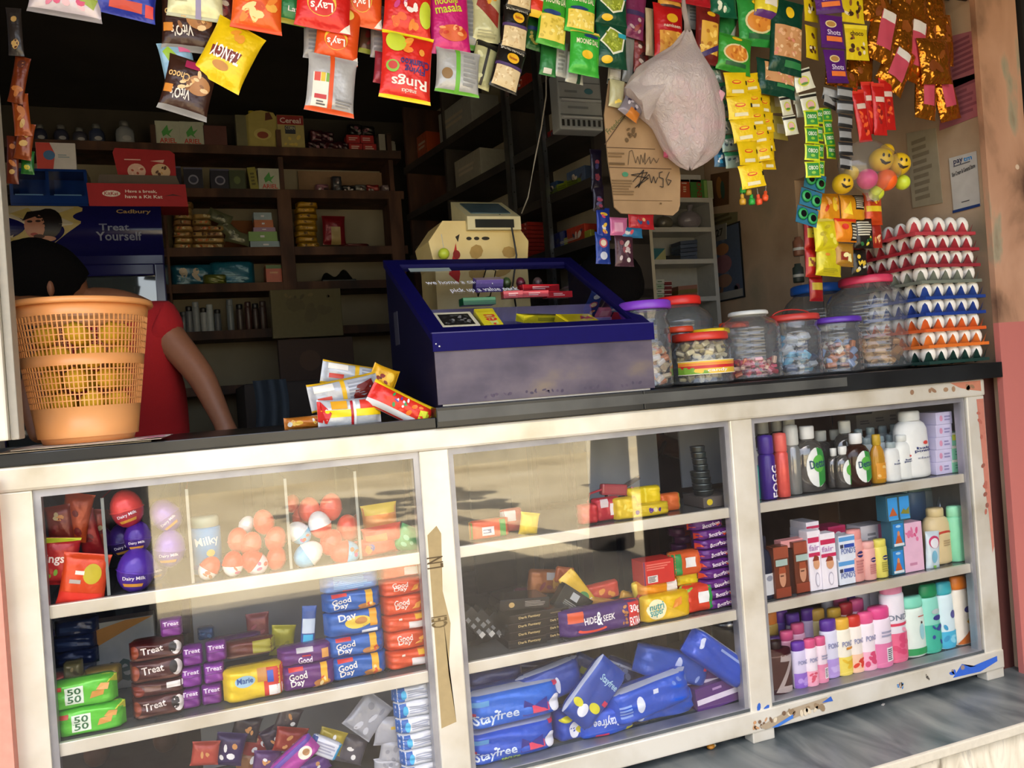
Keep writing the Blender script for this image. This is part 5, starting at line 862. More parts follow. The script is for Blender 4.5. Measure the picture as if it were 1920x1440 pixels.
# ================================================================ HANGING GOODS ALONG THE SHOP FRONT
vit = [('t', "VitO's", .25, .35, .42, .2, 'ece4dc', 4), ('e', -.4, -.1, .5, .35, 'b07a48'), ('x', -.7, -.5, .4, .2, 'd8a868,8a5a30,e8c898', 10), ('b', .82, 1, '8a8a8c'), ('r', .6, .1, .95, .4, 'd88a30'), ('t', 'Choco', .45, -.25, .45, .14, 'e0b878')]
lay = lambda c: [('e', .1, .30, .55, .38, 'e8c23a'), ('e', .1, .36, .50, .30, c), ('t', "Lay's", .1, .38, .42, .17, 'ffffff', 4), ('g', [(-.45, -.02), (.55, -.02), (.5, -.2), (-.5, -.2)], 'e8c8c0'), ('e', -.3, -.6, .35, .2, 'f0d060'), ('g', [(-1, .98), (-1, .7), (-.6, .98)], 'f4f0ec')]
H0 = 'at the top left'
L = [
 (125, -30, .02, 142, 128, 2, 'cfc6d4', [('b', -1, -.88, '8c8890'), ('x', -.5, -.9, .5, -.1, 'e07aa0,d85080,f0c0d0', 7), ('g', [(.4, -.5), (.8, -.7), (1, -.2), (.6, 0)], '9ab04a')], 0, 'pale blue and pink snack packet cut by the top left edge of the view'),
 (237, -40, .02, 128, 148, 6, '1f2f9e', [('e', .1, -.3, .4, .3, 'ecd8a8'), ('g', [(-.4, -.65), (.6, -.6), (.6, -.85), (-.4, -.85)], 'c8402e'), ('r', .7, -.9, .95, -.6, 'd83a3a')], 0, 'dark blue snack packet with a red ribbon mark hanging next to the pale pink one'),
 (367, -45, .03, 108, 165, 0, 'dcdcb4', [('r', .0, -1, .2, 1, '9a94c0'), ('b', -1, -.93, 'c0c4b0'), ('l', -.8, -.7, -.2, -.2, 'b4b48c', 4)], 0, 'cream backed packet with a lilac centre stripe'),
 (415, -10, .05, 46, 100, -5, '5a2420', [('x', -.6, -.9, .6, 0, 'c8b8a8,8a2a24', 6)], 0, 'small dark red packet squeezed between the cream and orange ones'),
 (354, 45, .045, 106, 108, -1, '3a2018', vit, 1, 'upper brown snack packet hanging upside down beside the yellow one'),
 (335, 125, .05, 66, 90, -12, '8fb8d8', [('g', [(-.8, .6), (-.4, .8), (.1, .3), (-.5, .1)], '9ac03a'), ('e', -.2, -.2, .4, .3, '4ab8e0'), ('r', .2, .5, .9, .8, 'd86a98')], 0, 'sky blue packet with a pink mark half hidden behind the brown ones'),
 (353, 165, .03, 96, 108, 12, '3c2219', vit+[('r', -.3, -.9, .3, -.6, 'a82858')], 1, 'lower brown snack packet hanging upside down with a silver end'),
 (430, 103, .02, 96, 122, 24, 'f0cc14', [('t', 'TANGY', .1, .1, .62, .22, 'ffffff', 3), ('g', [(-.5, -.12), (.75, .0), (.7, .3), (-.4, .26)], '7a2a20'), ('e', .1, .5, .35, .14, 'c88a3a'), ('x', -.7, -.8, .3, -.3, 'e89a28', 3)], 1, 'bright yellow snack packet hanging askew by one corner'),
 (483, -8, .01, 98, 136, 2, 'e8601c', [('x', -.8, -.9, .8, .9, 'f0b04a,f08a30,d84a18', 18), ('x', -.5, -.6, .5, .3, 'f8e0a0', 4), ('b', -1, -.9, 'f0562a')], 0, 'orange puffed snack packet printed with round crackers'),
 (545, -18, .05, 64, 130, 4, '2f8a4a', [('e', .1, -.1, .5, .2, 'd8e0c8'), ('t', "Lay's", .4, -.62, .5, .1, 'ffffff'), ('e', 0, .3, .5, .2, '7ac080'), ('b', -1, -.88, 'c8c040')], 0, 'green snack packet peeping out left of the bright red one'),
 (608, -8, .01, 106, 132, 3, 'd8231f', lay('d8231f'), 1, 'bright red snack packet with an upside down emblem'),
 (680, -18, .035, 78, 140, 2, 'e2571e', lay('e2571e'), 1, 'orange snack packet hanging right behind the bright red one'),
 (596, 72, .06, 56, 80, 0, '9c9ca0', [('l', -.7, -.7, .7, .7, '7c7c84', 7)], 0, 'dull silver packet back showing left of the lower orange packet'),
 (634, 62, .03, 84, 112, 5, 'e4541c', lay('e4541c'), 1, 'lower orange snack packet with an upside down emblem'),
 (621, 160, .02, 94, 110, 4, 'b4b4b8', [('r', -.12, -.9, .06, 1, 'e2561e'), ('b', -1, -.86, 'e2561e'), ('r', -.8, -.85, -.14, .3, 'ece8e0'), ('r', -.75, .0, -.5, .3, 'd84a3a'), ('r', -.48, .0, -.3, .3, 'e0c030'), ('r', -.26, .0, -.14, .3, '7ab03a'), ('r', -.7, -.6, -.2, -.45, 'c83a3a'), ('l', -.6, -.82, -.2, -.65, '5a5a60', 2), ('l', .2, -.8, .9, -.5, '8a8a90', 3)], 0, 'silver backed packet with an orange stripe and orange foot hanging lowest on its strip'),
 (690, 62, .10, 30, 80, 5, '6a4a3a', [('b', -1, -.8, 'a8b02e'), ('x', -.6, -.5, .6, .5, 'b88a3a,8a2a2a', 4)], 0, 'small dim brown packet with a lime foot left of the silver one'),
 (712, 60, .07, 36, 100, 0, 'a0989a', [('l', -.7, -.8, .7, .7, '807a80', 8)], 0, 'narrow grey packet back beside the red ring snack packets'),
 (718, 128, .06, 34, 60, 4, 'b03848', [('x', -.5, -.5, .5, .5, 'c8c0c0,d8d4d4', 3)], 0, 'small crimson and silver packet behind the ring snack packet'),
 (765, -2, .02, 92, 146, 2, 'd8281f', [('t', 'Flying', .0, .42, .55, .13, '2a2f7a', 3), ('t', 'Chamkoo', .0, .18, .8, .14, '2a2f7a', 3), ('x', -.9, -.95, .5, -.45, 'f08a28,e8601c', 6), ('b', -1, -.94, 'f0dc1c'), ('e', .75, -.4, .3, .35, 'c8d83a'), ('r', .0, .0, .5, .08, '3a9a5a'), ('x', -.6, -.4, .3, 0, 'f8f0f4,c83a8a', 6)], 0, 'upper red ring snack packet with lettering the right way up'),
 (762, 127, .01, 98, 128, 3, 'dc2a20', [('b', -1, -.9, 'f0dc1c'), ('b', .9, 1, 'f0dc1c'), ('t', 'Rings', -.1, .48, .72, .2, 'f4ece8', 2), ('t', 'Flying', -.3, .1, .42, .12, '2a2f7a'), ('t', 'Chamkoo', -.3, -.08, .6, .12, '2a2f7a'), ('e', .6, .08, .26, .18, '8ac03a'), ('e', .6, .06, .18, .12, 'c83a2a'), ('x', -.9, -.88, .4, -.4, 'f08a28,f0a040', 6), ('e', .5, -.65, .4, .3, 'c8d83a'), ('t', 'snacks', -.1, .76, .3, .06, 'f4d8d0')], 1, 'lower red ring snack packet hanging upside down with yellow ends'),
 (842, 28, .035, 76, 152, -3, 'c81f7a', [('t', 'masala', -.1, .1, .7, .11, 'c8d83a', 10), ('t', 'noodle', -.2, .3, .6, .1, 'c8d83a', 10), ('e', .4, .55, .25, .12, 'f0b428'), ('e', .1, -.5, .75, .2, 'd8602a'), ('x', -.6, -.6, .7, -.35, 'f0a868,c83a20', 8)], 0, 'magenta snack packet with yellow green lettering'),
 (880, 40, .06, 50, 110, 0, '8c8e90', [('b', -1, -.85, '5a9a3a'), ('l', -.7, -.6, .7, .8, '74767a', 9)], 0, 'grey silver packet back with a green foot behind the magenta one'),
 (858, 136, .03, 84, 84, 2, 'b2b4b6', [('r', -.15, -1, .05, 1, '6ab83a'), ('b', -1, -.88, '6ab83a'), ('e', -.55, -.2, .25, .25, '8a6a3a'), ('l', .2, -.7, .9, .8, '94969a', 7)], 0, 'silver backed packet with a bright green stripe and green foot'),
 (912, 30, .05, 56, 100, 0, 'c4c49a', [('g', [(-.6, .7), (.8, .1), (.7, -.5), (-.8, .3)], '8a2c20'), ('x', .0, .5, .9, .95, 'e0a030', 4), ('l', -.7, -.9, .7, -.6, 'a4a480', 3)], 0, 'gold backed packet with a dark red diagonal ribbon'),
 (905, 122, .05, 44, 90, 14, 'b8b88a', [('b', .7, 1, '1c1a18'), ('r', .0, -.9, .25, .7, '2a2620'), ('x', -.6, -.7, -.1, .4, 'd8d8ac', 3)], 0, 'pale gold packet with a black top hanging below the ribboned one'),
]
for x, y, Y, w, h, th, c, dd, fl, lb in L: hang(lb, x, y, Y, w, h, th, c, dd, flip=bool(fl))
pn = [('r', -.9, -.9, .9, .0, 'd8c49c'), ('x', -.85, -.85, .85, -.05, 'e8d8b4,c8ac80,dcc8a0', 40), ('t', 'SALTED PEANUTS', .0, .86, .85, .09, 'e8e4dc'), ('e', .1, .45, .45, .24, 'e8b41e'), ('t', 'Namkeen', .1, .45, .3, .07, 'a83a1c'), ('b', .0, .14, '4a3468')]
for x, y, w, h, th, l in ((975, -18, 48, 74, 6, 'topmost'), (965, 55, 50, 82, 6, 'middle'), (952, 130, 54, 84, 14, 'lowest')):
    hang('black salted peanut packet with a peanut window, %s of the hanging strip of three' % l, x, y, .02, w, h, th, '1a1614', pn, name='peanut_packet', group='salted peanut packets')
hang('small red and yellow packet hanging right of the peanut strip at the very top', 1003, 5, .03, 38, 56, 4, 'd83a20', [('b', -1, -.6, 'f0c828'), ('b', .1, .4, 'f4e0c8')])
mo = [('r', -.9, -.85, .9, -.05, 'e8d058'), ('x', -.8, -.8, .8, -.1, 'f4e48a,d0b840', 30), ('t', 'MOONG DAL', .05, .42, .75, .12, 'f0ecd0'), ('e', 0, .75, .35, .16, 'e8c01e'), ('e', -.2, .02, .6, .08, '1f3a7a')]
hang('lime green lentil snack packet left of the long green strip', 1037, 30, .03, 56, 118, 6, '3fa02e', mo, name='lentil_packet')
hang('small dark green packet hanging just right of the peanut strip', 1002, 60, .07, 30, 70, 8, '2c6a34', [('x', -.6, -.8, .6, -.1, 'c8b84a,b0a038', 5), ('b', .0, .2, '28407a')], name='lentil_packet')
for x, y, h, l in ((1088, 22, 84, 'upper'), (1096, 100, 84, 'lower')):
    hang('bright green lentil snack packet, %s one of the strip' % l, x, y, .015, 58, h, 3, '3cb03a', mo if l == 'upper' else [mo[2], ('e', .05, -.15, .38, .2, 'e8c01e'), ('e', .3, .72, .5, .1, '1f3a7a'), ('b', .85, 1, 'e8d058')], name='lentil_packet')
for x, y, w, h, c, dd, l in ((1028, 112, 32, 62, '2f7a3e', [('r', -.6, -.9, .4, -.6, 'd8d8d0')], 'dark green packet back with a barcode below the lime green packet'), (1052, 112, 24, 66, 'b8bcb8', [('l', -.6, -.7, .6, .5, '8a8e8a', 5)], 'silver packet back between the green packets'),
     (1078, 128, 34, 58, 'c8ccc8', [('r', .2, -1, .6, 1, '1f4a34'), ('l', -.8, -.6, .0, .3, '9a9e9a', 4)], 'white packet back with a dark green stripe below the green strip'), (1152, 138, 26, 44, 'c8c8b8', [('r', -.8, -.4, .8, .2, 'e8e8e4'), ('b', -1, -.6, '16241c')], 'small silver packet with a barcode below the pea packets'), (1178, 110, 20, 90, '8a8c8a', [], 'narrow crumpled silver packet edge right of the pea packets')):
    hang(l, x, y, .07, w, h, 4, c, dd)
pe_ = [('g', [(-.2, .75), (.85, .45), (.6, -.3), (-.05, -.5), (-.85, .1)], 'e4e6d8'), ('g', [(-.2, .66), (.72, .42), (.5, -.24), (-.05, -.4), (-.74, .1)], '8a9a28'), ('x', -.5, -.25, .5, .5, 'a8b83a,7a8a20,c0cc58', 34), ('e', -.4, -.72, .35, .16, 'e8c01e'), ('r', .3, .3, .9, .5, '2aa0b8')]
for x, y, h, l in ((1146, 12, 72, 'upper'), (1146, 86, 84, 'lower')):
    hang('dark green pea snack packet with a pea window, %s one of the strip' % l, x, y, .02, 60, h, 0, '0f4a34', pe_[:5] if l == 'upper' else pe_, name='pea_packet')
nd = [('r', -.75, -.85, .75, .0, 'd89a3a'), ('x', -.7, -.8, .7, -.05, 'f0c468,c87a28,e8b04a', 26), ('e', .1, .45, .4, .16, 'e8b41e'), ('t', 'namkeen', .1, .18, .6, .06, 'e8d0c0')]
hang('red noodle snack packet with a noodle window above the white bag', 1253, 62, .03, 56, 108, -1, 'b8181c', nd, name='noodle_packet')
hang('gold topped packet end hanging over the red noodle packet', 1255, 0, .035, 46, 44, 0, 'd8a040', [('b', -1, -.6, '3a1a20')])
hang('maroon chip packet with a chip window right of the knot of the white bag', 1326, 68, .02, 46, 106, 3, '6e1e1c', [('r', -.7, -.7, .75, .45, 'd8a83c'), ('x', -.65, -.65, .7, .4, 'f0cc68,b87a28,e8bc50', 14), ('e', .1, .75, .35, .1, 'e8b41e'), ('g', [(-.8, -.75), (.8, -.3), (.8, -.5), (-.8, -.95)], '3a2a6a')])
for x, y, Y, w, h, th, c, dd, l in ((1190, 28, .06, 40, 90, 6, '7a2c5a', [('b', -.1, .1, '3a2a5a'), ('x', -.6, -.8, .6, -.2, 'b8a0a8,8a2a2a', 5)], 'plum coloured packet right of the pea packets'), (1200, 95, .08, 32, 80, -6, '8a3a38', [('x', -.6, -.8, .6, .8, 'c8b8b0,4a2a28', 7)], 'dull maroon packet below the plum one'),
     (1218, 60, .05, 16, 90, 0, 'b8a88a', [], 'thin tan packet edge left of the red noodle packet'), (1290, -12, .02, 90, 40, 0, 'b01a28', [('x', -.8, -.8, .8, .5, 'd83a48,8a1018', 6)], 'wide red packet end at the very top above the white bag'), (1298, 25, .06, 26, 60, 0, '9aa0a8', [('l', -.6, -.6, .6, .6, '6a7078', 6)], 'small grey packet back beside the knot of the white bag'),
     (1355, 5, .02, 52, 56, -4, '0f5a40', [('x', -.8, -.8, .2, .2, 'd8e0d0,2a7a5a', 5)], 'dark green packet end at the top right of the bag knot'), (1362, 55, .06, 36, 56, 10, '2a7a3e', [('g', [(.2, -.6), (.9, .6), (.9, -.6)], 'a8b0a8')], 'mid green folded packet behind the orange snack packets')):
    hang(l, x, y, Y, w, h, th, c, dd)
of = [('e', 0, -.05, .75, .5, 'd8d0a0'), ('e', 0, -.05, .66, .42, 'd88a30'), ('x', -.5, -.4, .5, .3, 'f0b050,c06a20', 12), ('r', -.6, -.75, .6, -.55, '1f5a34'), ('e', 0, .75, .3, .12, 'e8c01e')]
for x, y, Y, w, h, th, c, dd, l in ((1418, 42, .03, 72, 92, -4, '2f9440', of, 'green packet with an orange snack oval, upper one'), (1376, 102, .02, 66, 70, 4, '3a9a34', of, 'green packet with an orange snack oval, lower one'),
     (1437, 8, .015, 46, 54, 4, 'e8d83a', [('b', -1, -.6, '5a2a7a'), ('r', -.4, -.2, .7, .4, 'e4e0d8'), ('b', .7, 1, '2a6a3a')], 'small yellow and violet packet over the green ones')):
    hang(l, x, y, Y, w, h, th, c, dd)
mx = [('r', -.85, -.6, .9, .25, 'c89464'), ('x', -.8, -.55, .85, .2, 'e0b088,d88a7a,b87a48,e8c8a0', 40), ('r', -.2, -.85, .9, -.68, '2a7a44'), ('e', .0, .62, .26, .16, 'e8c01e')]
hang('dark green packet with a large mixture window, upper one', 1474, 70, .015, 62, 140, 3, '0c4030', mx, name='mixture_packet')
hang('dark green packet with a mixture window, lower one', 1455, 148, .03, 76, 66, 3, '0c4030', [('r', -.7, -.3, .85, .8, 'c89464'), ('x', -.65, -.25, .8, .75, 'e0b088,d88a7a,b87a48,e8c8a0', 30), ('r', -.1, -.55, .9, -.35, '2a7a44')], name='mixture_packet')
# ---- chains of sachets
def chain(label, pts, Y, w, h, base, dec, joint=None, name='sachet_strip', D=.006, group=None, jit=4):
    """pts: first and last sachet centre and the number of sachets; one strip, each sachet a part"""
    (x0, y0), (x1, y1), n = pts; p0 = at(x0, y0-h/2, Y); e = E(name, label, 'sachet strip', p0, (0, 0, 0), group); g = random.Random(int(x0))
    for k in range(n):
        x, y = x0+(x1-x0)*k/max(1, n-1), y0+(y1-y0)*k/max(1, n-1); p = at(x, y, Y)-p0; _, W, _ = dims(x, at(x, y, Y).z, Y, w, h)
        q = at(x, y, Y); H = h*dep(q.x, Y, q.z)/FPX; th = math.radians(4.2+math.degrees(math.atan2(-(x1-x0), y1-y0)) if n > 1 else 4.2)+math.radians(g.uniform(-jit, jit))
        o = pouch_mb(W, H, D, base, dec, n=8, seed=k).build('sachet', e, p, (0, th, math.radians(g.uniform(-12, 12))))
    return e
mg = [('e', 0, .15, .5, .22, 'f4d020'), ('e', 0, .15, .44, .17, 'd83a20'), ('e', 0, .17, .34, .09, 'f4d020'), ('r', -.55, -.8, .55, -.5, 'e8e0b8'), ('r', .85, -.1, 1, .25, '1c1a10')]
chain('front yellow sachet strip with red oval marks, longest of the three yellow strips', ((1380, 158), (1410, 330), 5), .0, 44, 44, 'f0cc18', mg)
chain('second yellow sachet strip partly behind the longest one', ((1407, 155), (1430, 285), 5), .025, 34, 34, 'eac414', mg)
chain('third and rearmost yellow sachet strip on the right', ((1432, 195), (1440, 300), 4), .045, 32, 36, 'e4bc12', mg)
chain('pale yellow backed sachet strip behind the yellow strips', ((1458, 190), (1462, 240), 2), .08, 34, 44, 'b8a850', [('r', -.5, -.5, .5, .3, 'c8c0a0')])
chain('green and silver sachet strip between the white bag and the yellow strips', ((1340, 140), (1374, 300), 6), .04, 30, 30, '8aa098', [('b', .5, 1, '2a7a54'), ('x', -.6, -.8, .6, .4, 'd8e0dc,3a4a58,c8d0d0', 6)])
chain('short blue and gold beaded sachet strip low beside the white bag', ((1350, 268), (1352, 298), 2), .06, 26, 30, '2a5a7a', [('x', -.8, -.8, .8, .8, 'd8c04a,e0e8ec,2a8ab8', 9)])
chain('yellow and brown chocolate ball strip left of the purple strip', ((1519, 10), (1522, 80), 2), .03, 28, 62, 'e4c81c', [('x', -.7, -.6, .7, .5, '4a2a18,e8e0c8,6a4028', 8)])
pk = [('e', -.1, .45, .5, .22, 'e8d8a8'), ('e', -.1, .45, .4, .16, 'b88a4a'), ('t', 'Shots', .1, -.05, .6, .16, 'd8c8ec'), ('r', -.6, -.6, .8, -.3, 'e87a3a'), ('b', -1, -.8, '4a1c6a')]
chain('purple sachet strip with orange bands hanging in front of the gold wrapping', ((1552, -5), (1567, 125), 3), .0, 46, 62, '5a2480', pk)
chain('yellow sachet strip with brown chocolate balls right of the purple strip', ((1598, 10), (1606, 80), 2), .01, 42, 66, 'e4cc20', [('x', -.7, -.7, .7, .3, '5a341c,3a2010,e8dcc0,8a5a30', 9), ('t', 'choco', 0, .5, .6, .14, '4a2a18'), ('b', .75, 1, 'f0dc3a')])
wl = [('b', .6, .85, '1c1a16'), ('e', 0, -.15, .6, .5, 'c8cc4a'), ('e', 0, -.12, .42, .34, 'd8a8a8'), ('e', 0, -.4, .4, .12, '5a8a34')]
chain('white sachet strip with green and yellow badges above the green strips', ((1505, 150), (1518, 195), 2), .02, 34, 40, 'dcdccc', wl)
chain('small white sachet strip hanging left of the green strips', ((1474, 198), (1482, 235), 2), .03, 24, 36, 'd8d8c4', wl)
chain('white sachet pair seen edge on beside the badges', ((1492, 180), (1498, 205), 2), .05, 12, 30, 'd0d0c0', [])
ob = [('r', -.8, -.8, .8, .8, '2f8a34'), ('t', 'OBOO', .0, .2, .65, .25, 'e4ecd8'), ('e', 0, -.4, .3, .18, '8ac03a')]
chain('green and yellow sachet strip with white letters, longest one', ((1521, 222), (1524, 318), 4), .0, 26, 30, 'c8d81e', ob)
chain('green and yellow sachet strip beside the longest one', ((1534, 218), (1536, 315), 4), .02, 18, 28, 'c0d01c', ob)
chain('green and yellow sachet strip rightmost and shorter', ((1549, 215), (1558, 285), 4), .03, 22, 26, 'bccc1c', ob)
chain('silver and black sachet strip, right and longer one', ((1584, 175), (1586, 305), 6), .0, 28, 24, '9a9ca0', [('b', -1, -.5, '1a1a1c'), ('b', .5, 1, '2a2a2c')])
chain('silver and black sachet strip, short left one', ((1558, 178), (1556, 192), 2), .02, 28, 22, 'a4a6aa', [('b', -1, -.4, '1a1a1c')])
for k, (x, y0, y1, n, t) in enumerate(((1612, 190, 245, 2, 0), (1628, 180, 225, 2, 0), (1645, 175, 235, 2, 0), (1660, 165, 225, 2, 0))):
    hang('tall red sachet, %s of the four red ones under the gold wrappers' % ('first', 'second', 'third', 'fourth')[k], x+3, (y0+y1)/2, .03+.01*(k % 2), 25, 98, (-12, -8, -4, -6)[k], 'c0201c', [('x', -.6, -.85, .6, .1, 'e8602a,8a1414,d85030', 9), ('r', -.7, .25, .7, .45, 'd8c0b8'), ('b', .85, 1, 'd83a2c')], name='red_sachet', cat='sachet', D=.014)
# ---- amber wrapped chocolates
GB = [(1655, 60, 46, 110, 14, 1), (1690, 50, 40, 120, 6, 0), (1712, 85, 48, 130, 10, 1), (1750, 45, 46, 130, -6, 0), (1640, 10, 50, 60, 0, 0), (1680, 125, 48, 90, 26, 1), (1735, 165, 34, 110, 2, 1), (1768, 165, 36, 115, -18, 1), (1752, 115, 52, 80, -8, 0), (1706, 0, 60, 60, 0, 0), (1768, 75, 30, 90, -4, 0), (1612, 125, 44, 70, 5, 0), (1578, 148, 56, 34, 4, 0)]
for k, (x, y, w, h, th, lab) in enumerate(GB):
    p = at(x, y, .03+.012*(k % 4)); X, W, _ = dims(x, p.z, p.y, w, h); H = h*dep(p.x, p.y, p.z)/FPX
    mb = pouch_mb(W*1.12, H*1.08, .034, 'c87a22', [('r', -.55, -.6, .55, .55, 'c04a62'), ('r', -.5, .3, .5, .62, 'e0dcdc')] if lab else [('x', -.5, -.6, .5, .6, '7a3c10,8a4a18', 3)], kind='cello', seed=k)
    pos = ['at the upper left of the bunch', 'hanging second at the top of the bunch', 'in the middle of the bunch', 'at the top right of the bunch', 'cut by the top edge left of the bunch', 'slanting below the middle of the bunch', 'hanging lowest at the left of the bunch', 'hanging lowest at the right of the bunch', 'bulging on the right side of the bunch', 'cut by the top edge of the bunch', 'forming the right rim of the bunch', 'under the yellow sachet strip', 'crumpled under the purple sachet strip'][k]
    tag(mb.build('gold_wrapped_sweets', None, p, (0, math.radians(th+4.2), 0)), 'amber foil sweet wrapper %s%s' % ('with a pink label ' if lab else '', pos), 'sweet wrapper')
# ---- clear bag of smiley balls
sp = at(1632, 322, .02); e = tag(MB().build('tmp'), None); bpy.data.objects.remove(e)
bg = E('clear_ball_bag', 'clear plastic bag of coloured balls hanging above the egg trays', 'bag', sp)
b = MB(); b.grid(lambda u, v: ((.022+.090*math.sin(PI*min(1, v*1.15+.02))**.7)*math.cos(2*PI*u)*(1+.06*math.sin(9*u*PI)), .035*math.sin(2*PI*u)*(.3+math.sin(PI*min(1, v*1.1))), .09-.175*v), 28, 12, clear('thin_bag_film', 'f2f2f0', .05, .12, .05), True, True); b.build('bag_film', bg)
for x, y, r, c, sm, l in ((1652, 300, 22, 'e0b81e', 1, 'yellow smiley ball at the upper middle of the clear bag'), (1685, 308, 21, 'dcb41c', 1, 'yellow smiley ball at the upper right of the clear bag'), (1580, 345, 19, 'd8ae1c', 1, 'yellow smiley ball at the lower left of the clear bag'),
      (1626, 336, 19, 'e0408a', 0, 'pink ball in the clear bag'), (1661, 338, 20, 'f0641e', 0, 'orange ball in the clear bag'), (1643, 362, 14, 'c8d838', 0, 'lime green ball lowest in the clear bag'), (1692, 342, 14, 'c8dc3a', 0, 'lime green ball at the right edge of the clear bag'), (1662, 284, 14, 'd8ac18', 0, 'yellow ball at the top of the clear bag'), (1596, 325, 14, 'c8a824', 0, 'dull yellow ball above the lower left smiley ball')):
    p = at(x, y, .02+(0 if r > 18 else .02)); R = r*dep(p.x, p.y, p.z)/FPX; b = MB(); b.ball((0, 0, 0), R, m(c, 'plastic'), 18, 12)
    if sm: b.decals([('e', -.3, .3, .1, .16, '2a1c08'), ('e', .15, .35, .1, .16, '2a1c08'), ('g', [(-.5, -.1), (-.25, -.38), (.1, -.45), (.45, -.2), (.5, -.05), (.4, -.15), (.1, -.33), (-.2, -.28), (-.42, -.05)], '2a1c08')], lambda a, z, o: (a, -math.sqrt(max(0, R*R-a*a-z*z))-o, z), R, R)
    tag(b.build('play_ball', None, p, (.2, .3*sm, -.3)), l, 'ball')
# ---- card of toy glasses, yellow and red packs lower right
t = E('toy_glasses_card', 'blue green hanging card strip of green toy sunglasses', 'toy', at(1525, 320, .05))
for k, (x, y) in enumerate(((1530, 340), (1522, 372), (1515, 405))):
    p = at(x, y, .05)-at(1525, 320, .05); b = MB(); b.box((0, .004, 0), (.075, .001, .05), m('1f6a8a', 'paper'), 0); b.build('backing_card', t, p, (0, .25, 0))
    b = MB(); 
    for s in (-1, 1): b.lathe([(0, 0), (.014, 0), (.018, .002), (.014, .005), (0, .005)], m('2fa05a', 'plastic'), 16, 1, (s*.018, 0, 0)); b.lathe([(0, .0055), (.010, .0055)], m('0c0c10', 'gloss'), 14, 1, (s*.018, 0, 0))
    b.build('toy_glasses', t, p+Vector((0, .002, 0)), (PI/2, .4, 0))
YR = [(1553, 392, .04, 44, 58, 0, 'e0961c', [('x', -.8, -.6, .8, .8, 'd8401c,f0d030,f0b868', 8)], 'yellow and red snack packet left of the black printed ones'),
 (1548, 440, .03, 46, 60, -3, 'd8cc20', [('x', -.6, -.6, .6, .6, 'e8e058,b8a818', 6), ('b', .8, 1, 'e8d860')], 'yellow packet in the left column above the blue lidded jar'),
 (1553, 490, .04, 48, 56, 5, 'ccc020', [('e', -.3, .4, .2, .1, 'd88a2a'), ('l', -.6, -.8, .6, -.5, 'a09818', 3)], 'lowest yellow packet just above the blue lidded jar'),
 (1598, 392, .03, 46, 52, 0, 'e09c1c', [('r', .0, -.1, 1, 1, '1c1814'), ('l', .05, .0, .95, .9, 'd8d4c4', 6), ('g', [(-1, -.3), (-.4, .5), (-.3, -.5)], 'f0d428')], 'yellow and black printed packet, upper left of four'),
 (1636, 392, .035, 34, 60, 0, 'c8481c', [('b', -.2, .15, 'e8cc28'), ('x', -.7, .3, .7, .9, 'e8c828,8a1c14', 5)], 'orange red packet with a yellow band beside the egg trays'),
 (1585, 432, .02, 42, 44, 2, 'e88a1c', [('b', .7, 1, 'd82a1c'), ('e', -.3, .25, .3, .25, 'd8301c'), ('r', .3, -.9, 1, .6, '1a1612'), ('l', .35, -.8, .95, .5, 'c8c4b0', 5)], 'orange packet with a red top and black print, lower left of four'),
 (1618, 438, .025, 36, 56, 0, '1e1a16', [('l', -.8, -.2, .8, .8, 'd0ccb8', 6), ('x', -.6, -.9, .6, -.3, 'e8d048,2a6a3a', 6)], 'mostly black printed packet in the middle of the lower right packs'),
 (1640, 440, .045, 26, 50, 0, '9c2a1c', [('x', -.6, -.6, .6, .6, 'd88a4a,e8c8a0', 5)], 'dark red packet next to the egg trays, below the orange red one'),
 (1582, 478, .03, 36, 44, 4, 'a87a28', [('r', -.6, -.5, .2, .2, '8a2a14'), ('x', -.4, -.8, .6, .8, 'e8e0a0', 3)], 'bronze packet above the gap between blue and pink lidded jars'),
 (1610, 492, .04, 30, 48, 0, '1c1a16', [('x', -.7, -.7, .7, .7, 'c8c8b8,d8b838', 8)], 'small black and yellow packet above the pink lidded jar'),
 (1522, 438, .06, 30, 60, 2, 'a01c18', [('r', -.8, -.3, .8, .3, 'c8b428'), ('x', -.6, -.3, .6, .3, '3a7a34,e0c038', 4)], 'red packet with a yellow picture, topmost of the left column of three'),
 (1524, 492, .06, 30, 56, 2, 'a41e18', [('r', -.8, -.3, .8, .3, 'c4ac28'), ('x', -.6, -.3, .6, .3, '7a3a24,e0c038', 4)], 'red packet with a yellow picture, middle of the left column of three'),
 (1530, 542, .07, 26, 46, 2, '8e1a18', [('r', -.8, -.1, .8, .5, 'b0982a')], 'red packet with a yellow picture, lowest of the left column of three')]
for x, y, Y, w, h, th, c, dd, l in YR: hang(l, x, y, Y+.08, w, h, th-4, c, dd)
for k, (x, y, c, l, r_) in enumerate(((1393, 362, '2fa03a', 'upper green', 10), (1404, 366, 'b8902a', 'upper mustard', -8), (1393, 384, 'c8982a', 'lower yellow', 0), (1410, 384, '28a03c', 'lower green', 0), (1424, 384, 'e0502a', 'first orange', -10), (1434, 376, 'ec5a2c', 'second orange', 20))):
    p = at(x, y, .02); b = MB(); b.lathe([(0, 0), (.007, 0), (.009, .004), (.009, .014), (.006, .017), (0, .017)], m(c, 'plastic'), 12, 1); b.box((.0, 0, .018), (.007, .008, .022), m(c, 'plastic'), .002); b.tube([(0, 0, .028), (0, 0, .045)], .0008, m('d8d0c0', 'plastic'))
    tag(b.build('toy_whistle', None, p, (0, math.radians(r_), .5)), '%s plastic toy whistle hanging below the yellow sachet strips' % l, 'whistle')
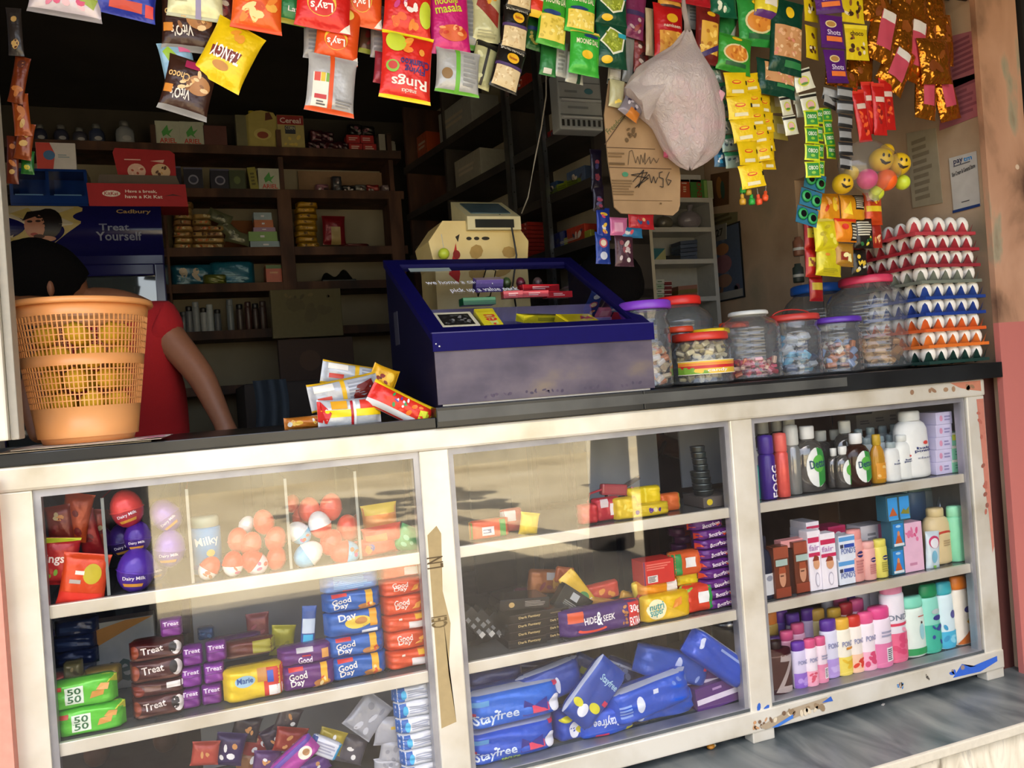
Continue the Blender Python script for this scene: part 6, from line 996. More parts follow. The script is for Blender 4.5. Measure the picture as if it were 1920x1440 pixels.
# ---- white carrier bag, cardboard sheet
bagm = film('white_bag_film', 'ece2e2', .26)
wb_ = E('white_carrier_bag', 'full translucent white carrier bag hanging by its knot among the snack packets', 'bag', at(1288, 60, -.06))
q0 = at(1288, 60, -.06)
outl = [(60, 1290, 8), (90, 1284, 26), (110, 1273, 48), (135, 1262, 76), (165, 1260, 90), (200, 1272, 86), (230, 1290, 72), (265, 1297, 62), (290, 1298, 48), (308, 1296, 26), (316, 1294, 6)]
def bagf(u, v):
    t = v*(len(outl)-1); i = min(len(outl)-2, int(t)); f = t-i; y, x, r = [a+(b_-a)*f for a, b_ in zip(outl[i], outl[i+1])]
    p = at(x, y, -.06)-q0; R = r*.00142*(1+.05*math.sin(5*u*2*PI+v*4)+.03*math.sin(11*u*2*PI-v*7)); a = 2*PI*u
    return (p.x+R*math.cos(a), R*.7*math.sin(a), p.z+.004*math.sin(13*u*PI))
b = MB(); b.grid(bagf, 48, 36, bagm, True, True); b.build('bag_film', wb_)
b = MB(); P1 = [at(x, y, -.11)-q0 for x, y in ((1215, 125), (1170, 165), (1185, 195), (1225, 225), (1255, 215), (1250, 160))]
b.grid(lambda u, v: tuple((P1[0].lerp(P1[1], v) if v < 1 else P1[1]).lerp(P1[5].lerp(P1[3], v), u)+Vector((0, .02*math.sin(5*u+3*v)+.0, .006*math.sin(14*u)*(v)))), 14, 10, bagm); b.build('bag_handle_flap', wb_)
b = MB(); b.tube([at(1290, 62, -.06)-q0, at(1287, 40, -.05)-q0, at(1283, 20, -.04)-q0, at(1280, -20, -.02)-q0], [.010, .006, .007, .003], bagm, 10); b.build('bag_knot', wb_)
b = MB()
for k in range(26): b.ball((.02*rng.uniform(-1, 1)+.005, .0, 0), .001, m('d06a88', 'foil'))
b = MB(); rg = random.Random(4)
for k in range(40):
    px_, py_ = 1295+rg.uniform(-34, 44), 225+rg.uniform(-75, 62); p = at(px_, py_, -.06)
    b.box((p.x-q0.x, rg.uniform(-.035, .03), p.z-q0.z), (.03, .02, .02), m(rg.choice(['d87a98', 'c85a80', 'e0a8b4', 'b06a7a']), 'foil'), .006, Matrix.Rotation(rg.uniform(0, 3), 3, 'Y'))
tag(b.build('pink_packet_pile', None, q0), 'pink packets showing faintly through the white carrier bag', 'packets', kind='stuff')
o_ = at(1135, 215, -.02); cpts = [(1142, 150), (1133, 215), (1140, 300), (1148, 350), (1152, 388), (1165, 400), (1200, 402), (1230, 402), (1262, 404), (1272, 395), (1275, 385), (1276, 330), (1270, 280), (1230, 200), (1190, 160)]
cp_ = [(lambda p: (p.x-o_.x, p.z-o_.z))(at(x, y, -.02)) for x, y in cpts]
b = MB(); kraft = mottled('kraft_cardboard', [(.3, '84694a'), (.7, '9c7f5c')], 9, 5, .85, 0, .05, .001); b.prism(cp_, 0, .004, kraft)
cc = (cp_[1][0]+.09, cp_[3][1]+.075)
b.decals([('t', 'Freedom', -.62, .66, .34, .06, '5a5a34', 40), ('r', -.95, .18, .5, .195, '4a3420'), ('r', -.9, -.22, .95, -.205, '4a3420'), ('r', -.85, -.88, .9, -.87, '5a4228'), ('g', [(-.98, .25), (-.2, .98), (-.17, .97), (-.97, .23)], '4a3420'), ('l', -.85, -.78, -.2, -.45, '6a5234', 6), ('l', -.9, -.02, -.35, .1, '6a5234', 2), ('e', -.45, -.35, .09, .05, '3a7a5a'),
          ('x', -.4, .35, .1, .6, '5a4428', 8), ('l', -.9, -.18, -.3, -.1, '5a4428', 1), ('k', [(-.35, -.16), (-.28, .12), (-.2, .14), (-.12, -.12), (-.05, .02), (.0, -.14), (.05, .06), (.1, -.1), (.18, .1), (.15, -.14), (.3, .02), (.32, -.12), (.42, .0), (.5, -.1), (.58, .0)], .0007, '3a2c1c'), ('k', [(-.25, -.5), (.1, -.25), (-.1, -.62), (.2, -.3), (-.28, -.36), (.22, -.42), (-.2, -.62), (.25, -.34), (.3, -.52), (.38, -.38), (.42, -.52), (.5, -.4)], .0010, '1c1610'), ('k', [(.66, -.28), (.56, -.3), (.55, -.4), (.66, -.42), (.64, -.6), (.54, -.58)], .0010, '1c1610'), ('k', [(.86, -.28), (.74, -.44), (.8, -.56), (.9, -.46), (.78, -.44)], .0010, '1c1610'), ('r', .5, -.95, .56, -.92, '5a4428')], lambda a, z, o: (cc[0]+a, -o, cc[1]+z), .098, .125, 'matte', .0004)
tag(b.build('cardboard_sheet', None, o_), 'brown cardboard sheet with printing and handwritten marks hanging behind the white bag', 'cardboard')
hang('pale gold foil packet hanging over the top left of the cardboard sheet', 1156, 176, -.03, 28, 52, 4, 'b4b088', [('x', -.6, -.9, .6, -.3, 'e8d058', 4)])
hang('small purple and orange packet caught between cardboard and white bag', 1183, 205, -.04, 40, 34, 30, '8a8490', [('r', -.2, -1, 1, .0, 'c87a28'), ('x', -.8, .0, .3, .8, '3a3050,d8d4e0', 5)])
# ---- orange strips just inside the left door frame
for k, (x, y, w, h, th, c, l) in enumerate(((28, 60, 30, 90, -4, '3a3434', 'dim grey packet topmost inside the left frame'), (36, 150, 30, 90, 8, '7a3414', 'dark orange packet second inside the left frame'), (40, 215, 34, 80, -6, 'a04a1c', 'orange packet third inside the left frame'),
       (46, 265, 34, 70, 6, '8e421c', 'orange shiny packet fourth inside the left frame'), (24, 300, 24, 90, 0, '6a2c18', 'dim red brown packet nearest the left frame'), (52, 305, 26, 44, 0, '2a6a2c', 'small green packet with a yellow mark at the foot of the left strip'))):
    hang(l, x, y, .12+.01*k, w, h, th, c, [('x', -.6, -.8, .6, .8, 'c87a3a,5a2410,d8b068' if 'green' not in l else 'c8b82a,4a8a3a', 4)])
for x, y, w, h, c, dd, l in ((1131, 420, 26, 60, '1f3aa0', [('x', -.8, -.8, .8, .8, 'd84a7a,e8e8f0,f0c838', 6)], 'blue and pink toy sachet hanging at the end of the side shelves, upper one'), (1130, 465, 28, 60, '22409c', [('e', 0, .3, .6, .3, 'c04a6a'), ('e', 0, .3, .4, .2, 'e8dcc8'), ('e', 0, -.5, .5, .25, 'c8d0e8')], 'blue toy sachet with round pictures hanging lower at the end of the side shelves'),
      (1160, 425, 34, 34, 'd878b0', [('r', -.6, -.6, .4, .4, 'e8a8d0')], 'pink toy card hanging below the cardboard sheet'), (1202, 415, 50, 30, 'b82430', [('x', -.5, -.5, .5, .5, 'd8a878,2a4a8a', 4)], 'red toy card hanging below the cardboard sheet'), (1185, 436, 40, 20, '2f7ab0', [('x', -.6, -.6, .6, .6, 'd8d8e0,d84a5a', 4)], 'sky blue toy card below the red one'),
      (1170, 470, 36, 60, '4a2a3a', [('x', -.8, -.8, .8, .8, 'c8b8c0,8a3a4a,d8d8d8', 9)], 'plum toy sachet strip above the dark haired head'), (1118, 320, 22, 80, '1a1428', [('x', -.8, -.8, .8, .8, '3a3a6a,8a3a4a', 6)], 'dark violet hanging sachet left of the cardboard sheet'), (1122, 372, 22, 50, '241c30', [('x', -.8, -.8, .8, .8, 'a8486a,5a5a8a', 6)], 'black and pink hanging sachet left of the cardboard sheet')):
    hang(l, x, y, .30, w, h, -2, c, dd, name='toy_sachet', cat='toy packet', D=.012)
# rods and strings that carry the packets
for z_, Y in ((2.30, .03), (2.33, .09)):
    b = MB(); b.tube([(-.5, Y, z_), (2.68, Y, z_)], .006, m('2a2622', 'metal'), 8); tag(b.build('hanging_rod'), '%s iron rod across the shop opening that carries the snack packets' % ('front' if Y < .05 else 'rear'), 'rod')
# ================================================================ INSIDE THE SHOP
# ---- back wall shelving (front edge at Y 2.5)
YB = 2.5
rack = E('wall_shelving', 'dark brown wooden shelving along the back wall of the shop', 'shelving', (.8, YB+.12, ZF))
def rp(name, b, par, org): o = b.build(name, par); o.matrix_parent_inverse = Matrix.Translation(-Vector(org)); return o
RO = (.8, YB+.12, ZF)
for px in (305, 541, 748):
    X = Xat(px, YB, 1.9); b = MB(); b.lohi((X-.035, YB-.015, .2), (X+.035, YB+.02, 2.28), woodm, .003); b.lohi((X-.012, YB+.02, .2), (X+.012, YB+.25, 2.6), woodm); rp('upright', b, rack, RO)
b = MB(); b.lohi((-1.05, YB+.25, .2), (1.46, YB+.262, 2.5), mottled('shelf_back_board', [(.3, '7c725c'), (.7, '9a907a')], 2, 4, .8)); rp('back_board', b, rack, RO)
ZL = [2.503, 2.285, 1.99, 1.81, 1.575, 1.30, .9]
for k, z in enumerate(ZL):
    b = MB(); b.lohi((-1.05, YB-.01, z-.045), (1.46, YB+.25, z-.001), woodm, .002); rp('shelf_board', b, rack, RO)
LB, SB = [], []
def bs(label, px, lv, w, h, c, dec=(), d=.12, Y=YB+.03, name='carton', cat='box', kind='plastic', **k): return carton(label, px, ZL[lv] if isinstance(lv, int) else lv, Y, w, h, d, c, dec, name=name, cat=cat, kind=kind, **k)
ar = [('t', 'ARIEL', .0, -.62, .7, .2, 'c03028'), ('g', [(-.5, .1), (0, .7), (.1, .2), (.5, .4), (.1, -.1), (.3, -.35), (-.1, -.1), (-.4, -.3)], '4a9a4a')]
bs('white detergent carton, left one of the pair on the top back shelf', 316, 0, 46, 46, 'b0b4a4', ar, name='detergent_carton')
bs('white detergent carton, right one of the pair on the top back shelf', 362, 0, 46, 46, 'b0b4a4', ar, name='detergent_carton')
bs('dull rose carton on the top back shelf beside the detergent pair', 405, 0, 44, 40, '5a3430')
bs('narrow beige carton beside the oil can on the top back shelf', 455, 0, 20, 62, '6e6a50')
e = E('oil_can', 'pale yellow plastic oil can with a grip on the top back shelf', 'can', (Xat(495, YB+.04, ZL[0]), YB+.1, ZL[0])); b = MB(); H = 70*.0029
b.prism([(-.08, 0), (.08, 0), (.085, .03), (.085, H*.75), (.06, H*.95), (.0, H), (-.03, H*.98), (-.08, H*.85)], -.05, .05, m('a89a54', 'plastic')); b.decals([('g', [(.2, .5), (.7, .6), (.5, .95), (.25, .9)], '5a2a1c'), ('e', 0, -.2, .55, .3, 'bfb068'), ('e', 0, -.25, .35, .18, '8a3a28')], lambda a, z, o: (a, -.05-o, .1+z), .08, .1); b.build('can_body', e)
b = MB(); b.lathe([(.014, 0), (.016, .002), (.016, .022), (0, .024)], m('b8a83a', 'plastic'), 14, 1, (-.045, 0, H*.93)); b.build('can_cap', e)
bs('corn cereal box with a red top on the top back shelf', 548, 0, 50, 64, 'a89a60', [('b', .45, 1, '8a1c20'), ('t', 'Cereal', .0, .7, .8, .16, 'd8c8c0'), ('r', -.45, -.1, .35, .38, '2a3040'), ('t', 'CORN', -.05, .25, .35, .1, 'c8c0a0'), ('x', -.6, -.8, .6, -.3, 'c8b058', 6)], name='cereal_box')
for k, (x, w, h, c, l) in enumerate(((235, 36, 48, '7c8088', 'pale grey detergent bottle on the top back shelf'), (182, 30, 40, '2c3450', 'dim navy bottle, right of the three at the top left'), (115, 28, 36, '2a2c40', 'dim navy bottle, middle of the three at the top left'), (75, 28, 36, '2a2c44', 'dim navy bottle, left of the three at the top left'), (150, 28, 32, '3a3a48', 'dim slate bottle on the top back shelf'))):
    bottle(l, x, ZL[0], YB+.05, w, h, 'slim', c, '5a5a5a', [('e', .2, -.1, .4, .3, '9a9aa0')])
z = ZL[0]
for r_ in range(2):
    for c in range(2): bs('red soap carton with white print, %s %s of four on the top back shelf' % (('lower', 'upper')[r_], ('left', 'right')[c]), 668+26*c-5*r_, ZL[0]+r_*.045, 25, 15, '9c1c20', [('l', -.7, -.5, .7, .5, 'c8a8a0', 2)], d=.08, name='soap_carton', cat='soap box')
rr = random.Random(8)
for k in range(9):
    brick(['dark maroon pouch at the left end of the pile beside the cereal box', 'dark maroon pouch second in the pile beside the cereal box', 'dark maroon pouch in the middle of the pile on the top back shelf', 'dark maroon pouch at the right of the lower row on the top back shelf', 'dark maroon pouch touching the red soap cartons', 'dark maroon pouch on top at the left of its pile', 'dark maroon pouch on top in the middle of its pile', 'black shiny pouch above the left red soap cartons', 'black shiny pouch above the right red soap cartons'][k],
      (590, 608, 625, 642, 655, 595, 615, 668, 692)[k], ZL[0]+(0 if k < 5 else .055 if k < 7 else .095), YB+.06+.01*(k % 2), 28, 20+4*(k % 2), .08, ('3a1220', '2c0f1c', '44141c')[k % 3] if k < 7 else '16120f', [('x', -.6, -.6, .6, .6, '8a5a68,2a0a14', 3)], name='pouch', cat='packet')
bs('small white carton at the right end of the top back shelf', 718, 0, 12, 34, '8a867c')
bottle('small white bottle at the right end of the top back shelf', 735, ZL[0], YB+.05, 18, 24, 'talc', '9a968c', '8a867c')
# second shelf
for k, x in enumerate((324, 364, 414)):
    bs('navy detergent pouch box with a pale round emblem, %s of three' % ('left', 'middle', 'right')[k], x, 1, 36, 44-2*k, '14142e', [('e', 0, -.1, .55, .45, '8a8aa0'), ('e', 0, -.1, .4, .3, '2a2c4a'), ('b', .85, 1, '5a5a78')], name='detergent_box')
bs('dull olive carton between the navy boxes and the white detergent carton', 446, 1, 32, 38, '3a4428', [('e', 0, 0, .4, .4, '5a6a38')])
bs('slim mustard carton leaning on the second back shelf', 476, 1, 16, 44, '8a8434', [('l', -.5, -.6, .5, .6, '5a5420', 4)], ry=-6)
bs('white detergent carton alone at the right of the left second shelf', 507, 1, 42, 42, 'b0b4a6', ar, name='detergent_carton')
b = MB(); b.lohi((Xat(562, 2.7, 2.3), 2.71, 2.286), (Xat(722, 2.7, 2.3), 2.72, 2.44), m('8a6e54', 'matte')); tag(b.build('backing_panel'), 'tan board leaning at the back of the right second shelf', 'board')
sp_ = [('590', 606, 26, 18, '8a5a6a', 'mauve crumpled pouch on the right second shelf'), ('x', 634, 20, 34, '3a3e46', 'small dark upright box on the right second shelf'), ('x', 655, 28, 16, '1c1a1a', 'black glossy pouch on the right second shelf'), ('x', 678, 24, 18, '6a6a68', 'grey foil pouch on the right second shelf'), ('x', 700, 28, 18, '8a2420', 'red and silver pouch on the right second shelf'), ('x', 730, 28, 18, '7a6a70', 'pale pink pouch at the right end of the second shelf')]
for _, x, w, h, c, l in sp_: brick(l, x, ZL[1], YB+.06, w, h, .08, c, [('x', -.6, -.6, .6, .6, 'c8c0c0,4a3a3a', 4)], name='pouch', cat='packet')
# third shelf
cols_ = ['a88a54', 'b09058', 'a07a48', 'b8945a', '98704a']
for c, (x, n) in enumerate(((342, 8), (378, 6), (402, 4))):
    for k in range(n):
        brick('tan and orange noodle packet, %s of the %s noodle pile' % (rank(k, n), ('left', 'middle', 'right')[c]), x+(k % 2)*2, ZL[2]+k*.030, YB+.03, 38, 10.5, .12, cols_[(k+c) % 5], [('x', -.7, -.7, .7, .7, 'c8642a,d8c898,4a2a1c', 4)], n=8, name='noodle_packet', cat='packet')
b = MB(); b.lohi((Xat(384, 2.68, 2.1), 2.69, ZL[2]), (Xat(478, 2.68, 2.1), 2.70, ZL[2]+.175), m('7a4820', 'matte')); tag(b.build('orange_board'), 'dull orange carton panel behind the noodle packets', 'board')
for x, y, th, l in ((412, 408, 20, 'silver green pouch leaning uppermost behind the noodle packets'), (430, 432, 40, 'silver green pouch slanting down beside the noodle packets'), (446, 446, 10, 'silver green pouch lying low beside the stacked coloured boxes')):
    hang(l, x, y, YB+.05, 46, 24, th, '6a6c50', [('x', -.6, -.6, .6, .6, 'a8a890,4a4c34', 5)], name='pouch', cat='packet', axis='h')
zz_ = ZL[2]
for k, (x, w, h, c, l) in enumerate(((500, 60, 13, '8aa0aa', 'pale blue'), (494, 54, 18, '7aa050', 'light green'), (496, 42, 8, '9a7a98', 'lilac'), (495, 36, 14, 'b0602c', 'orange'), (493, 34, 14, '93a4ac', 'bluish grey'))):
    zz_ = bs('flat %s box, %s of the coloured stack on the back shelves' % (l, rank(k, 5)), x, zz_, w, h, c, [('l', -.2, -.4, .2, .4, 'd8d8d8', 1)])
for k in range(8): brick('mustard yellow packet, %s of the pile beside the brown upright' % rank(k, 8), 575+(k % 2)*2+(6 if k == 0 else 0), ZL[2]+k*.0305, YB+.03, 42, 10.5, .1, 'a87e1c', [('x', -.6, -.6, .6, .6, '5a3a10,c89a30', 4)], n=8, name='noodle_packet', cat='packet')
hang('red standing bag with a tan window on the third back shelf', 626, 432, YB+.08, 44, 54, -3, '7c1620', [('r', -.3, -1, .55, .2, 'a8905a')], name='pouch', cat='packet', D=.06)
brick('flat dark red pouch lying right of the red standing bag', 668, ZL[2], YB+.06, 56, 10, .1, '5a1c18', name='pouch', cat='packet')
# fourth shelf
for x, w, h, c, dd, l in ((362, 84, 44, '1c5a72', [('x', -.8, -.4, .8, .9, '8a2a3a,c8b8a0,2a7a94', 6)], 'wide teal blue packet with a red corner on the fourth back shelf'), (438, 84, 48, '1f6a84', [('l', -.8, -.3, .8, .3, '2a7a94', 3)], 'wide teal blue packet at the right on the fourth back shelf'), (404, 44, 20, '6a7028', [], 'olive packet in front of the teal blue ones')):
    brick(l, x, ZL[3], YB+.03 if h < 30 else YB+.1, w, h, .08, c, dd, name='pouch', cat='packet')
bs('orange and green carton at the right end of the left fourth shelf', 518, 3, 36, 34, 'b04a1c', [('b', .6, 1, '4a6a2c'), ('l', -.6, .0, .6, .3, 'd8a070', 1)])
b = MB(); b.grid(lambda u, v: ((u-.5)*.20, -.06*math.sin(PI*v), .055*math.sin(PI*v)*(math.sin(PI*u)**.5)+.02*math.sin(PI*v)*math.sin(12*u)), 20, 8, m('1f2018', 'foil')); b.box((0, -.04, .01), (.18, .06, .02), m('1f2018', 'foil'), .005); tag(b.build('black_pouch', None, (Xat(636, YB+.1, ZL[3]), YB+.15, ZL[3]+.0)), 'shiny black bundle on the right fourth shelf', 'packet')
# fifth shelf bottles
for k, (x, h, c) in enumerate(((346, 40, '4a4e54'), (357, 50, '6a6e74'), (370, 58, '8a9094'), (384, 46, '9aa0a4'), (396, 52, 'a8b0b4'), (410, 42, '5a5e64'), (434, 60, '7a8288'), (452, 50, '4a3c38'), (468, 54, '4a2c28'), (482, 50, '3a2824'), (496, 54, '44302a'))):
    bottle(['dark grey', 'mid grey', 'tall silver', 'short pale silver', 'pale silver', 'dim grey', 'tallest silver', 'brown', 'reddish brown', 'dark umber', 'brown end'][k]+' bottle in the row on the fifth back shelf', x, ZL[4], YB+.05, 13, h, 'talc', c, '1c1c1e' if k % 2 else c)
# pieces leaning low in front of the shelves
for px, y0, y1, w, c, Y, l, dd in ((573, 542, 632, 132, '5c5438', 2.2, 'beige printed board leaning below the right shelves', [('x', -.8, .7, .9, .9, '4a4230,6a5c3c', 7), ('x', -.8, -.8, .8, .6, '544c34', 6)]), (592, 634, 716, 140, '3a2a22', 2.15, 'dark brown cardboard box below the beige board', [('e', -.2, 0, .3, .5, '4a362a')])):
    z0, z1 = at(px, y1, Y).z, at(px, y0, Y).z; b = MB(); X, W, _ = dims(px, z1, Y, w, 10); b.box((0, .03, (z1-z0)/2), (W, .06 if 'board' in l and 'beige' in l else .25, z1-z0), m(c, 'matte'), .004); b.decals(dd, lambda a, z, o: (a, (0 if 'beige' in l else -.095)-o, (z1-z0)/2+z), W/2*.95, (z1-z0)/2*.95, 'matte')
    tag(b.build('cardboard_board' if 'beige' in l else 'cardboard_box', None, (X, Y, z0)), l, 'board' if 'beige' in l else 'box')
b = MB(); X = Xat(600, 1.75, 1.0); b.lohi((X-.3, 1.6, .2), (X+.32, 2.4, at(600, 716, 2.15).z-.0), m('241c18', 'matte'), .01); tag(b.build('storage_crate'), 'large dark wooden crate standing under the brown cardboard box', 'crate')
t = E('grain_sack', 'pale burlap grain sack with rolled top standing inside behind the snack heap', 'sack', (Xat(590, 1.25, .9), 1.3, ZF))
b = MB(); rg = random.Random(2)
b.grid(lambda u, v: ((.20+.03*math.sin(v*7)+.012*math.sin(u*30))*math.cos(2*PI*u)*(1-.25*v**6), (.17+.02*math.sin(v*5))*math.sin(2*PI*u), v*.88+.012*math.sin(u*19)), 32, 14, m('6e6450', 'cloth'), True, True); b.lathe([(.0, .80), (.17, .80)], m('8a7c5e', 'cloth'), 20); b.build('sack_body', t)
b = MB(); b.lathe([(.165, .84), (.19, .86), (.185, .89), (.16, .90), (.15, .87)], m('7a705a', 'cloth'), 26, .85); b.build('rolled_rim', t)
t2 = MB(); t2.grid(lambda u, v: ((u-.5)*.11+.006*math.sin(5*v), .03*math.sin(9*u), -v*.25), 14, 8, m('2c3640', 'cloth')); tag(t2.build('cloth_rag', None, at(505, 712, 1.05)), 'grey blue striped cloth hanging left of the grain sack', 'cloth')

# ---- fridge
F0 = (-.08, 1.9, ZF); fr = E('upright_fridge', 'dark blue upright chocolate fridge with a lit style header behind the man', 'fridge', F0)
fx1 = .258-F0[0]; fx0 = -.40-F0[0]; nb = m('17164a', 'gloss'); fz = lambda py: at(200, py, 1.9).z-ZF
zt_, zh, zd = 2.06-ZF, fz(478), fz(497)
b = MB(); b.lohi((fx0, .02, .05), (fx1, .58, zt_), nb, .008); b.lohi((fx0+.02, .0, .0), (fx1-.02, .5, .05), m('101014')); b.build('fridge_body', fr)
b = MB(); b.grid(lambda u, v: (fx0+(fx1-fx0)*u, .02-.05*math.sin(PI*v), zh+(zt_-zh)*v), 8, 32, nb)
b.decals([('g', [(-1, -1), (-.25, -.6), (.08, .2), (.1, .9), (.05, .98), (-1, .98)], 'a8955a'), ('g', [(-1, -.9), (-.25, -.45), (.0, .2), (.0, .95), (-1, .95)], 'b0a690'), ('t', 'Cadbury', .68, .72, .2, .12, 'a48a5a'), ('t', 'Treat', .45, .05, .17, .14, '6e748c'), ('t', 'Yourself', .5, -.30, .26, .17, '6e748c')], lambda a, z, o: ((fx0+fx1)/2+a, .02-.05*math.sin(PI*(z/(zt_-zh)+.5))-o*2-.0015, (zh+zt_)/2+z), (fx1-fx0)/2, (zt_-zh)/2)
# the picture on the header: a smiling dark haired woman tasting chocolate
b.decals([('e', -.28, .25, .16, .62, '17100e'), ('e', -.42, .1, .11, .52, 'a8745c'), ('e', -.47, .28, .03, .05, '2a1814'), ('e', -.38, .30, .03, .05, '2a1814'), ('e', -.43, -.22, .04, .06, '8a2a2a'), ('g', [(-.32, .8), (-.5, .7), (-.55, .3), (-.46, .55), (-.34, .5), (-.3, .1)], '17100e'), ('e', -.30, -.38, .10, .10, 'b0806a'), ('e', -.38, -.30, .06, .08, '3a1c14')], lambda a, z, o: ((fx0+fx1)/2+a, .02-.05*math.sin(PI*(z/(zt_-zh)+.5))-o-.003, (zh+zt_)/2+z), (fx1-fx0)/2, (zt_-zh)/2)
b.build('header_panel', fr)
b = MB(); b.lohi((fx0, -.03, .1), (fx0+.04, .02, zd), nb, .006); b.lohi((fx1-.04, -.03, .1), (fx1, .02, zd), nb, .006); b.lohi((fx0+.04, -.03, zd-.05), (fx1-.04, .02, zd), nb, .006); b.lohi((fx0+.04, -.03, .1), (fx1-.04, .02, .16), nb, .006); door_ = b.build('door', fr)
b = MB(); b.lohi((fx0+.04, -.01, .16), (fx1-.04, -.004, zd-.05), clear('fridge_glass', '8a949a', .14, .03, .35, '5a666c'))
b.decals([('e', .52, .86, .24, .055, 'c8c478'), ('e', .52, .86, .21, .043, '2a5a2c'), ('g', [(.38, .86), (.52, .89), (.66, .86), (.52, .83)], '7a8a34')], lambda a, z, o: ((fx0+fx1)/2+a, -.0105-o, .16+(zd-.21)/2+z), (fx1-fx0-.08)/2, (zd-.21)/2); b.build('door_glass', door_)
for k in range(4): b = MB(); b.lohi((fx0+.05, .03, .3+.33*k), (fx1-.05, .018, .305+.33*k), m('8a9094', 'metal')); b.build('wire_shelf', fr)
# displays on top of the fridge
zt_w = 2.061
kd = E('chocolate_display_stand', 'red cardboard chocolate display stand with round pictures on top of the fridge', 'display', (Xat(262, 1.92, zt_w), 1.99, zt_w)); mp_ = .00262
red_ = m('a01620', 'paper')
b = MB(); b.prism([(-.19, 0), (.19, 0), (.185, .095), (-.195, .095)], -.07, .10, red_); b.decals([('e', -.55, .1, .18, .28, 'e0d4cc'), ('t', 'KitKat', -.55, .1, .14, .16, 'a01620'), ('t', 'Have a break,', .05, .3, .32, .15, 'e8d8d0'), ('t', 'have a Kit Kat', .1, -.15, .38, .15, 'e8d8d0'), ('g', [(.5, -.1), (.7, .1), (.9, -.1), (.7, .0)], '3a1010')], lambda a, z, o: (a, -.07-o, .0475+z), .19, .0475); b.build('tray_front', kd)
b = MB(); b.prism([(-.17, .095), (.17, .095), (.15, .155), (-.15, .155)], .02, .09, m('5c5048', 'paper')); b.build('tray_well', kd)
b = MB(); b.prism([(-.08, .14), (.15, .14), (.15, .27), (.13, .285), (-.09, .29), (-.10, .27)], .09, .10, red_); b.decals([('e', -.3, -.35, .32, .48, 'd8b0a0'), ('e', .55, -.35, .34, .5, 'd4b490'), ('x', -.5, -.6, -.1, -.1, 'a84a38,e8c8b8', 5), ('x', .35, -.6, .75, .0, '5a3020,c89a60,3a1c14', 6), ('l', -.7, .3, -.1, .42, 'd8b0a8', 1), ('g', [(.2, .3), (.7, .4), (.65, .2)], 'd8b0a8')], lambda a, z, o: (.025+a, .09-o, .215+z), .115, .07); b.build('header_card', kd)
tr_ = E('blue_display_tray', 'blue plastic display rack with small compartments on top of the fridge', 'display rack', (Xat(98, 1.92, zt_w), 1.99, zt_w)); blu = m('14306e', 'gloss')
b = MB(); b.lohi((-.15, -.05, 0), (.13, .10, .012), blu); b.lohi((-.15, .09, 0), (.13, .10, .16), blu)
for x in (-.15, -.02, .12): b.lohi((x, -.05, .012), (x+.012, .09, .15), blu)
b.lohi((-.15, -.055, .012), (.13, -.048, .045), blu); b.lohi((-.15, -.05, .145), (.13, .09, .155), blu); b.build('rack_body', tr_)
for k, x in enumerate((-.085, .055)): 
    o = MB(); o.box((0, 0, .022), (.10, .05, .04), m('5a86b0', 'plastic')); o.decals([('b', -1, 0, 'b07a78')], lambda a, z, q: (a, -.025-q, .022+z), .05, .02); tag(o.build('small_box', None, (tr_.location.x+x, 1.98, zt_w+.0125)), 'small blue box with a pink stripe in the %s compartment of the blue rack' % ('left', 'right')[k], 'box')
o = MB(); o.box((0, 0, .058), (.145, .02, .115), m('c8c4c4', 'paper')); o.decals([('g', [(-1, -1), (-.2, -1), (-.05, .2), (-.3, 1), (-1, 1)], 'c03a2c'), ('e', -.35, .1, .3, .35, '3a6a9a'), ('l', .1, -.1, .7, .2, '8a9aa8', 2)], lambda a, z, q: (a, -.01-q, .058+z), .072, .057); tag(o.build('poster_card', None, (Xat(105, 1.94, 2.22), 1.98, zt_w+.156)), 'white and red card with a blue disc standing on the blue rack', 'card')

# ---- side shelving that runs in from the counter, facing left
SA, SBv = Vector((1.46, 2.46, 0)), Vector((1.735, .80, 0)); LY = (SA-SBv).length; TH = math.atan2(SBv.x-SA.x, SA.y-SBv.y)
sr = E('side_shelving', 'tall shelving unit along the inner partition facing left', 'shelving', (SBv.x, SBv.y, ZF), (0, 0, TH)); SIN = (Matrix.Translation((SBv.x, SBv.y, ZF)) @ Matrix.Rotation(TH, 4, 'Z'))
def sp_part(name, b): o = b.build(name, sr); return o
dkw = mottled('dark_shelf_wood', [(.3, '1c1814'), (.7, '37302a')], 6, 5, .7)
b = MB(); b.lohi((.235, 0, 0), (.25, LY+.25, 2.54), mottled('pale_back_board', [(.3, '8a8270'), (.7, 'a8a08c')], 2, 4, .8)); sp_part('back_board', b)
PL = [1.28, 1.52, 1.72, 1.93, 2.15, 2.4]
for z in PL: b = MB(); b.lohi((0, .0, z-ZF-.035), (.235, LY, z-ZF-.001), dkw); sp_part('shelf_board', b)
for y in (.01, .62, 1.2, LY-.02): b = MB(); b.lohi((.01, y-.01, 0), (.235, y+.01, 2.52), woodm if y > 1.3 else dkw); sp_part('divider', b)
SINV = SIN.inverted()
def sray(px, py, xl):   # local point where the view ray meets the plane x = xl of the unit
    c = SINV @ CAM; d = SINV.to_3x3() @ ray(px, py); return c+d*((xl-c.x)/d.x)
for px in (1025, 962):
    y = sray(px, 400, -.01).y
    b = MB(); b.lohi((-.018, y-.016, 0), (.004, y-.012, 2.54), m('8a8e90', 'metal')); b.lohi((-.018, y-.016, 0), (-.014, y+.02, 2.54), m('7a7e80', 'metal'))
    for k in range(14): b.ball((-.006, y-.0165, 1.0+.1*k), .003, m('2a2a2a', 'matte'), 6, 4)
    sp_part('steel_post', b)
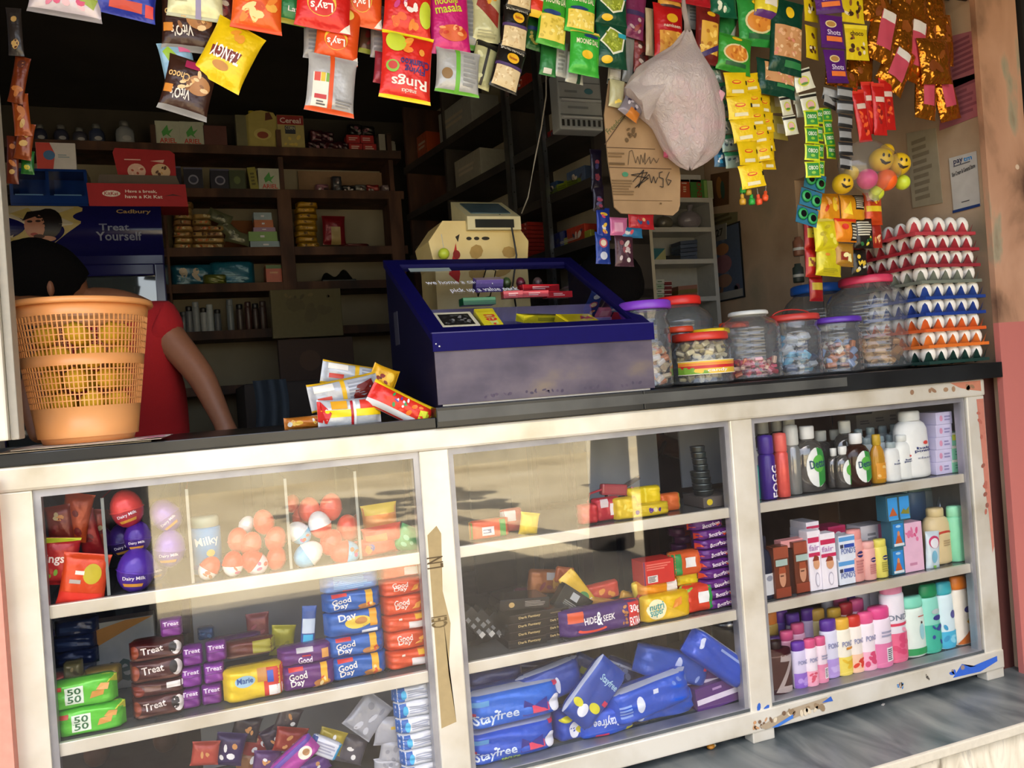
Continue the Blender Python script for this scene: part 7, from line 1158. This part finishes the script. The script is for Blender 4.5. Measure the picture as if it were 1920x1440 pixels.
def side(label, px, py, c, d, dec=(), rz=0, rx=0, name='packet', cat='packet', z=None):
    """item on the side shelves seen at a pixel; d = (depth from face, length along it, height)"""
    p = sray(px, py, .02+d[0]/2); zw = p.z+ZF; q = [s_ for s_ in PL if s_ <= zw+.01]; p.z = (z if z else (q[-1] if q else PL[0])+d[2]/2+.001)-ZF
    p.y = max(.03+d[1]/2, p.y); p = SIN @ p; b = MB(); b.box((0, 0, 0), d, m(c, 'foil'), .003); b.decals(dec, lambda a, z, o: (-d[0]/2-o, -a, z), d[1]/2, d[2]/2)
    tag(b.build(name, None, p, (math.radians(rx), 0, math.radians(rz)+TH)), label, cat)
for k in range(9): side('red and pink sweet packet, %s of the pile between the steel posts' % rank(k, 9), 990, 396-11*k, 'a02c24', (.10, .08, .016), [('x', -.7, -.6, .7, .6, 'c8605a,d8b0a8', 4)], z=PL[2]+.009+.0165*k)
side('shiny orange red pouch high between the steel posts', 992, 168, '9c2a18', (.08, .10, .06), [('x', -.5, -.2, .5, .6, 'd85a3a,d8c8c0', 4)])
for k, (x, y, l) in enumerate(((1050, 300, 'lower'), (1068, 288, 'upper'), (1085, 280, 'right hand'))): side('lime green packet, %s of the three on the side shelf' % l, x, y, '7a8c22', (.08, .12, .03), [('l', -.6, -.5, .6, .5, '4a5a14', 2)], rx=5)
for x, y, c, d, l in ((1045, 275, '22406a', (.1, .1, .05), 'dull blue pouch behind the lime green packets'), (1095, 270, '4a5a78', (.1, .12, .06), 'slate blue wrapped pouch right of the lime green packets'), (1070, 250, '7a1c1c', (.1, .18, .03), 'dark red flat pouch above the lime green packets'),
     (1058, 385, '1a1f5a', (.12, .14, .06), 'navy glossy pouch on the shelf right of the steel post'), (1095, 378, 'a83a28', (.1, .12, .06), 'red edged pouch with a grey label right of the navy pouch'), (1075, 422, '8a8c34', (.02, .24, .03), 'olive yellow shelf strip box below the navy pouch'),
     (1085, 470, 'a07878', (.1, .1, .045), 'pale pink carton low on the side shelf'), (1100, 462, 'b0503c', (.1, .1, .03), 'pink and white carton low on the side shelf'), (1078, 500, '8a6a54', (.1, .12, .04), 'tan carton lowest beside the dark haired head'), (1112, 490, '2a6a6c', (.08, .1, .07), 'teal carton just above the dark haired head'),
     (905, 400, '4a2c1c', (.1, .12, .05), 'brown small pouch behind the scale on the side shelf'), (845, 385, '8a7a3a', (.1, .2, .05), 'tan box end on the far side shelf left of the scale'), (800, 425, '3a3430', (.1, .16, .04), 'dark bundle on the far side shelf'), (880, 250, '8a8a84', (.15, .34, .15), 'pale grey carton block high on the side shelf'), (905, 345, '8c887a', (.15, .26, .13), 'pale cream carton block on the side shelf above the scale'), (805, 240, '8c3a1c', (.1, .12, .12), 'dull orange carton far up in the corner')):
    side(l, x, y, c, d, [('l', -.7, -.3, .7, .4, 'a89a88', 2)] if 'carton' in l or 'strip' in l else [('x', -.7, -.6, .7, .6, 'c8b8a8,3a3a4a', 4)], name='carton' if 'carton' in l or 'box' in l else 'pouch', cat='box' if 'carton' in l or 'box' in l else 'packet')
# white louvred plastic drawer hanging high
t = E('plastic_drawer_rack', 'whitish grey plastic rack with slotted lower edge hanging behind the green packets', 'rack', at(1088, 190, .42))
X, W, _ = dims(1088, 1.9, .42, 82, 10); H = 108*dep(t.location.x, .42, 1.9)/FPX; g_ = m('8c9090', 'plastic')
b = MB(); b.box((0, .03, 0), (W, .06, H), g_, .006); b.decals([('r', -.95, .62, .95, .66, '5a5e60'), ('r', -.95, .08, .95, .12, '5a5e60'), ('r', -.95, -.5, .95, -.46, '5a5e60'), ('l', -.7, .25, .0, .4, '6a6e70', 1), ('l', -.6, -.3, .5, -.15, '6a6e70', 1), ('e', .4, .35, .2, .1, '3a6a74')]+[('r', -.92+.235*k, -.88, -.8+.235*k, -.66, '1a1816') for k in range(8)], lambda a, z, o: (a, -o, z), W/2, H/2); b.build('rack_face', t)
b = MB(); b.box((0, -.006, -H*.30), (W*.9, .01, .006), m('a8acac', 'plastic')); b.box((0, -.006, 0), (W*.9, .01, .006), m('a8acac', 'plastic')); b.build('drawer_lip', t)
b = MB(); pts = [at(x, y, Y) for x, y, Y in ((1024, 130, .4), (1024, 180, .4), (1015, 240, .42), (1003, 300, .45), (990, 370, .5), (978, 400, .55))]; b.tube([p-pts[0] for p in pts], .0022, m('9a968c', 'matte')); tag(b.build('loose_string', None, pts[0]), 'thin pale cord looping down past the steel posts', 'cord')

# ---- white wall cabinet and pictures at the back right
WZ = [1.40, 1.538, 1.71, 1.855, 1.99]; wx0, wx1 = 2.235, 2.60; wc = E('white_wall_shelf', 'white open wall cabinet with small boxes on its shelves', 'cabinet', (2.42, 1.46, 1.3)); WO = (2.42, 1.46, 1.3); wm_ = m('bdbdb8', 'plastic')
b = MB(); b.lohi((wx0-.02, 1.35, 1.3), (wx0, 1.499, 1.99), wm_); rp('side_panel', b, wc, WO); b = MB(); b.lohi((wx1, 1.35, 1.3), (wx1+.02, 1.499, 1.99), wm_); rp('side_panel', b, wc, WO)
b = MB(); b.lohi((wx0, 1.49, 1.3), (wx1, 1.499, 1.99), m('a8a8a2', 'plastic')); rp('back_panel', b, wc, WO)
for z in WZ: b = MB(); b.lohi((wx0, 1.35, z-.022), (wx1, 1.49, z-.001), wm_); rp('shelf_board', b, wc, WO)
def ws(label, px, z, w, h, c, dec=(), **k): return carton(label, px, z, 1.37, w, h, .08, c, dec, **k)
for k in range(5): ws('grey blue leaflet packet, %s of the fanned pile in the white cabinet' % rank(k, 5), 1292, WZ[2]+.018*k, 32, 6.5, ('3e4a60', '4a5870')[k % 2], ry=-4)
ws('black box at the left in the white cabinet', 1215, WZ[2], 20, 20, '17191a'); ws('teal triangular carton in the white cabinet', 1238, WZ[2], 22, 22, '2a6a74', [('g', [(-1, -1), (1, 1), (1, -1)], 'a8a878')]); ws('flat black pouch in the middle of the white cabinet', 1262, WZ[2], 30, 8, '141414')
ws('dim olive box at the left of the lower cabinet shelf', 1217, WZ[1], 22, 26, '6a685c'); 
for k in range(4): ws('green and white small box, %s of the pile in the lower cabinet shelf' % rank(k, 4), 1238, WZ[1]+.0215*k, 16, 8.5, ('a8c0a8', 'c8ccc0')[k % 2], [('l', -.6, -.4, .6, .4, '5a7a5a', 1)])
for k in range(4): ws('dark red ended small box, %s of the pile in the lower cabinet shelf' % rank(k, 4), 1253, WZ[1]+.0195*k, 14, 7.5, '7a2a2c', [('b', .6, 1, 'd0c8c4')])
for k in range(3): ws('brown striped packet, %s of the pile on the lower cabinet shelf' % rank(k, 3), 1290, WZ[1]+.018*k, 36, 7.5, ('8a5a4a', '7a6a3a', '9a6a58')[k], ry=-3)
ws('orange red medicine carton on top of the white cabinet', 1285, WZ[4], 20, 36, 'b8482a', [('l', -.5, .5, .5, .7, 'd8d0c0', 1), ('l', -.3, -.4, .3, .3, 'e0c8a0', 3)]); ws('green antacid carton with a vertical name on top of the white cabinet', 1312, WZ[4], 32, 36, '3f7a34', [('t', 'ENO', .0, -.05, .8, .3, '8a1c1c', 90), ('r', .6, -.9, .95, .9, '8ab060')]); ws('white and green end carton on top of the white cabinet', 1333, WZ[4], 10, 34, 'a8b090')
ws('long white carton behind the carrier bag on top of the white cabinet', 1275, WZ[4]+.075, 80, 14, 'b8b8b4')
for x, y, r, l in ((1292, 402, 22, 'clear wrapped round bundle in the top of the white cabinet'), (1245, 405, 16, 'dim grey bundle at the left of the top cabinet shelf')):
    p = at(x, y, 1.41); b = MB(); R = r*dep(p.x, p.y, p.z)/FPX; b.ball((0, 0, R*.8), R, m('8a848c' if r > 20 else '6a665c', 'foil'), 16, 10, (1.1, .7, .8)); b.tube([(0, 0, R*1.5), (.01, 0, R*2.2)], [.006, .02], m('9a949c', 'foil')); tag(b.build('wrapped_bundle', None, (p.x, p.y, WZ[3])), l, 'bundle')
ws('small carton on the lowest shelf of the white cabinet', 1235, WZ[0], 20, 14, '9a9a94')
# flat pictures and papers on the right side wall (X 2.69)
def wallp(label, pts, c, dec=(), name='wall_paper', cat='poster', t=.002, frame=None):
    q = [atX(x, y, 2.69-t) for x, y in pts]; c0 = sum(q, Vector())/len(q); b = MB()
    b.prism([(p.y-c0.y, p.z-c0.z) for p in q], 0, t, m(c, 'paper'), 'x')
    hw = (max(p.y for p in q)-min(p.y for p in q))/2; hh = (max(p.z for p in q)-min(p.z for p in q))/2
    b.decals(dec, lambda a, z, o: (-o, -a, z), hw, hh, 'matte', .0005)
    return tag(b.build(name, None, (2.688-t, c0.y, c0.z)), label, cat)
wallp('white payment sign with blue letters and a blue foot on the right wall', ((1780, 297), (1831, 283), (1839, 386), (1789, 399)), 'd0ccc8', [('t', 'pay', -.34, .78, .34, .10, '141c50'), ('t', 'tm', .36, .79, .30, .075, '1a8ad8'), ('l', -.7, .62, .7, .7, '6a6a70', 1), ('t', 'Shiv Cream & General Store', 0, .42, .85, .08, '1a1a1e', 6), ('l', -.3, -.72, .3, -.66, '4a4a50', 1), ('b', -1, -.9, '1c3a7a')], name='payment_sign', cat='sign')
wallp('pink bill poster high on the right wall', ((1775, 70), (1835, 55), (1840, 150), (1785, 170)), 'b06a74', [('l', -.8, -.5, .8, .8, '8a4a58', 7)], cat='poster')
wallp('lower pink bill poster on the right wall', ((1765, 158), (1838, 135), (1841, 215), (1762, 245)), 'a8626e', [('l', -.8, -.7, .8, .7, '8a4a58', 6)])
wallp('faded beige notice on the right wall left of the payment sign', ((1700, 250), (1755, 240), (1768, 380), (1712, 390)), 'a49880', [('l', -.7, -.8, .6, .8, '847862', 9)])
for x, y, w, h, c, l in ((1350, 355, 34, 62, '6a4a2c', 'small framed picture of robed figures above the calendar'), (1352, 425, 62, 50, '7a7454', 'yellowed notice with faded lines on the back right wall'), (1350, 436, 24, 30, '8a8a84', 'small grey number card on the notice'), (1358, 495, 62, 130, '4e5a74', 'tall blue grey devotional poster with a dark frame')):
    Y = 1.497-(.004 if 'number' in l else 0); p = at(x, y, Y); X, W, _ = dims(x, p.z, Y, w, h); H = h*dep(p.x, Y, p.z)/FPX
    if p.x+W/2 > 2.68: # hangs on the side wall instead
        pts = [(x-w/2, y-h/2+3), (x+w/2, y-h/2-3), (x+w/2, y+h/2-3), (x-w/2, y+h/2+3)]
        dd = {'sma': [('e', 0, .1, .3, .6, 'a8703a'), ('e', .3, -.1, .2, .5, '3a5a4a')], 'yel': [('l', -.7, -.7, .7, .7, '5a5438', 5), ('e', -.8, .2, .1, .3, '4a5a34')], 'tal': [('r', -1, -1, 1, 1, '1c1a1c'), ('r', -.92, -.96, .92, .96, '56647e'), ('x', -.8, -.8, .8, .8, '6a7a94,8a6a5a,4a5a7a,7a5a6a', 26), ('e', 0, .4, .35, .16, 'b07a54'), ('e', 0, .0, .45, .25, '9a6a74'), ('e', 0, -.45, .4, .18, 'a07a68'), ('r', -.9, -.95, .9, -.75, 'a8a49c')]}
        if 'number' in l: dd['sma'] = [('t', '27', 0, 0, .5, .45, '2a2a2a')]
        o = wallp(l, pts, c, dd[l[:3]], name='picture' if 'framed' in l else 'wall_poster', t=.002+(.004 if 'number' in l else 0))
b = MB(); b.lohi((2.4, .80, 1.2), (2.45, .85, 1.3), m('3a2a22', 'matte')); bpy.data.objects.remove(b.build('x'))
for k, (z, c, l) in enumerate(((1.40, 'b89a80', 'upper'), (1.27, '8a9088', 'lower'))):
    p = at(1498, (480, 530)[k], .62); bb_ = MB(); bb_.lathe([(0, 0), (.018, 0), (.02, .004), (.02, .055), (.012, .062), (.012, .07), (0, .071)], m(('8a5a44', '3a4440')[k], 'plastic'), 16); bb_.lathe([(.0205, .02), (.0205, .03)], m('c8c8c0'), 16); tag(bb_.build('small_bottle', None, p), '%s small bottle with a pale band hanging in the dark doorway' % l, 'bottle')
# ================================================================ PEOPLE
def skinbody(name, verts, edges, mat, parent=None, sub=2, root=0):
    """verts: [(co, radius)]; grown into one continuous surface"""
    me = bpy.data.meshes.new(name); me.from_pydata([v[0] for v in verts], edges, []); me.materials.append(mat)
    o = bpy.data.objects.new(name, me); COL.objects.link(o)
    if parent: o.parent = parent
    md = o.modifiers.new('skin', 'SKIN'); md.use_smooth_shade = True
    for i, v in enumerate(verts):
        r = v[1] if isinstance(v[1], tuple) else (v[1], v[1]); me.skin_vertices[0].data[i].radius = r; me.skin_vertices[0].data[i].use_root = (i == root)
    s = o.modifiers.new('sub', 'SUBSURF'); s.levels = s.render_levels = sub
    return o
skin = m('8a5a40', 'skin'); hair = m('0c0a0a', 'hair')
# man in red, bending to the left behind the basket, his right arm reaching down
P0_ = Vector((Xat(215, .72, 1.0), .80, ZF))
man = E('person', 'man in a red t shirt bending behind the peach basket, one arm reaching down', 'person', P0_)
def L_(px, py, Y): return at(px, py, Y)-P0_
pel, wai, che, nb_ = L_(215, 900, .85), L_(225, 800, .80), L_(228, 680, .74), L_(205, 574, .70)
nk, hd = L_(150, 562, .66), L_(95, 520, .62)
shR, elR, wrR, haR = L_(292, 602, .66), L_(378, 705, .60), L_(418, 790, .56), L_(435, 830, .55)
shL, elL, wrL = L_(110, 640, .80), L_(60, 740, .72), L_(80, 830, .66)
hipR, hipL = pel+Vector((.09, 0, -.05)), pel+Vector((-.09, 0, -.05))
body = [(pel, (.13, .11)), (wai, (.085, .075)), (che, (.09, .075)), (nb_, (.075, .07)), (nk, .05), (hd, .055), (shR, .052), (elR, .040), (wrR, .028), (haR, .03), (shL, .055), (elL, .042), (wrL, .03),
        (hipR, .085), (Vector((hipR.x, hipR.y-.02, .45)), .06), (Vector((hipR.x, hipR.y+.02, .07)), .042), (Vector((hipR.x, hipR.y-.12, .035)), .035),
        (hipL, .085), (Vector((hipL.x, hipL.y-.02, .45)), .06), (Vector((hipL.x, hipL.y+.02, .07)), .042), (Vector((hipL.x, hipL.y-.12, .035)), .035)]
ed = [(0, 1), (1, 2), (2, 3), (3, 4), (4, 5), (3, 6), (6, 7), (7, 8), (8, 9), (3, 10), (10, 11), (11, 12), (0, 13), (13, 14), (14, 15), (15, 16), (0, 17), (17, 18), (18, 19), (19, 20)]
# fingers of the reaching hand
dr = (haR-wrR).normalized(); sd = Vector((1, .2, .3)).normalized()
for k in range(4):
    b0 = haR+sd*(.022*(k-1.5))*.8; n0 = len(body); ln = (.065, .078, .074, .058)[k]
    body += [(b0+dr*.025, .0095), (b0+dr*(.025+ln*.5)+Vector((0, -.006, 0)), .0085), (b0+dr*(.02+ln*.9)+Vector((0, .012, 0)), .007)]; ed += [(9, n0), (n0, n0+1), (n0+1, n0+2)]
n0 = len(body); body += [(haR-sd*.032+dr*.0, .011), (haR-sd*.045+dr*.035, .009)]; ed += [(9, n0), (n0, n0+1)]
skinbody('body', body, ed, skin, man)
sh_ = [(wai+Vector((.02, 0, -.18)), (.185, .16)), (che+Vector((.01, 0, -.03)), (.175, .15)), (nb_+Vector((.02, 0, -.015)), (.115, .10)), (shR, .076), (shR.lerp(elR, .42), .062), (shL, .075), (shL.lerp(elL, .45), .064)]
skinbody('red_t_shirt', sh_, [(0, 1), (1, 2), (2, 3), (3, 4), (2, 5), (5, 6)], m('a3121a', 'cloth'), man)
tr = [(pel, (.145, .125)), (hipR, .10), (Vector((hipR.x, hipR.y-.02, .45)), .075), (Vector((hipR.x, hipR.y+.02, .12)), .06), (hipL, .10), (Vector((hipL.x, hipL.y-.02, .45)), .075), (Vector((hipL.x, hipL.y+.02, .12)), .06)]
skinbody('trousers', tr, [(0, 1), (1, 2), (2, 3), (0, 4), (4, 5), (5, 6)], m('23262e', 'cloth'), man)
def head(parent, c, r, face, nm='head', ears=True, hairlen=.2, tilt=0.0):
    """face: unit vector the head looks along"""
    f = Vector(face).normalized(); u = Vector((0, 0, 1)); s_ = f.cross(u).normalized(); u = s_.cross(f).normalized()
    if tilt: R_ = Matrix.Rotation(tilt, 3, f); s_ = R_ @ s_; u = R_ @ u
    W = lambda x, y, z: c+s_*x*r+f*y*r+u*z*r
    b = MB()
    def sk(th, ph):
        x, y, z = math.sin(ph)*math.cos(th), math.sin(ph)*math.sin(th), math.cos(ph)
        wd = .78*(1-.22*max(0, -z)**1.5); dp = .92 if y < 0 else .86-.05*max(0, -z)
        yy = y*dp
        if y > 0: yy += .20*math.exp(-(x/.12)**2-((z+.12)/.13)**2)+.05*math.exp(-(x/.25)**2-((z+.78)/.15)**2)-.07*math.exp(-((abs(x)-.32)/.14)**2-((z-.08)/.10)**2)+.04*math.exp(-(x/.22)**2-((z+.45)/.07)**2)
        return W(x*wd, yy, z*1.08)
    b.grid(lambda a, v: sk(a*2*PI, v*PI), 40, 28, skin, True, True)
    for sx in (-1, 1):
        ec = W(sx*.26, .70, .10); b.ball(ec, r*.095, m('e4dcd4', 'gloss'), 10, 7); b.ball(W(sx*.26, .78, .10), r*.05, m('1c120c', 'gloss'), 8, 6)
        b.tube([W(sx*(.14+.08*k), .80-.04*k, .27+.02*math.sin(k)) for k in range(4)], r*.03, hair, 5)
        if ears: b.ball(W(sx*.80, -.02, -.02), r*.17, skin, 10, 8, (.5, .8, 1.2))
    b.tube([W(-.18, .80, -.46), W(-.08, .86, -.44), (W(0, .88, -.45)), W(.08, .86, -.44), W(.18, .80, -.46)], r*.035, m('7a3c34', 'skin'), 6)
    b.build(nm, parent)
    h = MB()
    def hf(a, v):
        th = a*2*PI; fr_ = max(0, math.sin(th)); ph = v*(PI*(.62+hairlen)-PI*(.28+hairlen)*fr_**.6)
        x, y, z = math.sin(ph)*math.cos(th), math.sin(ph)*math.sin(th), math.cos(ph); k = 1.07+.02*math.sin(17*th+9*v)
        return W(x*.80*k, y*.95*k-.02, z*1.1*k)
    h.grid(hf, 40, 16, hair, True, True); h.build('hair', parent)
head(man, hd+Vector((-.02, .0, -.018)), .108, (-.75, -.05, -.75), tilt=-.35, hairlen=.02)
# second person sitting low behind the jars: only the black hair shows over them
hq = at(1140, 545, .60); Q0 = Vector((hq.x, .60, ZF)); wo = E('person', 'person with black hair and a dark shirt sitting low behind the jars', 'person', Q0)
hc = hq-Q0
b2 = [((-.06, 0, .78), (.13, .13)), ((-.05, 0, .98), (.12, .12)), ((-.03, 0, hc.z-.22), (.09, .10)), (hc+Vector((-.01, 0, -.13)), .045), (hc+Vector((0, .0, -.03)), .05),
      ((-.02, .11, hc.z-.27), .05), ((.05, .13, hc.z-.5), .04), ((.20, .10, hc.z-.55), .03), ((.27, .08, hc.z-.56), .028), ((-.02, -.11, hc.z-.27), .05), ((.05, -.10, hc.z-.5), .04), ((.20, -.06, hc.z-.55), .03), ((.27, -.04, hc.z-.56), .028),
      ((.06, .07, .66), .08), ((.34, .08, .60), .06), ((.36, .08, .08), .042), ((.44, .08, .035), .034), ((.06, -.06, .66), .08), ((.34, -.05, .60), .06), ((.36, -.05, .08), .042), ((.44, -.05, .035), .034)]
skinbody('body', b2, [(0, 1), (1, 2), (2, 3), (3, 4), (2, 5), (5, 6), (6, 7), (7, 8), (2, 9), (9, 10), (10, 11), (11, 12), (0, 13), (13, 14), (14, 15), (15, 16), (0, 17), (17, 18), (18, 19), (19, 20)], skin, wo)
skinbody('dark_shirt', [((-.06, 0, .72), (.145, .145)), ((-.05, 0, .98), (.135, .14)), ((-.03, 0, hc.z-.24), (.11, .12)), ((-.02, .11, hc.z-.28), .065), ((.03, .13, hc.z-.42), .055), ((-.02, -.11, hc.z-.28), .065), ((.03, -.10, hc.z-.42), .055)], [(0, 1), (1, 2), (2, 3), (3, 4), (2, 5), (5, 6)], m('1c1c24', 'cloth'), wo)
skinbody('trousers', [((-.05, 0, .74), (.14, .14)), ((.06, .07, .66), .092), ((.34, .08, .60), .072), ((.36, .08, .14), .056), ((.06, -.06, .66), .092), ((.34, -.05, .60), .072), ((.36, -.05, .14), .056)], [(0, 1), (1, 2), (2, 3), (0, 4), (4, 5), (5, 6)], m('2a2a30', 'cloth'), wo)
head(wo, hc, .122, (.75, .1, -.55), ears=False, hairlen=.3)
st = E('stool', 'low wooden stool under the seated person', 'stool', Q0+Vector((-.08, 0, 0)))
b = MB(); b.box((0, 0, .57), (.30, .26, .04), woodm, .005); b.build('seat', st)
for sx in (-1, 1):
    for sy in (-1, 1): b = MB(); b.box((sx*.12, sy*.10, .275), (.035, .035, .55), woodm); b.build('leg', st)
# small litter on the step
b = MB(); b.ball((0, 0, .008), .012, m('c8862c', 'foil'), 8, 6, (1, .8, .6)); b.ball((.01, .004, .006), .008, m('e8d8b0', 'foil'), 8, 5, (1.2, .7, .6)); p = atZ(1333, 1405, ZS); tag(b.build('sweet_wrapper', None, p), 'tiny crumpled orange sweet wrapper on the grey marble step', 'wrapper')
p = atZ(1656, 1322, ZS); b = MB(); b.box((0, 0, .002), (.014, .006, .002), m('d8d4cc', 'paper'), 0, Matrix.Rotation(.5, 3, 'Z')); tag(b.build('paper_scrap', None, p), 'tiny white paper scrap on the grey marble step', 'paper scrap')
bpy.context.view_layer.update()
